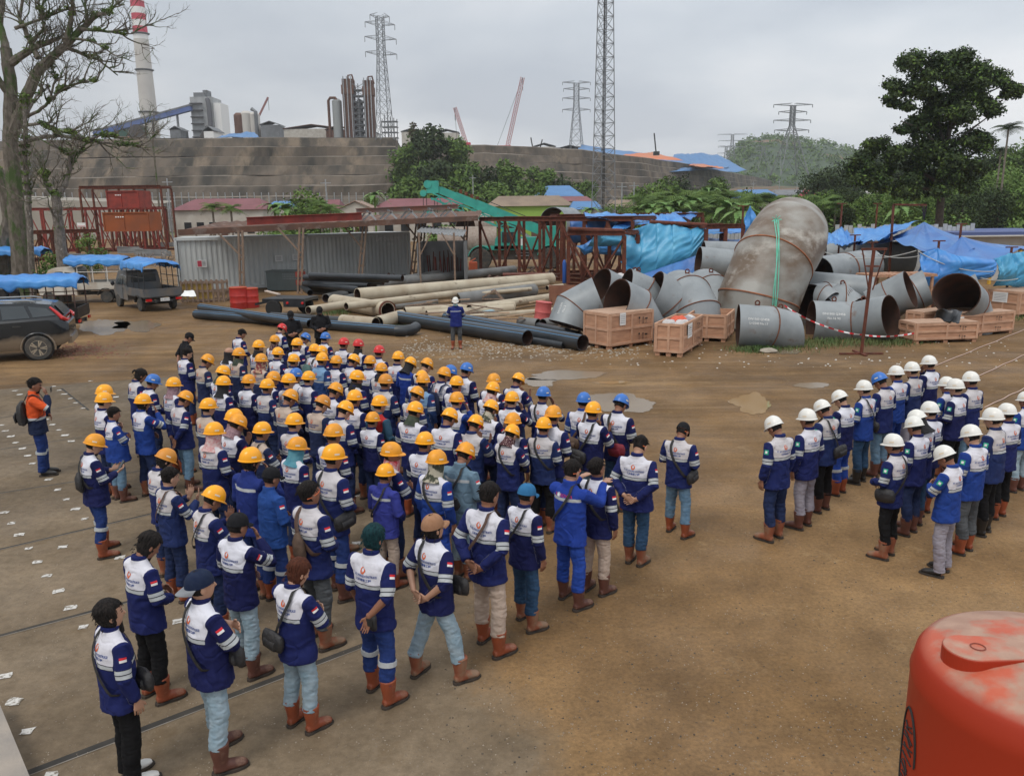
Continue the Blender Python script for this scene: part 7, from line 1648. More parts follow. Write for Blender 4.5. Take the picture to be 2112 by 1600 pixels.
# ---- barrier stand and tape
g=gz(1776,731);t=thing('barrier_stand','tall rusty pole stand on a flat cross base holding barrier tape','stand',g);h=hat(g,514);mb=MB();mb.tube((0,0,0),(.12,0,h),.05,n=10);mb.build('pole',RUST(),t,True);mb=MB();mb.beam((-.65,.02,.03),(.65,-.02,.03),.09,.05);mb.beam((0,-.35,.03),(0,.55,.03),.09,.045);mb.build('base',RUST(),t)
mb=MB();mb.beam((-.25,0,h),(.5,0,h),.07);[mb.beam((.12+s*.34,0,h-.02),(.12+s*.06,0,h-1.2),.03) for s in (-1,1)];mb.path([(.12+math.cos(a)*.2,math.sin(a)*.2,h-.5) for a in [R(k*30) for k in range(13)]],.015,5);mb.build('top_bracket',RUST(),t)
def tape(label,pts,w=.05):
    P=[gy(x,y,d) for x,y,d in pts];Q=[];n=26
    for i in range(len(P)-1):
        L_=(P[i+1]-P[i]).length
        for k in range(n):
            s=k/n;Q.append(P[i].lerp(P[i+1],s)-Vector((0,0,.08*L_*4*s*(1-s)*.5)))
    Q.append(P[-1]);mb=MB();acc=0
    for i in range(len(Q)-1):
        d=(Q[i+1]-Q[i]);acc+=d.length;tw=math.sin(i*.35)*.5;u=Vector((0,math.sin(tw),math.cos(tw)))*w/2;mb.add([Q[i]-u,Q[i+1]-u,Q[i+1]+u,Q[i]+u],[(0,1,2,3)],int(acc/.16)%2)
    tag(mb.build('barrier_tape',[RED,WHT]),label,'tape')
tape('red and white barrier tape sagging in front of the right-hand elbows',[(1618,630,25.8),(1700,672,25.6),(1776,690,25.2),(1880,688,25.6),(1952,655,27.0)])
for a,b,lab in (((1925,757),(2200,645),'farthest of the three thin ropes on the ground at the right'),((2005,783),(2200,692),'middle of the three thin ropes on the ground at the right'),((2030,842),(2200,760),'nearest of the three thin ropes on the ground at the right')):
    A,B=gz(*a),gz(*b);mb=MB();mb.path([A.lerp(B,k/30)+Vector((.012*math.sin(k*1.3),.012*math.sin(k),.02)) for k in range(31)],.011,5);tag(mb.build('boundary_rope',mat('pinkish_rope',(.60,.38,.30),(.6,.5,.45),.8,0,40)),lab,'rope')
mb=MB();p=gz(1584,727);mb.ell((p.x,p.y,.05),(.30,.2,.09),10,6);mb.v=[tuple(Vector(v)+Vector((0,0,1))*.03*noise.noise((v[0]*6,v[1]*6,v[2]*6))) for v in mb.v];tag(mb.build('flat_stone',mat('pale_stone',(0,0,0)),None,True),'flat pale stone under the short lying elbow','stone')

# ---- rusty steel frames
def frame(label,a,b,h,depth,nb,m,diag=True,name='lattice_framework',post=.2,chord=.28,group='brown steel frames',zb=0.0,levels=1,rail=None):
    A,B=Vector(a),Vector(b);O=Vector((A.x,A.y,0));t=thing(name,label,'steel frame',O,0,group);d=(B-A);d.z=0;w=d.length;x=d.normalized();y=Vector((-x.y,x.x,0));k=0
    for q in (0,depth):
        mb=MB();mb.hbeam(y*q+Vector((0,0,h)),y*q+x*w+Vector((0,0,h)),chord*.8,chord);mb.build('top_chord',m,t)
        if zb>.05 or levels:mb=MB();mb.hbeam(y*q+Vector((0,0,zb+.12)),y*q+x*w+Vector((0,0,zb+.12)),chord*.7,chord*.7);mb.build('bottom_chord',m,t)
        for i in range(nb+1):mb=MB();c=y*q+x*(w*i/nb);mb.hbeam(c+Vector((0,0,zb)),c+Vector((0,0,h-chord/2)),post,post);mb.build('post',m,t)
        if diag:
            for i in range(nb):mb=MB();c0,c1=y*q+x*(w*i/nb),y*q+x*(w*(i+1)/nb);(c0,c1)=(c0,c1) if i%2 else (c1,c0);mb.beam(c0+Vector((0,0,zb+.2)),c1+Vector((0,0,h-.2)),post*.5);mb.build('brace',m,t)
    for i in range(nb+1):mb=MB();c=x*(w*i/nb);mb.beam(c+Vector((0,0,h)),c+y*depth+Vector((0,0,h)),post*.8);mb.build('cross_beam',m,t)
    return t
frame('long brown steel frame in front of the teal crane',gz(992,570),gz(1302,588),hat(gz(992,570),452),2.6,7,RUST())
frame('taller brown frame behind carrying blue sheets',gz(1150,572),gz(1445,566),hat(gz(1150,572),447),3.0,6,RUST(),False)
frame('brown pipe frame holding up the big cyan tarpaulin',gz(1172,590),gz(1286,596),hat(gz(1172,590),480),1.6,2,RUST())
frame('brown frame carrying the blue work tent right of the cyan tarpaulin',gz(1452,590),gz(1530,585),hat(gz(1452,590),468),2.0,2,RUST(),False)
for i,(x0,y0,x1,y1,yt,nb,m_,lab,dp) in enumerate(((70,520,330,516,432,9,PRIMER(),'long low red primed frame behind the parked pickups',3.0),(180,520,345,518,387,3,RUST(),'high red primed frame stacked above the low one',3.0),(250,512,345,510,430,4,RUST(),'brown frame at the right end of the red ones',2.0),(60,540,210,532,480,6,RUST(),'low brown frame at the far left behind the tree trunks',2.5))):
    frame(lab,gz(x0,y0),gz(x1,y1),hat(gz(x0,y0),yt),dp,nb,m_,group='red and brown steel frames behind the pickups',chord=.35)
for x0,x1,y0,y1,d,m_,lab in ((222,285,393,430,71,PRIMER(),'red steel box on top of the frames'),(215,306,437,478,69,mat('orange_rust_sheet',(.34,.085,.02),(.24,.07,.025),.7,0,.6),'orange-brown steel box below the red one')):
    a,b=gy(x0,y1,d),gy(x1,y0,d);t=thing('steel_box',lab,'steel box',(a.x,d,a.z));w,h=b.x-a.x,b.z-a.z;mb=MB();mb.box((w/2,1.2,h/2),(w,2.4,h));mb.build('shell',m_,t);mb=MB();[mb.box((w*s,-.03,h/2),(.08,.06,h)) for s in (.02,.45,.98)];mb.box((w/2,-.04,h-.05),(w,.07,.1));mb.box((w/2,-.04,.05),(w,.07,.1));mb.build('stiffeners',m_,t)
    mb=MB();[mb.box((w*(.3+.05*k),-.08,h*.75),(w*.03,.01,h*.06)) for k in range(4)];mb.build('paint_mark',PAPER(),t)
mb=MB();p=gy(168,464,66);mb.box((p.x,66,p.z),(.66,.05,.34));mb.box((p.x,65.96,p.z-.10),(.6,.02,.04),mi=1);tag(mb.build('notice_board',[PAPER(),FRED]),'small white notice board on the red frame','sign')
for i,(x,y,w,h,lab) in enumerate(((180,520,3.6,.9,'pale corrugated sheet stack left of the red frames'),(270,505,2.4,1.0,'grey-blue panel leaning under the orange box'),(318,512,3.2,1.0,'grey steel trough behind the grey pickup'),(345,490,2.0,.8,'grey panel beside the container doors'))):
    p=gz(x,y+22);mb=MB();mb.box((p.x,p.y,h/2),(w,.9,h*.5));mb.box((p.x,p.y-.46,h*.7),(w,.04,h*.5));mb.beam((p.x-w/2,p.y-.5,h),(p.x+w/2,p.y-.4,h*.8),.1);tag(mb.build('panel_stack',CORR),lab,'scrap')
rr_=random.Random(8);V_=MB()
for k in range(110):p=gz(rr_.uniform(280,355),rr_.uniform(535,556));V_.beam(p+Vector((0,0,rr_.uniform(.0,.6))),p+Vector((rr_.uniform(-.5,.5),rr_.uniform(-.3,.3),rr_.uniform(.1,.9))),.06)
tag(V_.build('scrap_heap',mat('scrap',(.18,.15,.13),(.35,.3,.27),.8,0,3)),kind='stuff')
V_=MB()
for k in range(150):p=gz(rr_.choice([rr_.uniform(820,985),rr_.uniform(720,830),rr_.uniform(985,1180)]),rr_.uniform(568,582));V_.beam(p+Vector((0,0,rr_.uniform(.0,.3))),p+Vector((rr_.uniform(-.6,.6),rr_.uniform(-.3,.3),rr_.uniform(.1,.55))),rr_.uniform(.04,.14))
tag(V_.build('fittings_heap',mat('fittings',(.13,.12,.11),(.28,.16,.12),.7,.1,2)),kind='stuff')
for x,y,w,h,m_,lab,nm in ((714,560,.9,.55,DARK(),'dark machine box left of the small drums','machine'),(750,562,1.2,.6,mat('coil',(.10,.085,.075),(.2,.16,.12),.8,0,9),'tangled cable coil under the shed','cable'),(722,567,1.3,.2,mat('yellow_steel',(.55,.30,.03)),'low yellow steel plate under the shed','plate'),(820,560,.9,.8,WOOD(),'small plywood box right of the small drums','box'),(838,556,.9,.6,mat('orange_steel',(.55,.13,.06)),'orange steel cabinet left of the tool shed','cabinet'),(976,562,.6,.7,mat('orange_steel',(0,0,0)),'orange machine by the shed corner post','machine')):
    p=gz(x,y);t=thing('site_'+nm,lab,nm,p);mb=MB();mb.box((0,0,h/2),(w,.6,h));mb.build('body',m_,t);mb=MB();mb.box((0,0,h+.03),(w*.9,.5,.06));mb.beam((-w*.4,-.2,h+.06),(w*.3,.1,h+.3),.06);mb.build('top',m_,t)
t=thing('gas_cylinder','tall blue gas cylinder at the foot of the brown frames','gas cylinder',gz(1164,584));mb=MB();mb.lathe([(.10,0),(.12,.03),(.12,1.2),(.08,1.35),(.03,1.42)],14);mb.build('bottle',mat('blue_cylinder',(.03,.12,.45),rough=.4),t,True);mb=MB();mb.tube((0,0,1.4),(0,0,1.55),.04);mb.build('valve',RUST(),t)
sack('grey-white bundle of cloth beside the cyan tarpaulin',gz(1275,582,.9),.6,SW,3,'bundle','cloth_bundle')
# ---- tarpaulins and tents
TC=TARPC()
def at3(x,y,d):return at(x,y,d)
def cloth(label,cols,m,amp=.12,nu=60,nv=40,folds=9,name='tarpaulin'):
    """hanging cloth: cols = [(top point, bottom point) ...] left to right"""
    n=len(cols)-1;mb=MB();sd=cols[0][0].x
    def f(u,v):
        s=u*n;i=min(int(s),n-1);w=s-i;w=w*w*(3-2*w);tp=cols[i][0].lerp(cols[i+1][0],w);bt=cols[i][1].lerp(cols[i+1][1],w);p=tp.lerp(bt,v)
        bulge=math.sin(math.pi*v)*amp*1.5;fold=math.sin(u*folds*6.28+3*noise.noise((u*3,v*2,sd))*2)*(.12+.88*(1-v)**2)*amp*.24
        nn=noise.noise((u*3+sd,v*2.5,1))*amp*1.1+(1-2*abs(noise.noise((u*9+v*5+sd,v*3,5))))*amp*.28
        return p+Vector((0,-(bulge+fold+nn),.3*nn))
    mb.grid(f,nu,nv);o=mb.build(name,m,None,True);o.modifiers.new('s','SOLIDIFY').thickness=.008;return tag(o,label,'tarpaulin')
D0=gz(1300,590).y
cloth('big cyan tarpaulin bulging down from the brown frames',[(at3(1284,478,D0),at3(1292,560,D0-.2)),(at3(1320,470,D0),at3(1318,574,D0-.6)),(at3(1352,458,D0),at3(1352,578,D0-.9)),(at3(1385,464,D0),at3(1385,560,D0-.8)),(at3(1425,474,D0),at3(1420,545,D0-.5)),(at3(1452,462,D0),at3(1450,508,D0))],TC,.26,90,60,8)
cloth('crumpled lower end of cyan cloth beside the grey bundle',[(at3(1280,538,D0-.2),at3(1292,566,D0-1)),(at3(1300,552,D0-.2),at3(1322,576,D0-1))],TC,.25,20,16,4)
cloth('sagging sheet of plain blue behind the domed elbows',[(at3(1325,566,D0-1.5),at3(1325,590,D0-2)),(at3(1385,545,D0-1.2),at3(1385,600,D0-2)),(at3(1450,522,D0-1.2),at3(1465,600,D0-2))],TARPD(),.2,40,24,5)
cloth('dark cyan tarpaulin scrap hanging inside the pipe frame',[(at3(1222,490,D0),at3(1212,508,D0)),(at3(1245,482,D0),at3(1240,508,D0)),(at3(1282,482,D0),at3(1280,506,D0))],TC,.14,30,16,4)
cloth('bright blue tarpaulin scrap swinging low in the brown frames, left piece',[(at3(1188,508,D0+1),at3(1195,512,D0+1)),(at3(1205,505,D0+1),at3(1205,526,D0+1)),(at3(1225,490,D0+1),at3(1222,520,D0+1))],TARP(),.1,24,16,3)
cloth('bright blue tarpaulin scrap swinging low in the brown frames, right piece',[(at3(1232,506,D0+1),at3(1236,524,D0+1)),(at3(1280,506,D0+1),at3(1280,527,D0+1))],TARP(),.1,24,16,2)
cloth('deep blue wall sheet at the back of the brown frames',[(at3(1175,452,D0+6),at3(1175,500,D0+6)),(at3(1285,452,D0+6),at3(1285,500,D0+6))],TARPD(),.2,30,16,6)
sheet('blue roof sheet with ragged edge over the brown frames, left',[at(1212,452,D0+1.5),at(1325,456,D0+1.5),at(1300,442,D0+6),at(1202,440,D0+6)],TARP(),30,14,.25)
sheet('blue roof sheet over the brown frames, peaked in the middle',[at(1262,474,D0+.6),at(1360,464,D0+.6),at(1345,440,D0+5),at(1285,446,D0+5)],TARP(),30,14,.3)
sheet('blue roof sheet over the brown frames, right slope',[at(1345,460,D0+.5),at(1440,468,D0+.5),at(1390,445,D0+5),at(1345,442,D0+5)],TARP(),30,14,.3)
sheet('deep blue roof sheet at the far right of the frames',[at(1370,452,D0+5),at(1425,455,D0+5),at(1440,440,D0+8),at(1375,440,D0+8)],TARPD(),24,12,.3)
sheet('blue sheet stretched right of the cyan tarpaulin',[at(1452,485,D0+1),at(1532,480,D0+1),at(1530,468,D0+3),at(1452,470,D0+3)],TARP(),24,12,.2)
sheet('flat sagging blue table-like canopy left of the giant pipe',[at(1450,502,D0),at(1528,506,D0),at(1525,494,D0+3),at(1450,494,D0+3)],TARPD(),24,12,.25)
cloth('narrow blue banner of cloth hanging left of the giant pipe top',[(at3(1535,450,36),at3(1532,498,36)),(at3(1546,425,36),at3(1545,490,36)),(at3(1562,452,36),at3(1555,478,36))],TARP(),.14,20,30,3)
mb=MB();mb.tube(at(1340,458,D0-.1),at(1458,464,D0-.1),.11,n=10);tag(mb.build('rusty_pipe_rail',RUST()),'rusty pipe rail from which the cyan tarpaulin hangs','pipe');mb=MB();mb.tube(at(1172,472,D0-.2),at(1284,476,D0-.2),.11,n=10);tag(mb.build('rusty_pipe_rail',RUST()),'rusty pipe rail left of the cyan tarpaulin','pipe')
cloth('bunch of blue work cloths hanging in the brown tent frame',[(at3(1452,512,D0),at3(1455,545,D0)),(at3(1486,512,D0),at3(1486,540,D0))],TARP(),.2,24,14,5)
# tents on the right
def peak(label,apex,ring_,m,d=None,seed=1,name='tarpaulin',sag=.28):
    A=Vector(apex);Rg=[Vector(p) for p in ring_];n=len(Rg);mb=MB()
    def f(u,v):
        s=u*(n-1);i=min(int(s),n-2);w=s-i;e=Rg[i].lerp(Rg[i+1],w);e=e+Vector((0,0,-.5*sag*math.sin(math.pi*w)));p=A.lerp(e,v);return p+Vector((0,0,-sag*2.4*v*(1-v)+.07*noise.noise((u*10+seed,v*3,2))*v+.05*math.sin(u*55)*v*(1-v)))
    mb.grid(f,70,24);o=mb.build(name,m,None,True);o.modifiers.new('s','SOLIDIFY').thickness=.008;return tag(o,label,'tent')
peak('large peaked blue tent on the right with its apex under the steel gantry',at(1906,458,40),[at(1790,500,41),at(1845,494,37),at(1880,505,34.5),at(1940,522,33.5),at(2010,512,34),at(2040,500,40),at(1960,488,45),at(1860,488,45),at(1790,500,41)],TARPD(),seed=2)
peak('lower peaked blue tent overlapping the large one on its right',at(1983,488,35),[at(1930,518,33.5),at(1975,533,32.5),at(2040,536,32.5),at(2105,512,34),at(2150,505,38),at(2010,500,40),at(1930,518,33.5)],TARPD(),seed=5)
sheet('bright blue awning stretched left from the large tent',[at(1765,504,37),at(1850,482,38),at(1895,460,44),at(1760,476,44)],TARP(),30,16,.3)
sheet('wrinkled blue awning right behind the giant pipe',[at(1706,512,36),at(1790,508,37),at(1770,478,42),at(1706,482,42)],TARP(),30,16,.45)
cloth('blue side wall of the right-hand tent facing the elbows',[(at3(1895,525,33),at3(1890,585,32.6)),(at3(1932,512,33),at3(1928,592,32.5)),(at3(1975,528,32.5),at3(1972,585,32.3)),(at3(2050,536,32.4),at3(2045,572,32.2))],TARP(),.16,60,30,10)
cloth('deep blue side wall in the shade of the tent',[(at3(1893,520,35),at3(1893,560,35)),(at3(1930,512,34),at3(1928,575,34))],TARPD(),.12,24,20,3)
cloth('cyan cloths hanging at the far right edge of the tents',[(at3(2048,535,33),at3(2048,590,33)),(at3(2085,522,33),at3(2085,592,33)),(at3(2150,515,33),at3(2150,592,33))],TC,.25,60,30,8)
for x,y,y2,d,lab in ((1879,505,425,37,'left pole of the steel gantry over the tent'),(1912,470,424,40,'right pole of the steel gantry over the tent')):pass
t=thing('steel_gantry','thin rusty steel gantry rising over the peaked tent','gantry',(at(1836,545,38).x,38,0));ox=t.location.x;mb=MB();a,b,c=at(1836,545,38),at(1843,422,38),at(1911,423,38);mb.beam((a.x-ox,0,0),(b.x-ox,0,b.z),.09);mb.beam((b.x-ox,0,b.z),(c.x-ox,0,c.z),.09);mb.build('frame',RUST(),t);mb=MB();e=at(1906,452,40);mb.beam((b.x-ox+1.35,0,b.z),(e.x-ox,2,e.z),.05);mb.beam((c.x-ox,0,c.z),(e.x-ox,2,e.z),.05);mb.build('hanger',RUST(),t)
for x,y0,y1,d,lab in ((1983,462,540,35,'tent pole at the lower peak'),(1937,497,600,33,'tent pole at the front corner'),(1764,485,540,37,'tent pole under the left awning'),(1800,500,560,37,'dark tent pole in the middle of the awning'),(1737,420,500,42,'thin steel post behind the wrinkled awning'),(1533,425,520,37,'thin steel post left of the giant pipe'),(2087,510,560,33.5,'tent pole at the right edge'),(1810,420,480,48,'thin rusty post before the white fence')):
    p,q=at(x,y0,d),at(x,y1,d);mb=MB();mb.tube((p.x,d,0),(p.x,d,p.z),.05,n=8);mb.beam((p.x-.25,d,p.z),(p.x+.25,d,p.z),.05);tag(mb.build('tent_pole',RUST()),lab,'pole')
for k,(a,b,s) in enumerate((((1893,518,33),(2050,560,31.5),.25),((1930,512,33),(2100,575,31.5),.5),((1790,515,36),(1935,515,33),.35),((1700,520,35),(1890,517,33),.3))):
    A,B=at(*a),at(*b);mb=MB();mb.path([A.lerp(B,i/20)-Vector((0,0,s*4*(i/20)*(1-i/20))) for i in range(21)],.018,5);tag(mb.build('guy_rope',mat('grey_rope',(.45,.45,.42))),['upper','lower','middle left','far left'][k]+' grey rope slung in front of the blue tents','rope')
for x,y,w,lab in ((1832,566,1.8,'left slatted wooden table top leaning behind the elbows'),(1872,572,2.0,'right slatted wooden table behind the elbows')):
    p=at(x,y,31.4);t=thing('wooden_table',lab,'table',(p.x,31.4,0),R(8));mb=MB();[mb.box((-w/2+w*(i+.5)/9,.2,1.75+.02),(w/9*.6,1.2,.05)) for i in range(9)];[mb.box((0,yy,1.72),(w,.08,.06)) for yy in (-.35,.75)];mb.build('tabletop',WOOD(),t)
    for sx in (-1,1):
        for yy in (-.3,.7):mb=MB();mb.box((sx*w*.42,yy,.85),(.09,.09,1.7));mb.build('leg',WOOD(),t)
# fence of white sheets and the white building
t=thing('sheet_fence','long fence of pale corrugated sheets below the woodland','fence',(0,0,0));A,B=at(1445,480,52),at(2010,480,50);n=62
for k in range(n):
    p=A.lerp(B,k/n);q=A.lerp(B,(k+.93)/n);zt=3.15+.12*math.sin(k*2.3)-(.8 if k in (29,30) else 0);mb=MB();mb.box(((p.x+q.x)/2,p.y,zt/2),(q.x-p.x,.05,zt));mb.build('sheet',[mat('pale_sheet',(.50,.52,.52),(.40,.41,.41),.6),mat('greyer_sheet',(.36,.38,.38),(.45,.46,.45),.6)][k%3==1],t)
g=at(2050,520,48);t=thing('site_office','white site office with dark square windows and blue roof edge','building',(at(1960,520,48).x,48,0));w=at(2210,500,48).x-t.location.x;h=at(2050,484,48).z;mb=MB();mb.box((w/2,3,h/2),(w,6,h));mb.build('wall',mat('office_white',(.62,.61,.58),(.52,.50,.46),.7,0,1),t)
mb=MB();mb.box((w/2,2.7,h+.09),(w+.8,7.2,.18));mb.build('roof',mat('office_roof',(.08,.11,.25)),t);mb=MB();mb.box((w/2,-.5,h-.04),(w+.6,.9,.08));mb.build('eaves_board',mat('office_white',(0,0,0)),t)
for x in (2026,2070,2122,1985):p=at(x,500,48);mb=MB();mb.box((p.x-t.location.x,-.03,h*.66),(.62,.10,.62));f=mb.build('window',mat('window_frame_white',(.6,.6,.58)),t);mb=MB();mb.box((p.x-t.location.x,-.09,h*.66),(.5,.04,.5));mb.build('pane',DWIN,f)
mb=MB();a,b=at(2048,512,45),at(2105,513,45);mb.hbeam(a,b,.2,.2);mb.beam(a-Vector((0,0,a.z)),a,.14);mb.beam(b-Vector((0,0,b.z)),b,.14);tag(mb.build('yellow_beam',mat('yellow_paint',(.62,.36,.04))),'yellow lifting beam in front of the white office','beam')

# ---- teal crane
g=gz(1072,556);t=thing('mobile_crane','teal mobile crane with its long boom lying to the upper left','mobile crane',(g.x,g.y+1.4,0),R(0));O=t.location
TL=TEAL()
mb=MB();mb.box((.3,0,1.05),(7.6,1.6,.7));mb.box((-3.6,0,1.2),(.8,2.4,.5));mb.box((4.1,0,1.2),(.6,2.4,.5));mb.build('chassis',mat('crane_grey',(.22,.2,.18),(.14,.13,.12),.7,0,2),t)
for x in (-2.9,2.3):
    for s in (-1,1):
        wheel(t,x,s*1.15,.80,.6,0,None,mat('dusty_rim',(0,0,0)));mb=MB();mb.path([(x+math.cos(R(a))*.98,s*1.15,.80+math.sin(R(a))*.98) for a in range(15,166,15)],[(.04,.34)]*11,6,ref=(0,0,1));mb.build('mudguard',TL,t,True)
mb=MB();mb.prism([(-1.9,1.5),(-1.8,2.3),(-1.2,3.0),(-.1,3.0),(-.1,1.5)],-1.3,-.3,M=Matrix.Rotation(R(90),4,'X')@Matrix.Diagonal((1,1,-1,1)));mb.v=[(x,y,z) for x,y,z in mb.v];mb.build('cab',TL,t)
mb=MB();mb.box((-.8,-1.32,2.4),(1.0,.05,.75));mb.build('cab_window',GLASS(),t)
mb=MB();mb.box((1.2,0,1.9),(3.4,2.2,.9));mb.box((2.4,0,2.7),(1.5,2.0,.9));mb.box((-1.2,-.6,1.62),(3.2,1.4,.3));mb.build('upper_structure',TL,t);mb=MB();mb.box((.1,-1.12,2.0),(.55,.03,.55));mb.build('paper_sign',PAPER(),t)
mb=MB();[mb.box((0.2,-.95,1.0+.22*k),(1.0,.3,.05)) for k in range(4)];mb.build('steps',GALV(),t)
PV=at(1122,478,g.y+1.0)-O;TP=at(892,386,g.y+1.4)-O;TP.y=.2;PV.y=.2;d=(TP-PV).normalized();Lb=(TP-PV).length
for k,(s0,s1,w) in enumerate(((0,.62,.72),(.30,.80,.62),(.55,.93,.54),(.7,.985,.46))):mb=MB();mb.beam(PV+d*Lb*s0,PV+d*Lb*s1,w*.8,w);[mb.beam(PV+d*Lb*(s0+(s1-s0)*q),PV+d*Lb*(s0+(s1-s0)*q)+d*.08,w*.84,w*1.05) for q in (.02,.98)];mb.build('boom_section',TL,t)
mb=MB();nrm=Vector((d.z,0,-d.x));nrm=nrm if nrm.z<0 else-nrm
for q in (-1,1):mb.beam(PV+d*Lb*.22+nrm*.95+Vector((0,q*.35,0)),PV+d*Lb*.98+nrm*.80+Vector((0,q*.3,0)),.13);mb.beam(PV+d*Lb*.22+nrm*.50+Vector((0,q*.38,0)),PV+d*Lb*.98+nrm*.42+Vector((0,q*.33,0)),.10)
for k in range(15):p=PV+d*Lb*(.22+.05*k);mb.beam(p+nrm*(.93 if k%2 else .5)+Vector((0,-.36,0)),p+d*Lb*.05+nrm*(.5 if k%2 else .93)+Vector((0,-.36,0)),.07);
mb.build('jib',TL,t);mb=MB();hd_=PV+d*Lb;mb.box(hd_,(.9,.7,.9));mb.tube(hd_+Vector((-.35,-.4,.2)),hd_+Vector((-.35,.4,.2)),.3,n=14);mb.tube(hd_+Vector((-.7,-.4,-.45)),hd_+Vector((-.7,.4,-.45)),.25,n=14);mb.build('boom_head',TL,t)
mb=MB();[mb.tube(hd_+Vector((x,0,-.3)),hd_+Vector((x,0,-2.1)),.025,n=5) for x in (-.75,-.5,.1,.3)];mb.build('hoist_rope',DARK(),t);mb=MB();mb.tube(hd_+Vector((-.25,-.12,-2.1)),hd_+Vector((-.25,.12,-2.1)),.38,n=16);mb.build('hook_block',TL,t,True)
mb=MB();mb.tube(PV+Vector((-.5,0,-.9)),PV+d*Lb*.3+nrm*.4,.16,n=10);mb.build('lift_cylinder',GALV(),t);mb=MB();mb.path([PV+d*Lb*s-nrm*.55 for s in (0,.3,.6,1)],.03,5);mb.build('boom_rope',DARK(),t)
for k in range(4):mb=MB();p=PV+d*Lb*(.62+.05*k)-nrm*.45;mb.box(p,(.22,.3,.3));mb.build('boom_fitting',RUST(),t)

# ---- water tank in the right foreground
c=gz(2168,1392,2.0);rT=(gz(2168,1392,2.0)-gz(1908,1392,2.0)).length;t=thing('water_tank','big orange-red plastic water tank coated with dust, bottom right corner','tank',(c.x,c.y,0));t.scale=(1,1,1.035)
TK=bpy.data.materials.new('dusty_shaded_orange_plastic');TK.use_nodes=True;N,L=TK.node_tree.nodes,TK.node_tree.links;bs=N['Principled BSDF'];bs.inputs['Roughness'].default_value=.45
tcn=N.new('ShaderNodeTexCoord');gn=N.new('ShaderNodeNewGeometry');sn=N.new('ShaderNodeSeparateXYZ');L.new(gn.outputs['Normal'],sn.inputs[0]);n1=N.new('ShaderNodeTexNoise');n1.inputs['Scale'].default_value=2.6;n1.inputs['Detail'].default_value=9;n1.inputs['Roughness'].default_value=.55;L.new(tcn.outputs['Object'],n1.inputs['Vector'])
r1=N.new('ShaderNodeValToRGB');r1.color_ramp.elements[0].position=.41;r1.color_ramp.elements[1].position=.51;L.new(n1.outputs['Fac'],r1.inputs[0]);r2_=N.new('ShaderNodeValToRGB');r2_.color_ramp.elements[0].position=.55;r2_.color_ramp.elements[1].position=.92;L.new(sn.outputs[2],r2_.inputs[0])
n2=N.new('ShaderNodeTexNoise');n2.inputs['Scale'].default_value=9;n2.inputs['Detail'].default_value=10;L.new(tcn.outputs['Object'],n2.inputs['Vector']);r4=N.new('ShaderNodeValToRGB');r4.color_ramp.elements[0].position=.3;r4.color_ramp.elements[1].position=.7;r4.color_ramp.elements[0].color=(.36,.21,.15,1);r4.color_ramp.elements[1].color=(.46,.29,.21,1);L.new(n2.outputs['Fac'],r4.inputs[0])
r5=N.new('ShaderNodeValToRGB');r5.color_ramp.elements[0].color=(.50,.085,.04,1);r5.color_ramp.elements[1].color=(.52,.15,.09,1);L.new(n2.outputs['Fac'],r5.inputs[0])
x1=N.new('ShaderNodeMixRGB');L.new(r1.outputs[0],x1.inputs[0]);L.new(r5.outputs[0],x1.inputs[1]);L.new(r4.outputs[0],x1.inputs[2]);x2=N.new('ShaderNodeMixRGB');L.new(r2_.outputs[0],x2.inputs[0]);x2.inputs[1].default_value=(.36,.034,.012,1);bs.inputs['Specular IOR Level'].default_value=.25;L.new(x1.outputs[0],x2.inputs[2]);L.new(x2.outputs[0],bs.inputs['Base Color'])  # dust on top; upright sides get a darker red, their shade painted in
mb=MB();pf=[(rT*.97,0),(rT,.06),(rT,.5),(rT*1.012,.53),(rT,.56),(rT,1.0),(rT*1.012,1.03),(rT,1.06),(rT,1.80),(rT*1.008,1.835),(rT*.992,1.87),(rT*.975,1.93),(rT*.93,1.975),(rT*.86,2.0),(rT*.6,2.045),(rT*.3,2.08),(.001,2.09)]
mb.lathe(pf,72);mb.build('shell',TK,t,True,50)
mb=MB();ang=math.atan2(gz(1985,1372,2.05).y-c.y,gz(1985,1372,2.05).x-c.x);pts=[]
for k in range(19):a=R(90+180*k/18);pts.append((-rT*.66+math.cos(a)*rT*.20,math.sin(a)*rT*.20))
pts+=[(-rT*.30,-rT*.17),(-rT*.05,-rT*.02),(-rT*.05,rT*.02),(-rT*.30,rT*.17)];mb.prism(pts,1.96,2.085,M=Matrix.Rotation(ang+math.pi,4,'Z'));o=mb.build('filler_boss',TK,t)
bv=o.modifiers.new('b','BEVEL');bv.width=.012;bv.segments=3
mb=MB();cc=Matrix.Rotation(ang+math.pi,4,'Z')@Vector((-rT*.60,0,2.087));mb.path([cc+Vector((math.cos(R(k*20))*.035,math.sin(R(k*20))*.035,0)) for k in range(19)],.004,5);mb.build('moulded_ring',mat('dark_red_ring',(.22,.05,.03)),t)
# black marker scrawl on the side
mb=MB();ca=ang+R(10)
def onside(a,z,o=.004):return Vector((math.cos(a)*(rT+o),math.sin(a)*(rT+o),z))
aL=math.atan2(-c.y,-c.x)-R(66)
for e in (0,.012):mb.path([onside(aL+R(11)*math.cos(R(k*15))+e,1.38+.27*math.sin(R(k*15))+e) for k in range(23)],.004,4)
rr_=random.Random(2)
for k in range(13):z=1.16+k*.033;mb.path([onside(aL+R(rr_.uniform(-7,-3)),z),onside(aL+R(rr_.uniform(-1,1)),z+rr_.uniform(-.03,.05)),onside(aL+R(rr_.uniform(3,8)),z+rr_.uniform(-.02,.03))],.0045,4)
mb.build('marker_scrawl',INK(),t)
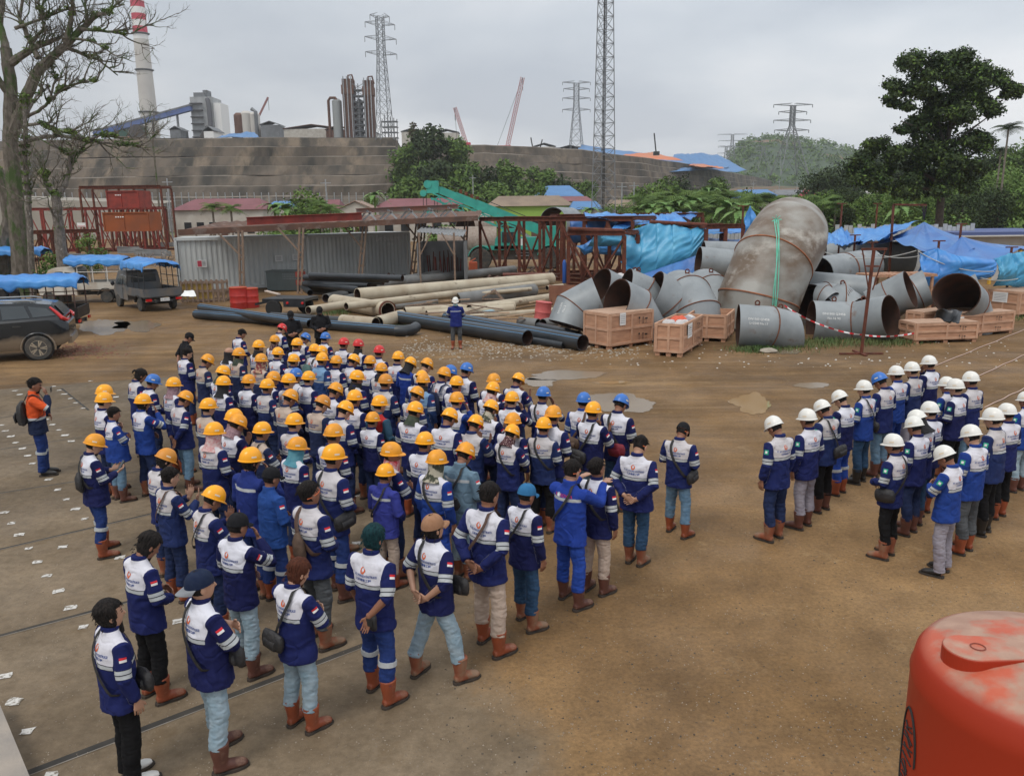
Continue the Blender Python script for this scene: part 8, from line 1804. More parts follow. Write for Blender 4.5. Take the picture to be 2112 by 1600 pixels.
# ---- air
mb=MB();mb.box((0,640,92),(2600,1320,186));mb.v=[(x,y,z) for x,y,z in mb.v]
hz_=mb.build('haze',(lambda m:m)(bpy.data.materials.new('haze_air')),None);m=hz_.data.materials[0];m.use_nodes=True;N,L=m.node_tree.nodes,m.node_tree.links
for n in list(N):N.remove(n)
o=N.new('ShaderNodeOutputMaterial');v=N.new('ShaderNodeVolumePrincipled');v.inputs['Color'].default_value=(.86,.90,.95,1);v.inputs['Density'].default_value=.00021;v.inputs['Anisotropy'].default_value=.2;L.new(v.outputs[0],o.inputs['Volume']);tag(hz_,kind='stuff')
# ---- the assembly: image position of the head top, headgear, jacket, trousers, arms, head, stance ...
L_=dict
ROWS=[
 L_(k='orange',px=65,py=779,hat='short',jk='O',tr='Cn',arm='face',hd=0,st=3,head=62,foot=(93,979),ex='shoes bk',group='x',label='person in orange shirt and navy trousers, phone raised, standing alone at far left',s='the man in orange'),
 L_(px=208,py=793,hat='Y',jk='N',tr='N',arm='side',head=50,s=None),
 L_(k='goggles',px=207,py=809,hat='Y',jk='N',tr='N',arm='cross',head=48,hd=0,label='worker in yellow helmet with dark goggle strap, leftmost helmet beside the bare concrete',ex='',s='the goggle-strap helmet'),
 L_(k='fat',px=213,py=850,hat='short',jk='Ry',tr='M',arm='cross',head=48,hd=0,foot=(252,1032),fat=1.3,label='heavy bareheaded man in royal blue jacket with folded arms and brown boots',ex='bb',s='the heavy bareheaded man'),
 L_(k='phone',px=185,py=897,hat='Y',jk='N',tr='Cn',arm='phone',hd=5,st=1,head=45,foot=(213,1143),fine=True,fat=1.12,label='worker in yellow helmet looking down at a phone, small black rucksack on back',s='the worker with a phone'),
 L_(k='pony',px=278,py=761,hat='pony',jk='N',tr='B',arm='side',hd=1,head=45,label='bareheaded person with a short ponytail behind the blue helmet at left',s='the ponytail person'),
 L_(k='blueL',px=305,py=773,hat='B',jk='N',tr='N',arm='front',hd=5,head=46,label='worker in the only blue helmet at the left edge of the crowd',s='the left-hand blue helmet'),
 L_(k='longL',px=288,py=812,hat='Y',jk='Ry',tr='N',arm='face',hd=0,head=44,ex='lhair',label='long-haired worker in yellow helmet and royal blue jacket touching the face',s='the long-haired worker'),
 L_(k='mauve',px=352,py=778,hat='Y',jk='N',tr='N',arm='front',hd=0,head=42,ex='hood mauve',label='worker in yellow helmet with a mauve scarf wrapped round the face',s='the mauve scarf'),
 L_(k='jeansback',px=377,py=806,hat='Y',jk='N',tr='M',arm='backd',hd=1,st=1,head=40,foot=(390,1010),label='worker in yellow helmet and loose mid-blue jeans, hands behind the back',ex='bb',s='the jeans and yellow helmet'),
 L_(k='lh2',px=323,py=926,hat='Y2',jk='N',tr='N',arm='front',hd=1,head=45,ex='lhair',label='worker in yellow helmet with black lettering and long dark hair, head bowed',s='the lettered helmet'),
 L_(k='pray1',px=343,py=965,hat='short',jk='N2',tr='N',arm='pray',hd=0,st=0,head=46,foot=(372,1235),fine=True,ex='fair',label='bareheaded worker with clasped raised hands and thin grey strap over the shoulder',s='the clasped-hands man'),
 L_(k='blacktee',px=381,py=686,hat='cap_k',jk='K',tr='K',arm='back',hd=1,head=48,label='man in black T-shirt and black cap, hands behind back, at the rear left',ex='rolled',s='the black T-shirt man'),
 L_(px=379,py=719,hat='short',jk='N',tr='N',arm='front',hd=5,head=44),
 L_(px=416,py=730,hat='Y',jk='D',tr='N',arm='front',hd=1,head=42),
 L_(k='rearbare',px=491,py=679,hat='short',jk='N',tr='N',arm='front',hd=1,head=42,label='bareheaded worker with short black hair standing alone behind the rear row',s='the rearmost bare head'),
 L_(k='hijab',px=468,py=717,hat='short',jk='N',tr='N',arm='front',hd=0,head=40,ex='hood black',label='worker in a plain black head covering, no helmet, near the rear row',s='the black head covering'),
 L_(k='greenscarf',px=488,py=717,hat='Y',jk='D',tr='N',arm='side',hd=0,head=42,ex='green',label='worker in yellow helmet with a thick dark green neck scarf, rear left',s='the dark green scarf'),
 L_(px=529,py=701,hat='Y',jk='N',tr='N',arm='front',hd=0,head=42,ex='black'),
 L_(px=451,py=755,hat='Y',jk='N',tr='N',arm='front',hd=5,head=40,ex='green'),
 L_(k='balac',px=455,py=775,hat='Y',jk='N',tr='N',arm='front',hd=0,head=40,ex='hood black',label='worker in yellow helmet over a black balaclava in the left half',s='the balaclava worker'),
 L_(k='floral',px=534,py=729,hat='Y',jk='D',tr='N',arm='front',hd=0,head=38,ex='hood floral',label='worker in yellow helmet with floral scarf hanging to the shoulders',s='the floral scarf'),
 L_(px=508,py=772,hat='Y',jk='N',tr='N',arm='front',hd=0,head=38),
 L_(px=569,py=716,hat='Y',jk='N',tr='N',arm='front',hd=0,head=42),
 L_(px=563,py=691,hat='Y',jk='N',tr='N',arm='front',hd=0,head=38,ex='dotred'),
 L_(k='redL',px=574,py=667,hat='R',jk='N',tr='N',arm='front',hd=1,head=40,label='worker in red helmet beside the two black-uniformed guards',s='the lone rear red helmet'),
 L_(k='guard1',px=599,py=641,hat='cap_k',jk='K',tr='K',arm='front',hd=5,head=160,group='guards in black uniform',label='guard in black uniform and cap, left of the pair, facing the camera',s='the left guard'),
 L_(k='guard2',px=659,py=632,hat='cap_k',jk='K',tr='K',arm='front',hd=5,head=165,group='guards in black uniform',label='guard in black uniform and cap, right of the pair, looking down',s='the right guard'),
 L_(k='greencol',px=546,py=781,hat='Y',jk='N2',tr='N',arm='front',hd=0,head=42,label='older worker in yellow helmet with a green collar showing at the neck',s='the green collar'),
 L_(px=555,py=767,hat='Y',jk='N',tr='N',arm='front',hd=5,head=42),
 L_(px=590,py=770,hat='Y',jk='N',tr='N',arm='front',hd=0,head=46,ex='fair'),
 L_(k='bluemid',px=606,py=759,hat='B',jk='N',tr='N',arm='front',hd=0,head=38,label='worker in light blue helmet with a flag sticker, surrounded by yellow helmets',s='the light blue helmet'),
 L_(k='yscarf',px=602,py=730,hat='Y',jk='N',tr='N',arm='front',hd=0,head=38,label='worker in yellow helmet in the third rear row left of a striped backpack',s='the helmet left of the striped backpack'),
 L_(k='grey1',px=586,py=803,hat='Y',jk='D',tr='N',arm='front',hd=1,head=42,label='grey-haired worker in yellow helmet, head deeply bowed, faded beige yoke',s='the grey-haired bowed man'),
 L_(px=423,py=821,hat='Y',jk='D',tr='N',arm='front',hd=0,head=42,ex='fair'),
 L_(k='pink',px=434,py=871,hat='Y',jk='N',tr='N',arm='front',hd=0,head=40,ex='hood pink',label='worker in yellow helmet with a pink checked scarf hanging down the side',s='the pink scarf'),
 L_(px=476,py=843,hat='Y',jk='N',tr='N',arm='front',hd=0,head=40,ex='mauve'),
 L_(px=475,py=855,hat='Y',jk='N',tr='N',arm='pray',hd=1,head=40,ex='mauve'),
 L_(k='straplong',px=534,py=870,hat='Y',jk='D',tr='N',arm='cross',hd=0,head=44,label='worker in yellow helmet and faded navy jacket with one black strap, elbow out',s='the faded jacket with strap'),
 L_(px=601,py=852,hat='Y',jk='N',tr='N',arm='front',hd=0,head=38),
 L_(k='teal',px=604,py=901,hat='Y',jk='N',tr='N',arm='side',hd=2,head=38,ex='hood teal',label='worker in yellow helmet with a teal scarf draped over the shoulders',s='the teal scarf'),
 L_(k='coverL',px=492,py=923,hat='Y',jk='Cn',tr='Cn',arm='face',hd=0,st=0,head=40,foot=(535,1225),ex='lhair',label='long-haired worker in plain navy coverall with grey shoulder patch, hand at face',s='the plain navy coverall'),
 L_(px=622,py=686,hat='B',jk='N',tr='N',arm='front',hd=1,head=40,k='blueR1',label='worker in blue helmet directly in front of the left guard',s='the blue helmet by the guards'),
 L_(px=609,py=697,hat='Y',jk='N',tr='N',arm='front',hd=0,head=40),
 L_(px=668,py=685,hat='B',jk='N',tr='N',arm='front',hd=0,head=42,k='blueR2',label='worker in blue helmet directly in front of the right guard',s='the blue helmet under the right guard'),
 L_(k='stripepack',px=645,py=709,hat='Y',jk='N',tr='N',arm='front',hd=0,head=38,label='worker in yellow helmet wearing a teal backpack with white stripes',s='the striped backpack'),
 L_(px=657,py=714,hat='Y',jk='N',tr='N',arm='front',hd=5,head=38),
 L_(k='lblue',px=660,py=727,hat='Y',jk='L',tr='M',arm='side',hd=0,head=42,label='worker in yellow helmet and jacket with a light blue yoke, rear middle',s='the light blue yoke'),
 L_(k='red1',px=706,py=696,hat='R',jk='N',tr='N',arm='front',hd=0,head=36,label='worker in red helmet, leftmost of the three red helmets in a line',s='the first of three red helmets'),
 L_(k='red2',px=736,py=699,hat='R',jk='N',tr='N',arm='front',hd=0,head=36,ex='black',label='worker in red helmet, middle of the three red helmets in a line',s='the middle red helmet'),
 L_(k='red3',px=779,py=712,hat='R',jk='N',tr='N',arm='front',hd=0,head=36,label='worker in red helmet, rightmost of the three red helmets in a line',s='the right red helmet'),
 L_(px=690,py=733,hat='Y',jk='N',tr='N',arm='front',hd=0,head=38),
 L_(px=721,py=730,hat='Y',jk='N',tr='N',arm='front',hd=1,head=42),
 L_(px=760,py=733,hat='Y',jk='N',tr='N',arm='front',hd=0,head=34),
 L_(px=783,py=748,hat='Y',jk='N2',tr='N',arm='front',hd=0,head=36,ex='black'),
 L_(px=818,py=724,hat='Y',jk='N',tr='N',arm='front',hd=0,head=34),
 L_(k='bluecov',px=838,py=736,hat='Y',jk='C',tr='C',arm='front',hd=1,head=44,ex='hood black',label='worker in yellow helmet, black hood and plain royal blue coverall with grey stripe',s='the royal blue coverall'),
 L_(px=730,py=763,hat='Y',jk='N',tr='N',arm='front',hd=2,head=38,ex='black'),
 L_(px=632,py=765,hat='Y',jk='N',tr='N',arm='front',hd=0,head=42,ex='fair'),
 L_(px=681,py=789,hat='Y',jk='N',tr='N',arm='front',hd=1,head=36),
 L_(px=791,py=771,hat='Y2',jk='N2',tr='N',arm='front',hd=0,head=38),
 L_(px=727,py=804,hat='Y',jk='N',tr='N',arm='front',hd=0,head=36),
 L_(k='beige',px=653,py=815,hat='Y2',jk='D',tr='N',arm='front',hd=1,head=40,label='worker in dusty orange-yellow helmet with a beige stained yoke, head bowed',s='the beige stained yoke'),
 L_(px=700,py=827,hat='Y',jk='N',tr='N',arm='front',hd=1,head=40),
 L_(k='redjk',px=778,py=815,hat='Y',jk='X',tr='N',arm='front',hd=0,head=40,label='worker in yellow helmet and the only jacket with a red back panel',s='the red-backed jacket'),
 L_(k='mid1',px=763,py=852,hat='Y',jk='N',tr='N',arm='side',hd=0,head=34,foot=(775,1055),label='tall worker in yellow helmet with arm hanging straight, right of the bearded worker',s='the straight-armed worker'),
 L_(px=682,py=874,hat='Y',jk='N',tr='N',arm='front',hd=0,head=40),
 L_(k='jeans2',px=699,py=916,hat='Y',jk='N',tr='Cn',arm='front',hd=0,st=1,head=42,foot=(700,1228),label='bearded worker in yellow helmet with black pouch at the hip and banded trousers',s='the bearded worker'),
 L_(k='keff',px=803,py=911,hat='Y',jk='N',tr='N',arm='cross',hd=6,head=60,ex='neck red',label='worker in yellow helmet with red checked scarf and sunglasses, looking right',s='the red checked scarf'),
 L_(k='violet',px=780,py=971,hat='Y',jk='V',tr='B',arm='front',hd=0,st=0,head=38,foot=(802,1210),fine=True,label='worker in yellow helmet and plain violet-blue shirt with black shoulder strap',s='the violet-blue shirt'),
 L_(px=872,py=738,hat='Y',jk='N',tr='N',arm='front',hd=1,head=40),
 L_(px=862,py=764,hat='Y',jk='N',tr='N',arm='front',hd=1,head=36),
 L_(k='bluegrey',px=869,py=770,hat='Y',jk='L',tr='K',arm='side',hd=0,head=38,ex='black',label='worker in yellow helmet and light blue and black jacket with a black mask',s='the light blue and black jacket'),
 L_(k='packN',px=909,py=758,hat='Y',jk='N',tr='N',arm='front',hd=5,head=38,label='grey-haired worker in yellow helmet wearing a navy backpack, rear right',s='the navy backpack'),
 L_(k='blueback',px=922,py=754,hat='B',jk='N',tr='N',arm='front',hd=5,head=36,label='worker in blue helmet half hidden behind the navy backpack',s='the half-hidden blue helmet'),
 L_(k='bluepray',px=956,py=749,hat='B',jk='N',tr='N',arm='front',hd=5,head=34,label='worker in blue helmet with a white face mask, last row behind the yellow helmets',s='the masked blue helmet'),
 L_(px=938,py=775,hat='Y',jk='N',tr='N',arm='front',hd=0,head=40),
 L_(k='ear1',px=938,py=808,hat='Y',jk='Ry',tr='N',arm='face',hd=0,head=40,ex='ear',label='worker in yellow helmet with red ear defenders and hand at the mouth',s='the red ear defenders'),
 L_(px=848,py=830,hat='Y',jk='N',tr='N',arm='front',hd=5,head=34,ex='green'),
 L_(px=918,py=842,hat='Y',jk='N',tr='N',arm='side',hd=1,head=36),
 L_(px=972,py=856,hat='Y',jk='N2',tr='N',arm='pray',hd=1,head=36,ex='ear',k='pray2',label='worker in yellow helmet and red ear defenders with raised praying hands',s='the praying worker with ear defenders'),
 L_(px=1015,py=770,hat='Y',jk='N',tr='N',arm='front',hd=0,head=36,ex='ear'),
 L_(k='lastY',px=1062,py=769,hat='Y',jk='N',tr='N',arm='pray',hd=1,head=36,label='worker in yellow helmet, rightmost of the last row beside the long puddle',s='the last-row worker by the puddle'),
 L_(px=1010,py=789,hat='Y',jk='N',tr='N',arm='pray',hd=5,head=36,ex='pink'),
 L_(px=1004,py=825,hat='Y',jk='N',tr='N',arm='pray',hd=1,head=36,ex='camo'),
 L_(k='faceR',px=1053,py=807,hat='Y',jk='N',tr='N',arm='face',hd=0,head=36,label='worker in yellow helmet, both hands near the mouth, second row from the puddle',s='the worker with hands at the mouth'),
 L_(px=1054,py=851,hat='Y',jk='N',tr='N',arm='side',hd=0,head=36),
 L_(k='bandana',px=1058,py=876,hat='Y',jk='N',tr='N',arm='pray',hd=1,st=0,head=38,ex='dotred',foot=(1050,1105),label='worker in yellow helmet over a dark red dotted bandana, hands raised',s='the dotted bandana'),
 L_(px=871,py=891,hat='Y',jk='N',tr='N',arm='front',hd=0,head=38),
 L_(k='camo',px=868,py=928,hat='Y',jk='Ry',tr='C',arm='side',hd=0,st=1,head=42,ex='hood camo',foot=(905,1215),fine=True,label='worker in yellow helmet with patterned olive scarf wrapped over the face',s='the patterned olive scarf'),
 L_(k='denim',px=966,py=914,hat='Y',jk='G',tr='J',arm='front',hd=1,st=3,head=38,ex='ear',foot=(956,1192),fine=True,label='worker in yellow helmet, washed grey denim shirt and pale jeans',s='the grey denim shirt'),
 L_(k='blueS',px=1118,py=797,hat='B',jk='N',tr='N',arm='face',hd=0,head=34,label='worker in blue helmet with a black strap, nearest the long puddle',s='the blue helmet by the long puddle'),
 L_(px=1138,py=836,hat='Y',jk='N',tr='N',arm='front',hd=0,head=36),
 L_(k='beige2',px=1136,py=860,hat='Y',jk='N2',tr='K',arm='front',hd=0,st=0,head=34,foot=(1120,1095),label='worker in yellow helmet with cream-stained yoke, black strap and black trousers',s='the cream-stained yoke'),
 L_(k='blueB',px=1202,py=809,hat='B',jk='Ry',tr='N',arm='front',hd=0,head=30,label='worker in blue helmet and royal blue jacket carrying a brown bag',s='the blue helmet with brown bag'),
 L_(k='yR',px=1225,py=828,hat='Y',jk='N',tr='M',arm='pray',hd=0,st=0,head=38,foot=(1218,1068),label='worker in the rightmost yellow helmet, hand raised, black strap across the back',s='the rightmost yellow helmet'),
 L_(k='blueM',px=1287,py=813,hat='B',jk='N',tr='T',arm='front',hd=1,st=0,head=34,foot=(1270,1050),label='worker in blue helmet with a maroon waist bag slung behind',s='the maroon bag'),
 L_(k='clasp',px=1318,py=901,hat='short',jk='N',tr='T',arm='back',hd=1,st=3,head=32,foot=(1309,1163),fine=True,ex='gl',fat=1.08,label='bareheaded man with hands clasped behind his back and dark jeans, right edge of crowd',s='the man with hands clasped behind'),
 L_(k='alone',px=1417,py=873,hat='cap_k',jk='N',tr='M',arm='front',hd=1,st=1,head=36,foot=(1395,1103),fine=True,ex='gl',label='man in black cap and blue jeans standing alone between the two groups',s='the lone man'),
 L_(k='reach',px=1162,py=949,hat='short',jk='C',tr='C',arm='reach',hd=0,st=1,head=42,foot=(1175,1246),fine=True,ex='gl nobands',label='bareheaded man in bright royal blue coverall resting his hands on another man',s='the bright coverall'),
 L_(k='beigeT',px=1210,py=944,hat='short',jk='N',tr='B',arm='side',hd=3,st=0,head=42,foot=(1228,1222),fine=True,ex='bb',label='bareheaded man in slim beige trousers held by the shoulders from behind',s='the beige trousers'),
 L_(k='bcap',px=1084,py=999,hat='cap_b',jk='N',tr='T',arm='side',hd=0,st=1,head=44,foot=(1084,1290),fine=True,label='man in faded blue baseball cap with black strap and dark jeans',s='the blue cap'),
 L_(k='cargo',px=1014,py=996,hat='short',jk='N',tr='B',arm='back',hd=0,st=1,head=40,foot=(1010,1340),fine=True,label='bareheaded man in baggy beige cargo trousers with hands behind his back',s='the baggy beige trousers'),
 L_(k='tcap',px=868,py=1061,hat='cap_br',jk='N',tr='J',arm='back',hd=3,st=2,head=42,foot=(905,1398),fine=True,ex='rolled bob fair',label='man in tan baseball cap and pale jeans gripping his wrist behind his back',s='the tan cap'),
 L_(k='tealhair',px=772,py=1083,hat='long',jk='N',tr='Cn',arm='bs',hd=0,st=1,head=34,foot=(783,1440),fine=True,ex='rolled thair',label='bareheaded man with dark teal-tinted hair and camera pouch on his belt',s='the teal-haired man'),
 L_(k='brownhair',px=620,py=1158,hat='bob',jk='N',tr='J',arm='cross',hd=5,st=0,head=36,foot=(627,1500),fine=True,ex='brown',label='person with reddish-brown hair carrying a black bag at the hip, pale jeans',s='the reddish-brown hair'),
 L_(k='orangegl',px=625,py=992,hat='short',jk='N',tr='H',arm='front',hd=3,st=1,head=40,foot=(660,1325),fine=True,ex='gl',label='bareheaded man with orange glasses strap, brown sling bag and dark grey trousers',s='the orange glasses strap'),
 L_(k='bcap2',px=562,py=965,hat='cap_k',jk='P',tr='Cn',arm='front',hd=0,st=0,head=42,foot=(575,1240),fine=True,label='man in black cap and plain blue shirt with a red and white sleeve flag',s='the plain blue shirt'),
 L_(k='beanie',px=488,py=1061,hat='beanie',jk='N',tr='J',arm='face',hd=0,st=1,head=38,foot=(512,1385),fine=True,ex='bb',label='worker in black knitted hat rubbing his face, loose pale jeans',s='the black knitted hat'),
 L_(k='bkcap',px=432,py=1176,hat='cap_n',jk='N',tr='J',arm='cross',hd=3,st=1,head=44,foot=(452,1570),fine=True,ex='rolled backward fair',fat=1.1,label='worker in navy and grey baseball cap worn backwards, pale jeans, tan boots',s='the backwards cap'),
 L_(k='bowfront',px=308,py=1101,hat='bob',jk='N',tr='K',arm='front',hd=1,st=0,head=44,foot=(325,1440),fine=True,label='bareheaded worker with bowed head and black trousers, hands low in front',s='the bowed bareheaded worker'),
 L_(k='nearest',px=264,py=1236,hat='long',jk='N',tr='K',arm='side',hd=3,st=3,head=48,foot=(272,1612),fine=True,ex='shoes wshoe',label='long-haired young worker in wide black trousers at the bottom left corner',s='the nearest worker'),
 L_(k='palms',px=420,py=1004,hat='Y',jk='N',tr='N',arm='pray',hd=1,st=0,head=44,fine=True,ex='',label='worker in yellow helmet with palms pressed open before the face, left foreground',s='the open palms'),
 L_(k='blond',px=850,py=797,hat='Y',jk='N',tr='N',arm='front',hd=1,head=40),

 L_(k='w1',px=1585,py=859,hat='W',jk='N',tr='N',arm='side',hd=1,st=0,head=-28,foot=(1594,1112),fine=True,label='man in white helmet with bowed head, leftmost of the white helmets',s='the leftmost white helmet'),
 L_(k='w2',px=1658,py=843,hat='W',jk='N',tr='G',arm='side',hd=0,st=0,head=-34,foot=(1654,1087),fine=True,label='man in white helmet, green collar trim and grey cargo trousers',s='the green collar trim'),
 L_(k='w3',px=1692,py=825,hat='W',jk='N2',tr='K',arm='front',hd=1,st=0,head=-34,foot=(1692,1053),ex='bb',label='man in white helmet, black trousers, small black bag with green badge behind',s='the badged black bag'),
 L_(k='w4',px=1732,py=805,hat='W',jk='N',tr='C',arm='pray',hd=1,st=0,head=-34,foot=(1728,1018),label='man in white helmet with raised hands and banded blue work trousers',s='the raised-hands white helmet'),
 L_(k='w5',px=1780,py=784,hat='W',jk='Ry',tr='T',arm='front',hd=0,st=0,head=-36,foot=(1770,995),ex='bk',label='man in white helmet and sunglasses wearing tall black boots',s='the black boots'),
 L_(k='w6',px=1808,py=768,hat='B',jk='N',tr='M',arm='front',hd=1,st=0,head=-34,foot=(1808,980),label='man in the only blue helmet among the white helmets',s='the blue helmet among white'),
 L_(k='w7',px=1841,py=754,hat='W',jk='Ry',tr='C',arm='front',hd=0,st=0,head=-34,foot=(1835,955),ex='nobands',label='man in white helmet and sunglasses right of the blue helmet',s='the white helmet beside the blue'),
 L_(k='w8',px=1887,py=746,hat='W',jk='N2',tr='G',arm='front',hd=0,head=-34,label='man in white helmet with folded sleeves, second from the far end of the back row',s='the second far-end white helmet'),
 L_(k='w9',px=1922,py=733,hat='W',jk='N',tr='N',arm='face',hd=0,head=-30,label='man in white helmet with a hand at his chin, farthest of the back row',s='the hand-at-chin white helmet'),
 L_(k='w10',px=1959,py=777,hat='W',jk='Ry',tr='K',arm='front',hd=0,head=-36,label='man in white helmet and glasses with a royal blue jacket, front of an overlapping pair',s='the front of the overlapping pair'),
 L_(k='w11',px=1978,py=781,hat='W',jk='N',tr='K',arm='front',hd=0,head=-34,label='man in white helmet mostly hidden, rear of an overlapping pair',s='the hidden white helmet'),
 L_(k='w12',px=2009,py=766,hat='W',jk='N',tr='M',arm='front',hd=0,head=-30,label='man in white helmet standing apart near the ropes at the far right',s='the white helmet near the ropes'),
 L_(k='w13',px=1925,py=828,hat='W',jk='N',tr='N',arm='front',hd=0,head=-34,label='man in white helmet, third of the middle diagonal row',s='the third of the diagonal row'),
 L_(k='w14',px=1908,py=846,hat='W',jk='N',tr='T',arm='front',hd=1,head=-34,ex='hood black',label='person in white helmet over a black head covering',s='the covered white helmet'),
 L_(k='w15',px=1880,py=861,hat='W',jk='N',tr='N',arm='side',hd=5,head=-32,st=0,foot=(1872,1100),ex='bb',label='man in white helmet and green collar trim behind the man with a side bag',s='the man behind the side bag'),
 L_(k='w16',px=1857,py=895,hat='W',jk='N',tr='K',arm='front',hd=0,st=0,head=-38,foot=(1826,1148),fine=True,label='man in white helmet and black trousers with a large black bag at his side',s='the large side bag'),
 L_(k='w17',px=1945,py=920,hat='W',jk='Ry',tr='G',arm='cross',hd=1,st=0,head=-36,foot=(1938,1183),fine=True,ex='shoes',label='man in white helmet, bright blue jacket, pale grey trousers and dark shoes',s='the pale grey trousers'),
 L_(k='w18',px=1981,py=879,hat='W',jk='Ry',tr='H',arm='front',hd=5,st=0,head=-34,foot=(1985,1138),fine=True,label='man in white helmet with dark grey trousers right behind the pale grey trousers',s='the dark grey trousers'),
 L_(k='w19',px=2034,py=841,hat='W',jk='N2',tr='K',arm='front',hd=0,st=0,head=-34,foot=(2025,1100),ex='bk',fat=1.15,label='stout bespectacled man in white helmet with green collar trim and black trousers',s='the stout bespectacled man'),
 L_(k='w20',px=2075,py=832,hat='W',jk='N',tr='K',arm='front',hd=0,st=0,head=-30,foot=(2055,1066),label='man in white helmet and long navy jacket, second from the right edge',s='the long navy jacket'),
 L_(k='w21',px=2109,py=808,hat='W',jk='Ry',tr='J',arm='front',hd=0,st=0,head=-20,foot=(2095,1012),ex='bb',label='man in white helmet and pale jeans cut by the right edge',s='the cut-off white helmet'),
 L_(k='foreman',px=939,py=612,hat='W',jk='F',tr='H',arm='back',hd=0,st=0,head=178,foot=(942,719),ex='mask',label='man in white helmet and face mask facing the crowd alone by the pipes',s='the foreman'),
]
HN={'Y':'yellow helmet','Y2':'dull orange-yellow helmet','B':'blue helmet','R':'red helmet','W':'white helmet'}
EXN={'black':'black face covering','green':'green neck scarf','mauve':'mauve scarf','pink':'pink headscarf','camo':'patterned headscarf','dotred':'dark red bandana','ear':'red ear defenders'}
used=set(r['label'] for r in ROWS if r.get('label'))
for r in ROWS:
    if r.get('label'):continue
    h='bareheaded worker' if r['hat'] in ('short','long','bob') else 'worker in '+HN[r['hat']]
    xs=[EXN[k] for k in r.get('ex','').split() if k in EXN]
    if xs:h+=' with '+xs[0]
    elif r.get('hd')==1:h+=', head bowed'
    cand=sorted([q for q in ROWS if q.get('s') and q is not r and q.get('label')],key=lambda q:math.hypot(q['px']-r['px'],(q['py']-r['py'])*1.4))
    done=False
    for q in cand[:7]:
        dx,dy=r['px']-q['px'],(r['py']-q['py'])*1.2
        rel=('just right of ' if dx>0 else 'just left of ') if abs(dx)>abs(dy) else ('just below ' if dy>0 else 'just above ')
        lab=h+', '+rel+q['s']

        if lab not in used and len(lab.split())<=16:used.add(lab);r['label']=lab;done=True;break
    if not done:print('NOLABEL',r)
PPL={}
for r in ROWS:
    r=dict(r);k=r.pop('k',None);r.pop('s',None);g=r.get('group')
    if g=='x':r.pop('group')
    if r['head']<0:r['group']='white-helmeted men on the right'
    r.setdefault('st',rng.choice([0,1,3])) if r.get('foot') else r.setdefault('st',0)
    hh=r['head'];r['head']=hh+(rng.uniform(-4,4) if abs(hh)<90 else 0)
    per=person(**r)
    if k:PPL[k]=per
carry(PPL['orange'],'pack',1,BAGK,'backpack','grey-black backpack worn by the man in the orange shirt')
carry(PPL['phone'],'sling',-1,BAGK,'sling_bag','small black rucksack on the back of the worker looking at a phone')
carry(PPL['stripepack'],'pack',1,BAGT,'backpack','teal backpack among the yellow helmets at the rear')
carry(PPL['packN'],'pack',1,mat('navy_bag',(0.012,0.02,0.06),(0.02,0.03,0.08),0.8),'backpack','navy backpack worn by the grey-haired worker at the rear right',mat('navy_bag',(0,0,0)))
carry(PPL['blueM'],'crossb',1,BAGR,'shoulder_bag','maroon waist bag slung behind the man in a blue helmet')
carry(PPL['blueB'],'crossb',-1,BAGB,'shoulder_bag','brown bag slung behind the man in blue helmet and royal jacket',STRAPB)
carry(PPL['yR'],'crossb',-1,BAGK,'shoulder_bag','black bag behind the worker in the rightmost yellow helmet')
carry(PPL['brownhair'],'crossb',-1,BAGK,'shoulder_bag','black flap bag on the hip of the person with reddish-brown hair')
carry(PPL['orangegl'],'sling',-1,BAGB,'sling_bag','brown sling bag on the man with the orange glasses strap',STRAPB)
carry(PPL['w16'],'crosss',-1,BAGK,'shoulder_bag','large black bag at the side of a white-helmeted man')
carry(PPL['w3'],'crossb',1,BAGK,'shoulder_bag','small black bag with green badge behind a white-helmeted man')
carry(PPL['w5'],'crosss',1,BAGK,'shoulder_bag','black pouch on the man in black boots')
carry(PPL['alone'],'crosss',1,BAGK,'shoulder_bag','black pouch hanging at the hip of the lone man in jeans')
carry(PPL['tcap'],'crossf',1,BAGK,'shoulder_bag','black bag worn in front by the man in the tan cap')
carry(PPL['bcap'],'strap',-1,BAGK,'shoulder_bag','black strap bag worn by the man in the blue cap')
carry(PPL['cargo'],'strap',-1,BAGK,'shoulder_bag','bag on thin grey strap worn by the man in baggy beige trousers',STRAPB)
carry(PPL['nearest'],'crossf',1,BAGK,'shoulder_bag','black bag worn in front by the nearest long-haired worker')
carry(PPL['bkcap'],'crossf',1,BAGK,'shoulder_bag','black bag worn in front by the worker in a backwards cap')
carry(PPL['denim'],'strap',-1,BAGK,'shoulder_bag','black strap bag over the washed grey denim shirt')
carry(PPL['reach'],'strap',-1,BAGK,'shoulder_bag','black strap bag across the bright royal blue coverall')
carry(PPL['violet'],'strap',-1,BAGK,'shoulder_bag','black strap bag across the violet-blue shirt')
carry(PPL['beigeT'],'strap',1,BAGK,'shoulder_bag','black strap bag on the man with slim beige trousers')
carry(PPL['camo'],'strap',1,BAGK,'shoulder_bag','black strap bag on the worker with the patterned olive scarf')
carry(PPL['jeans2'],'crosss',1,BAGK,'shoulder_bag','black pouch on the bearded worker near the middle of the crowd')
carry(PPL['bandana'],'strap',1,BAGK,'shoulder_bag','thin black strap bag on the worker with the dotted bandana')
carry(PPL['beige2'],'strap',1,BAGK,'shoulder_bag','black strap bag over the cream-stained yoke')
carry(PPL['straplong'],'strap',-1,BAGK,'shoulder_bag','black strap bag on the worker in the faded navy jacket')
carry(PPL['palms'],'strap',-1,BAGK,'shoulder_bag','black strap bag on the worker with open palms')
carry(PPL['pray1'],'strap',-1,BAGK,'shoulder_bag','grey strap bag on the bareheaded worker with clasped hands',STRAPB)
carry(PPL['blueS'],'strap',1,BAGK,'shoulder_bag','black strap bag on the blue-helmeted worker nearest the long puddle')
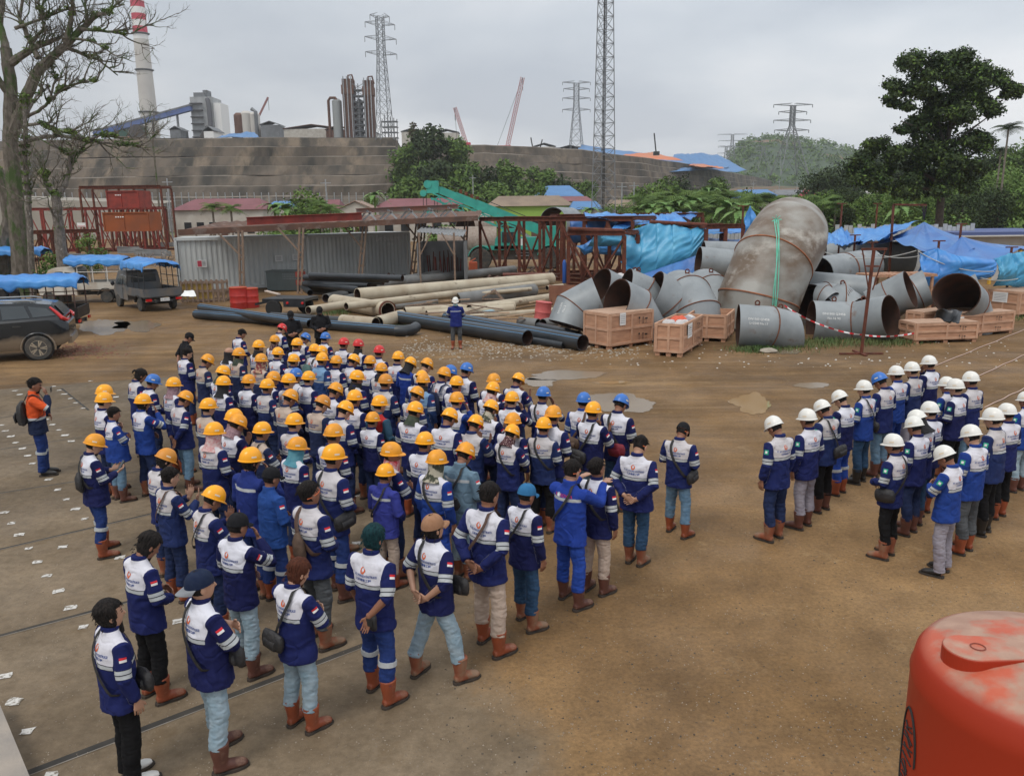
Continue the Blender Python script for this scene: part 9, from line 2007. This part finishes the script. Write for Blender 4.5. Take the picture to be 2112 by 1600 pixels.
# belt pouch and phones
G,s,h=PPL['tealhair'][2]
t=thing('camera_pouch','black camera pouch clipped to the belt of the teal-haired man','pouch',(G.x,G.y,0.003),-R(h));t.scale=(s,s,s)
q=MB();q.path([(.12,-.155,.80),(.12,-.165,.83),(.12,-.165,.93),(.12,-.155,.955)],[(.02,.035),(.032,.045),(.032,.045),(.015,.035)],10,ref=(0,1,0));q.build('pouch_body',BAGK,t,True)
q=MB();q.box((.12,-.205,.89),(.06,.008,.07));q.build('flap',STRAP,t)
for k,off,lab in (('phone',(0,.37,1.19),'black smartphone held by the worker at the left of the crowd'),('orange',(.03,.27,1.47),'smartphone held up by the man in the orange shirt')):
    G,s,h=PPL[k][2];t=thing('smartphone',lab,'phone',(G.x,G.y,0.003),-R(h));t.scale=(s,s,s)
    M=Matrix.Translation(off)@Matrix.Rotation(R(55 if k=='phone' else 0),4,'X')
    q=MB();q.box((0,0,0),(.075,.15,.009) if k=='phone' else (.15,.01,.075),M=M);q.build('case',BLACK(),t)
    q=MB();q.box((0,0,.006) if k=='phone' else (0,-.007,0),(.066,.138,.002) if k=='phone' else (.138,.002,.066),M=M);q.build('screen',GLASS(),t)
# red company lettering on the bright coverall
P=PPL['reach'][1];q=MB()
def onback(vs):
    out=[]
    for p in vs:
        hit=P['bvh'].ray_cast(V3((p.x,-.4,p.z)),V3((0,1,0)));out.append(hit[0]-V3((0,.004+p.y,0)) if hit[0] is not None else p)
    return out
for txt,dx in (('B',-.105),('SOWA',.03)):
    Vt,Ft=text_mesh(txt,.046);q.add(onback([V3((v.x*1.1+dx,0,1.303+v.y)) for v in Vt]),Ft,0)
for r0,r1,mi,o in ((0,.027,1,0),(.019,.024,0,.002)):
    n=16;vs=[V3((-.068+math.cos(2*math.pi*j/n)*r,o,1.318+math.sin(2*math.pi*j/n)*r)) for r in (r0+.0005,r1) for j in range(n)]
    q.add(onback(vs),[(j,(j+1)%n,n+(j+1)%n,n+j)[::-1] for j in range(n)],1 if mi else 2)
q.build('back_lettering',[RED,WHT,TXT],[c for c in PPL['reach'][0].children if c.name.startswith('jacket')][0])
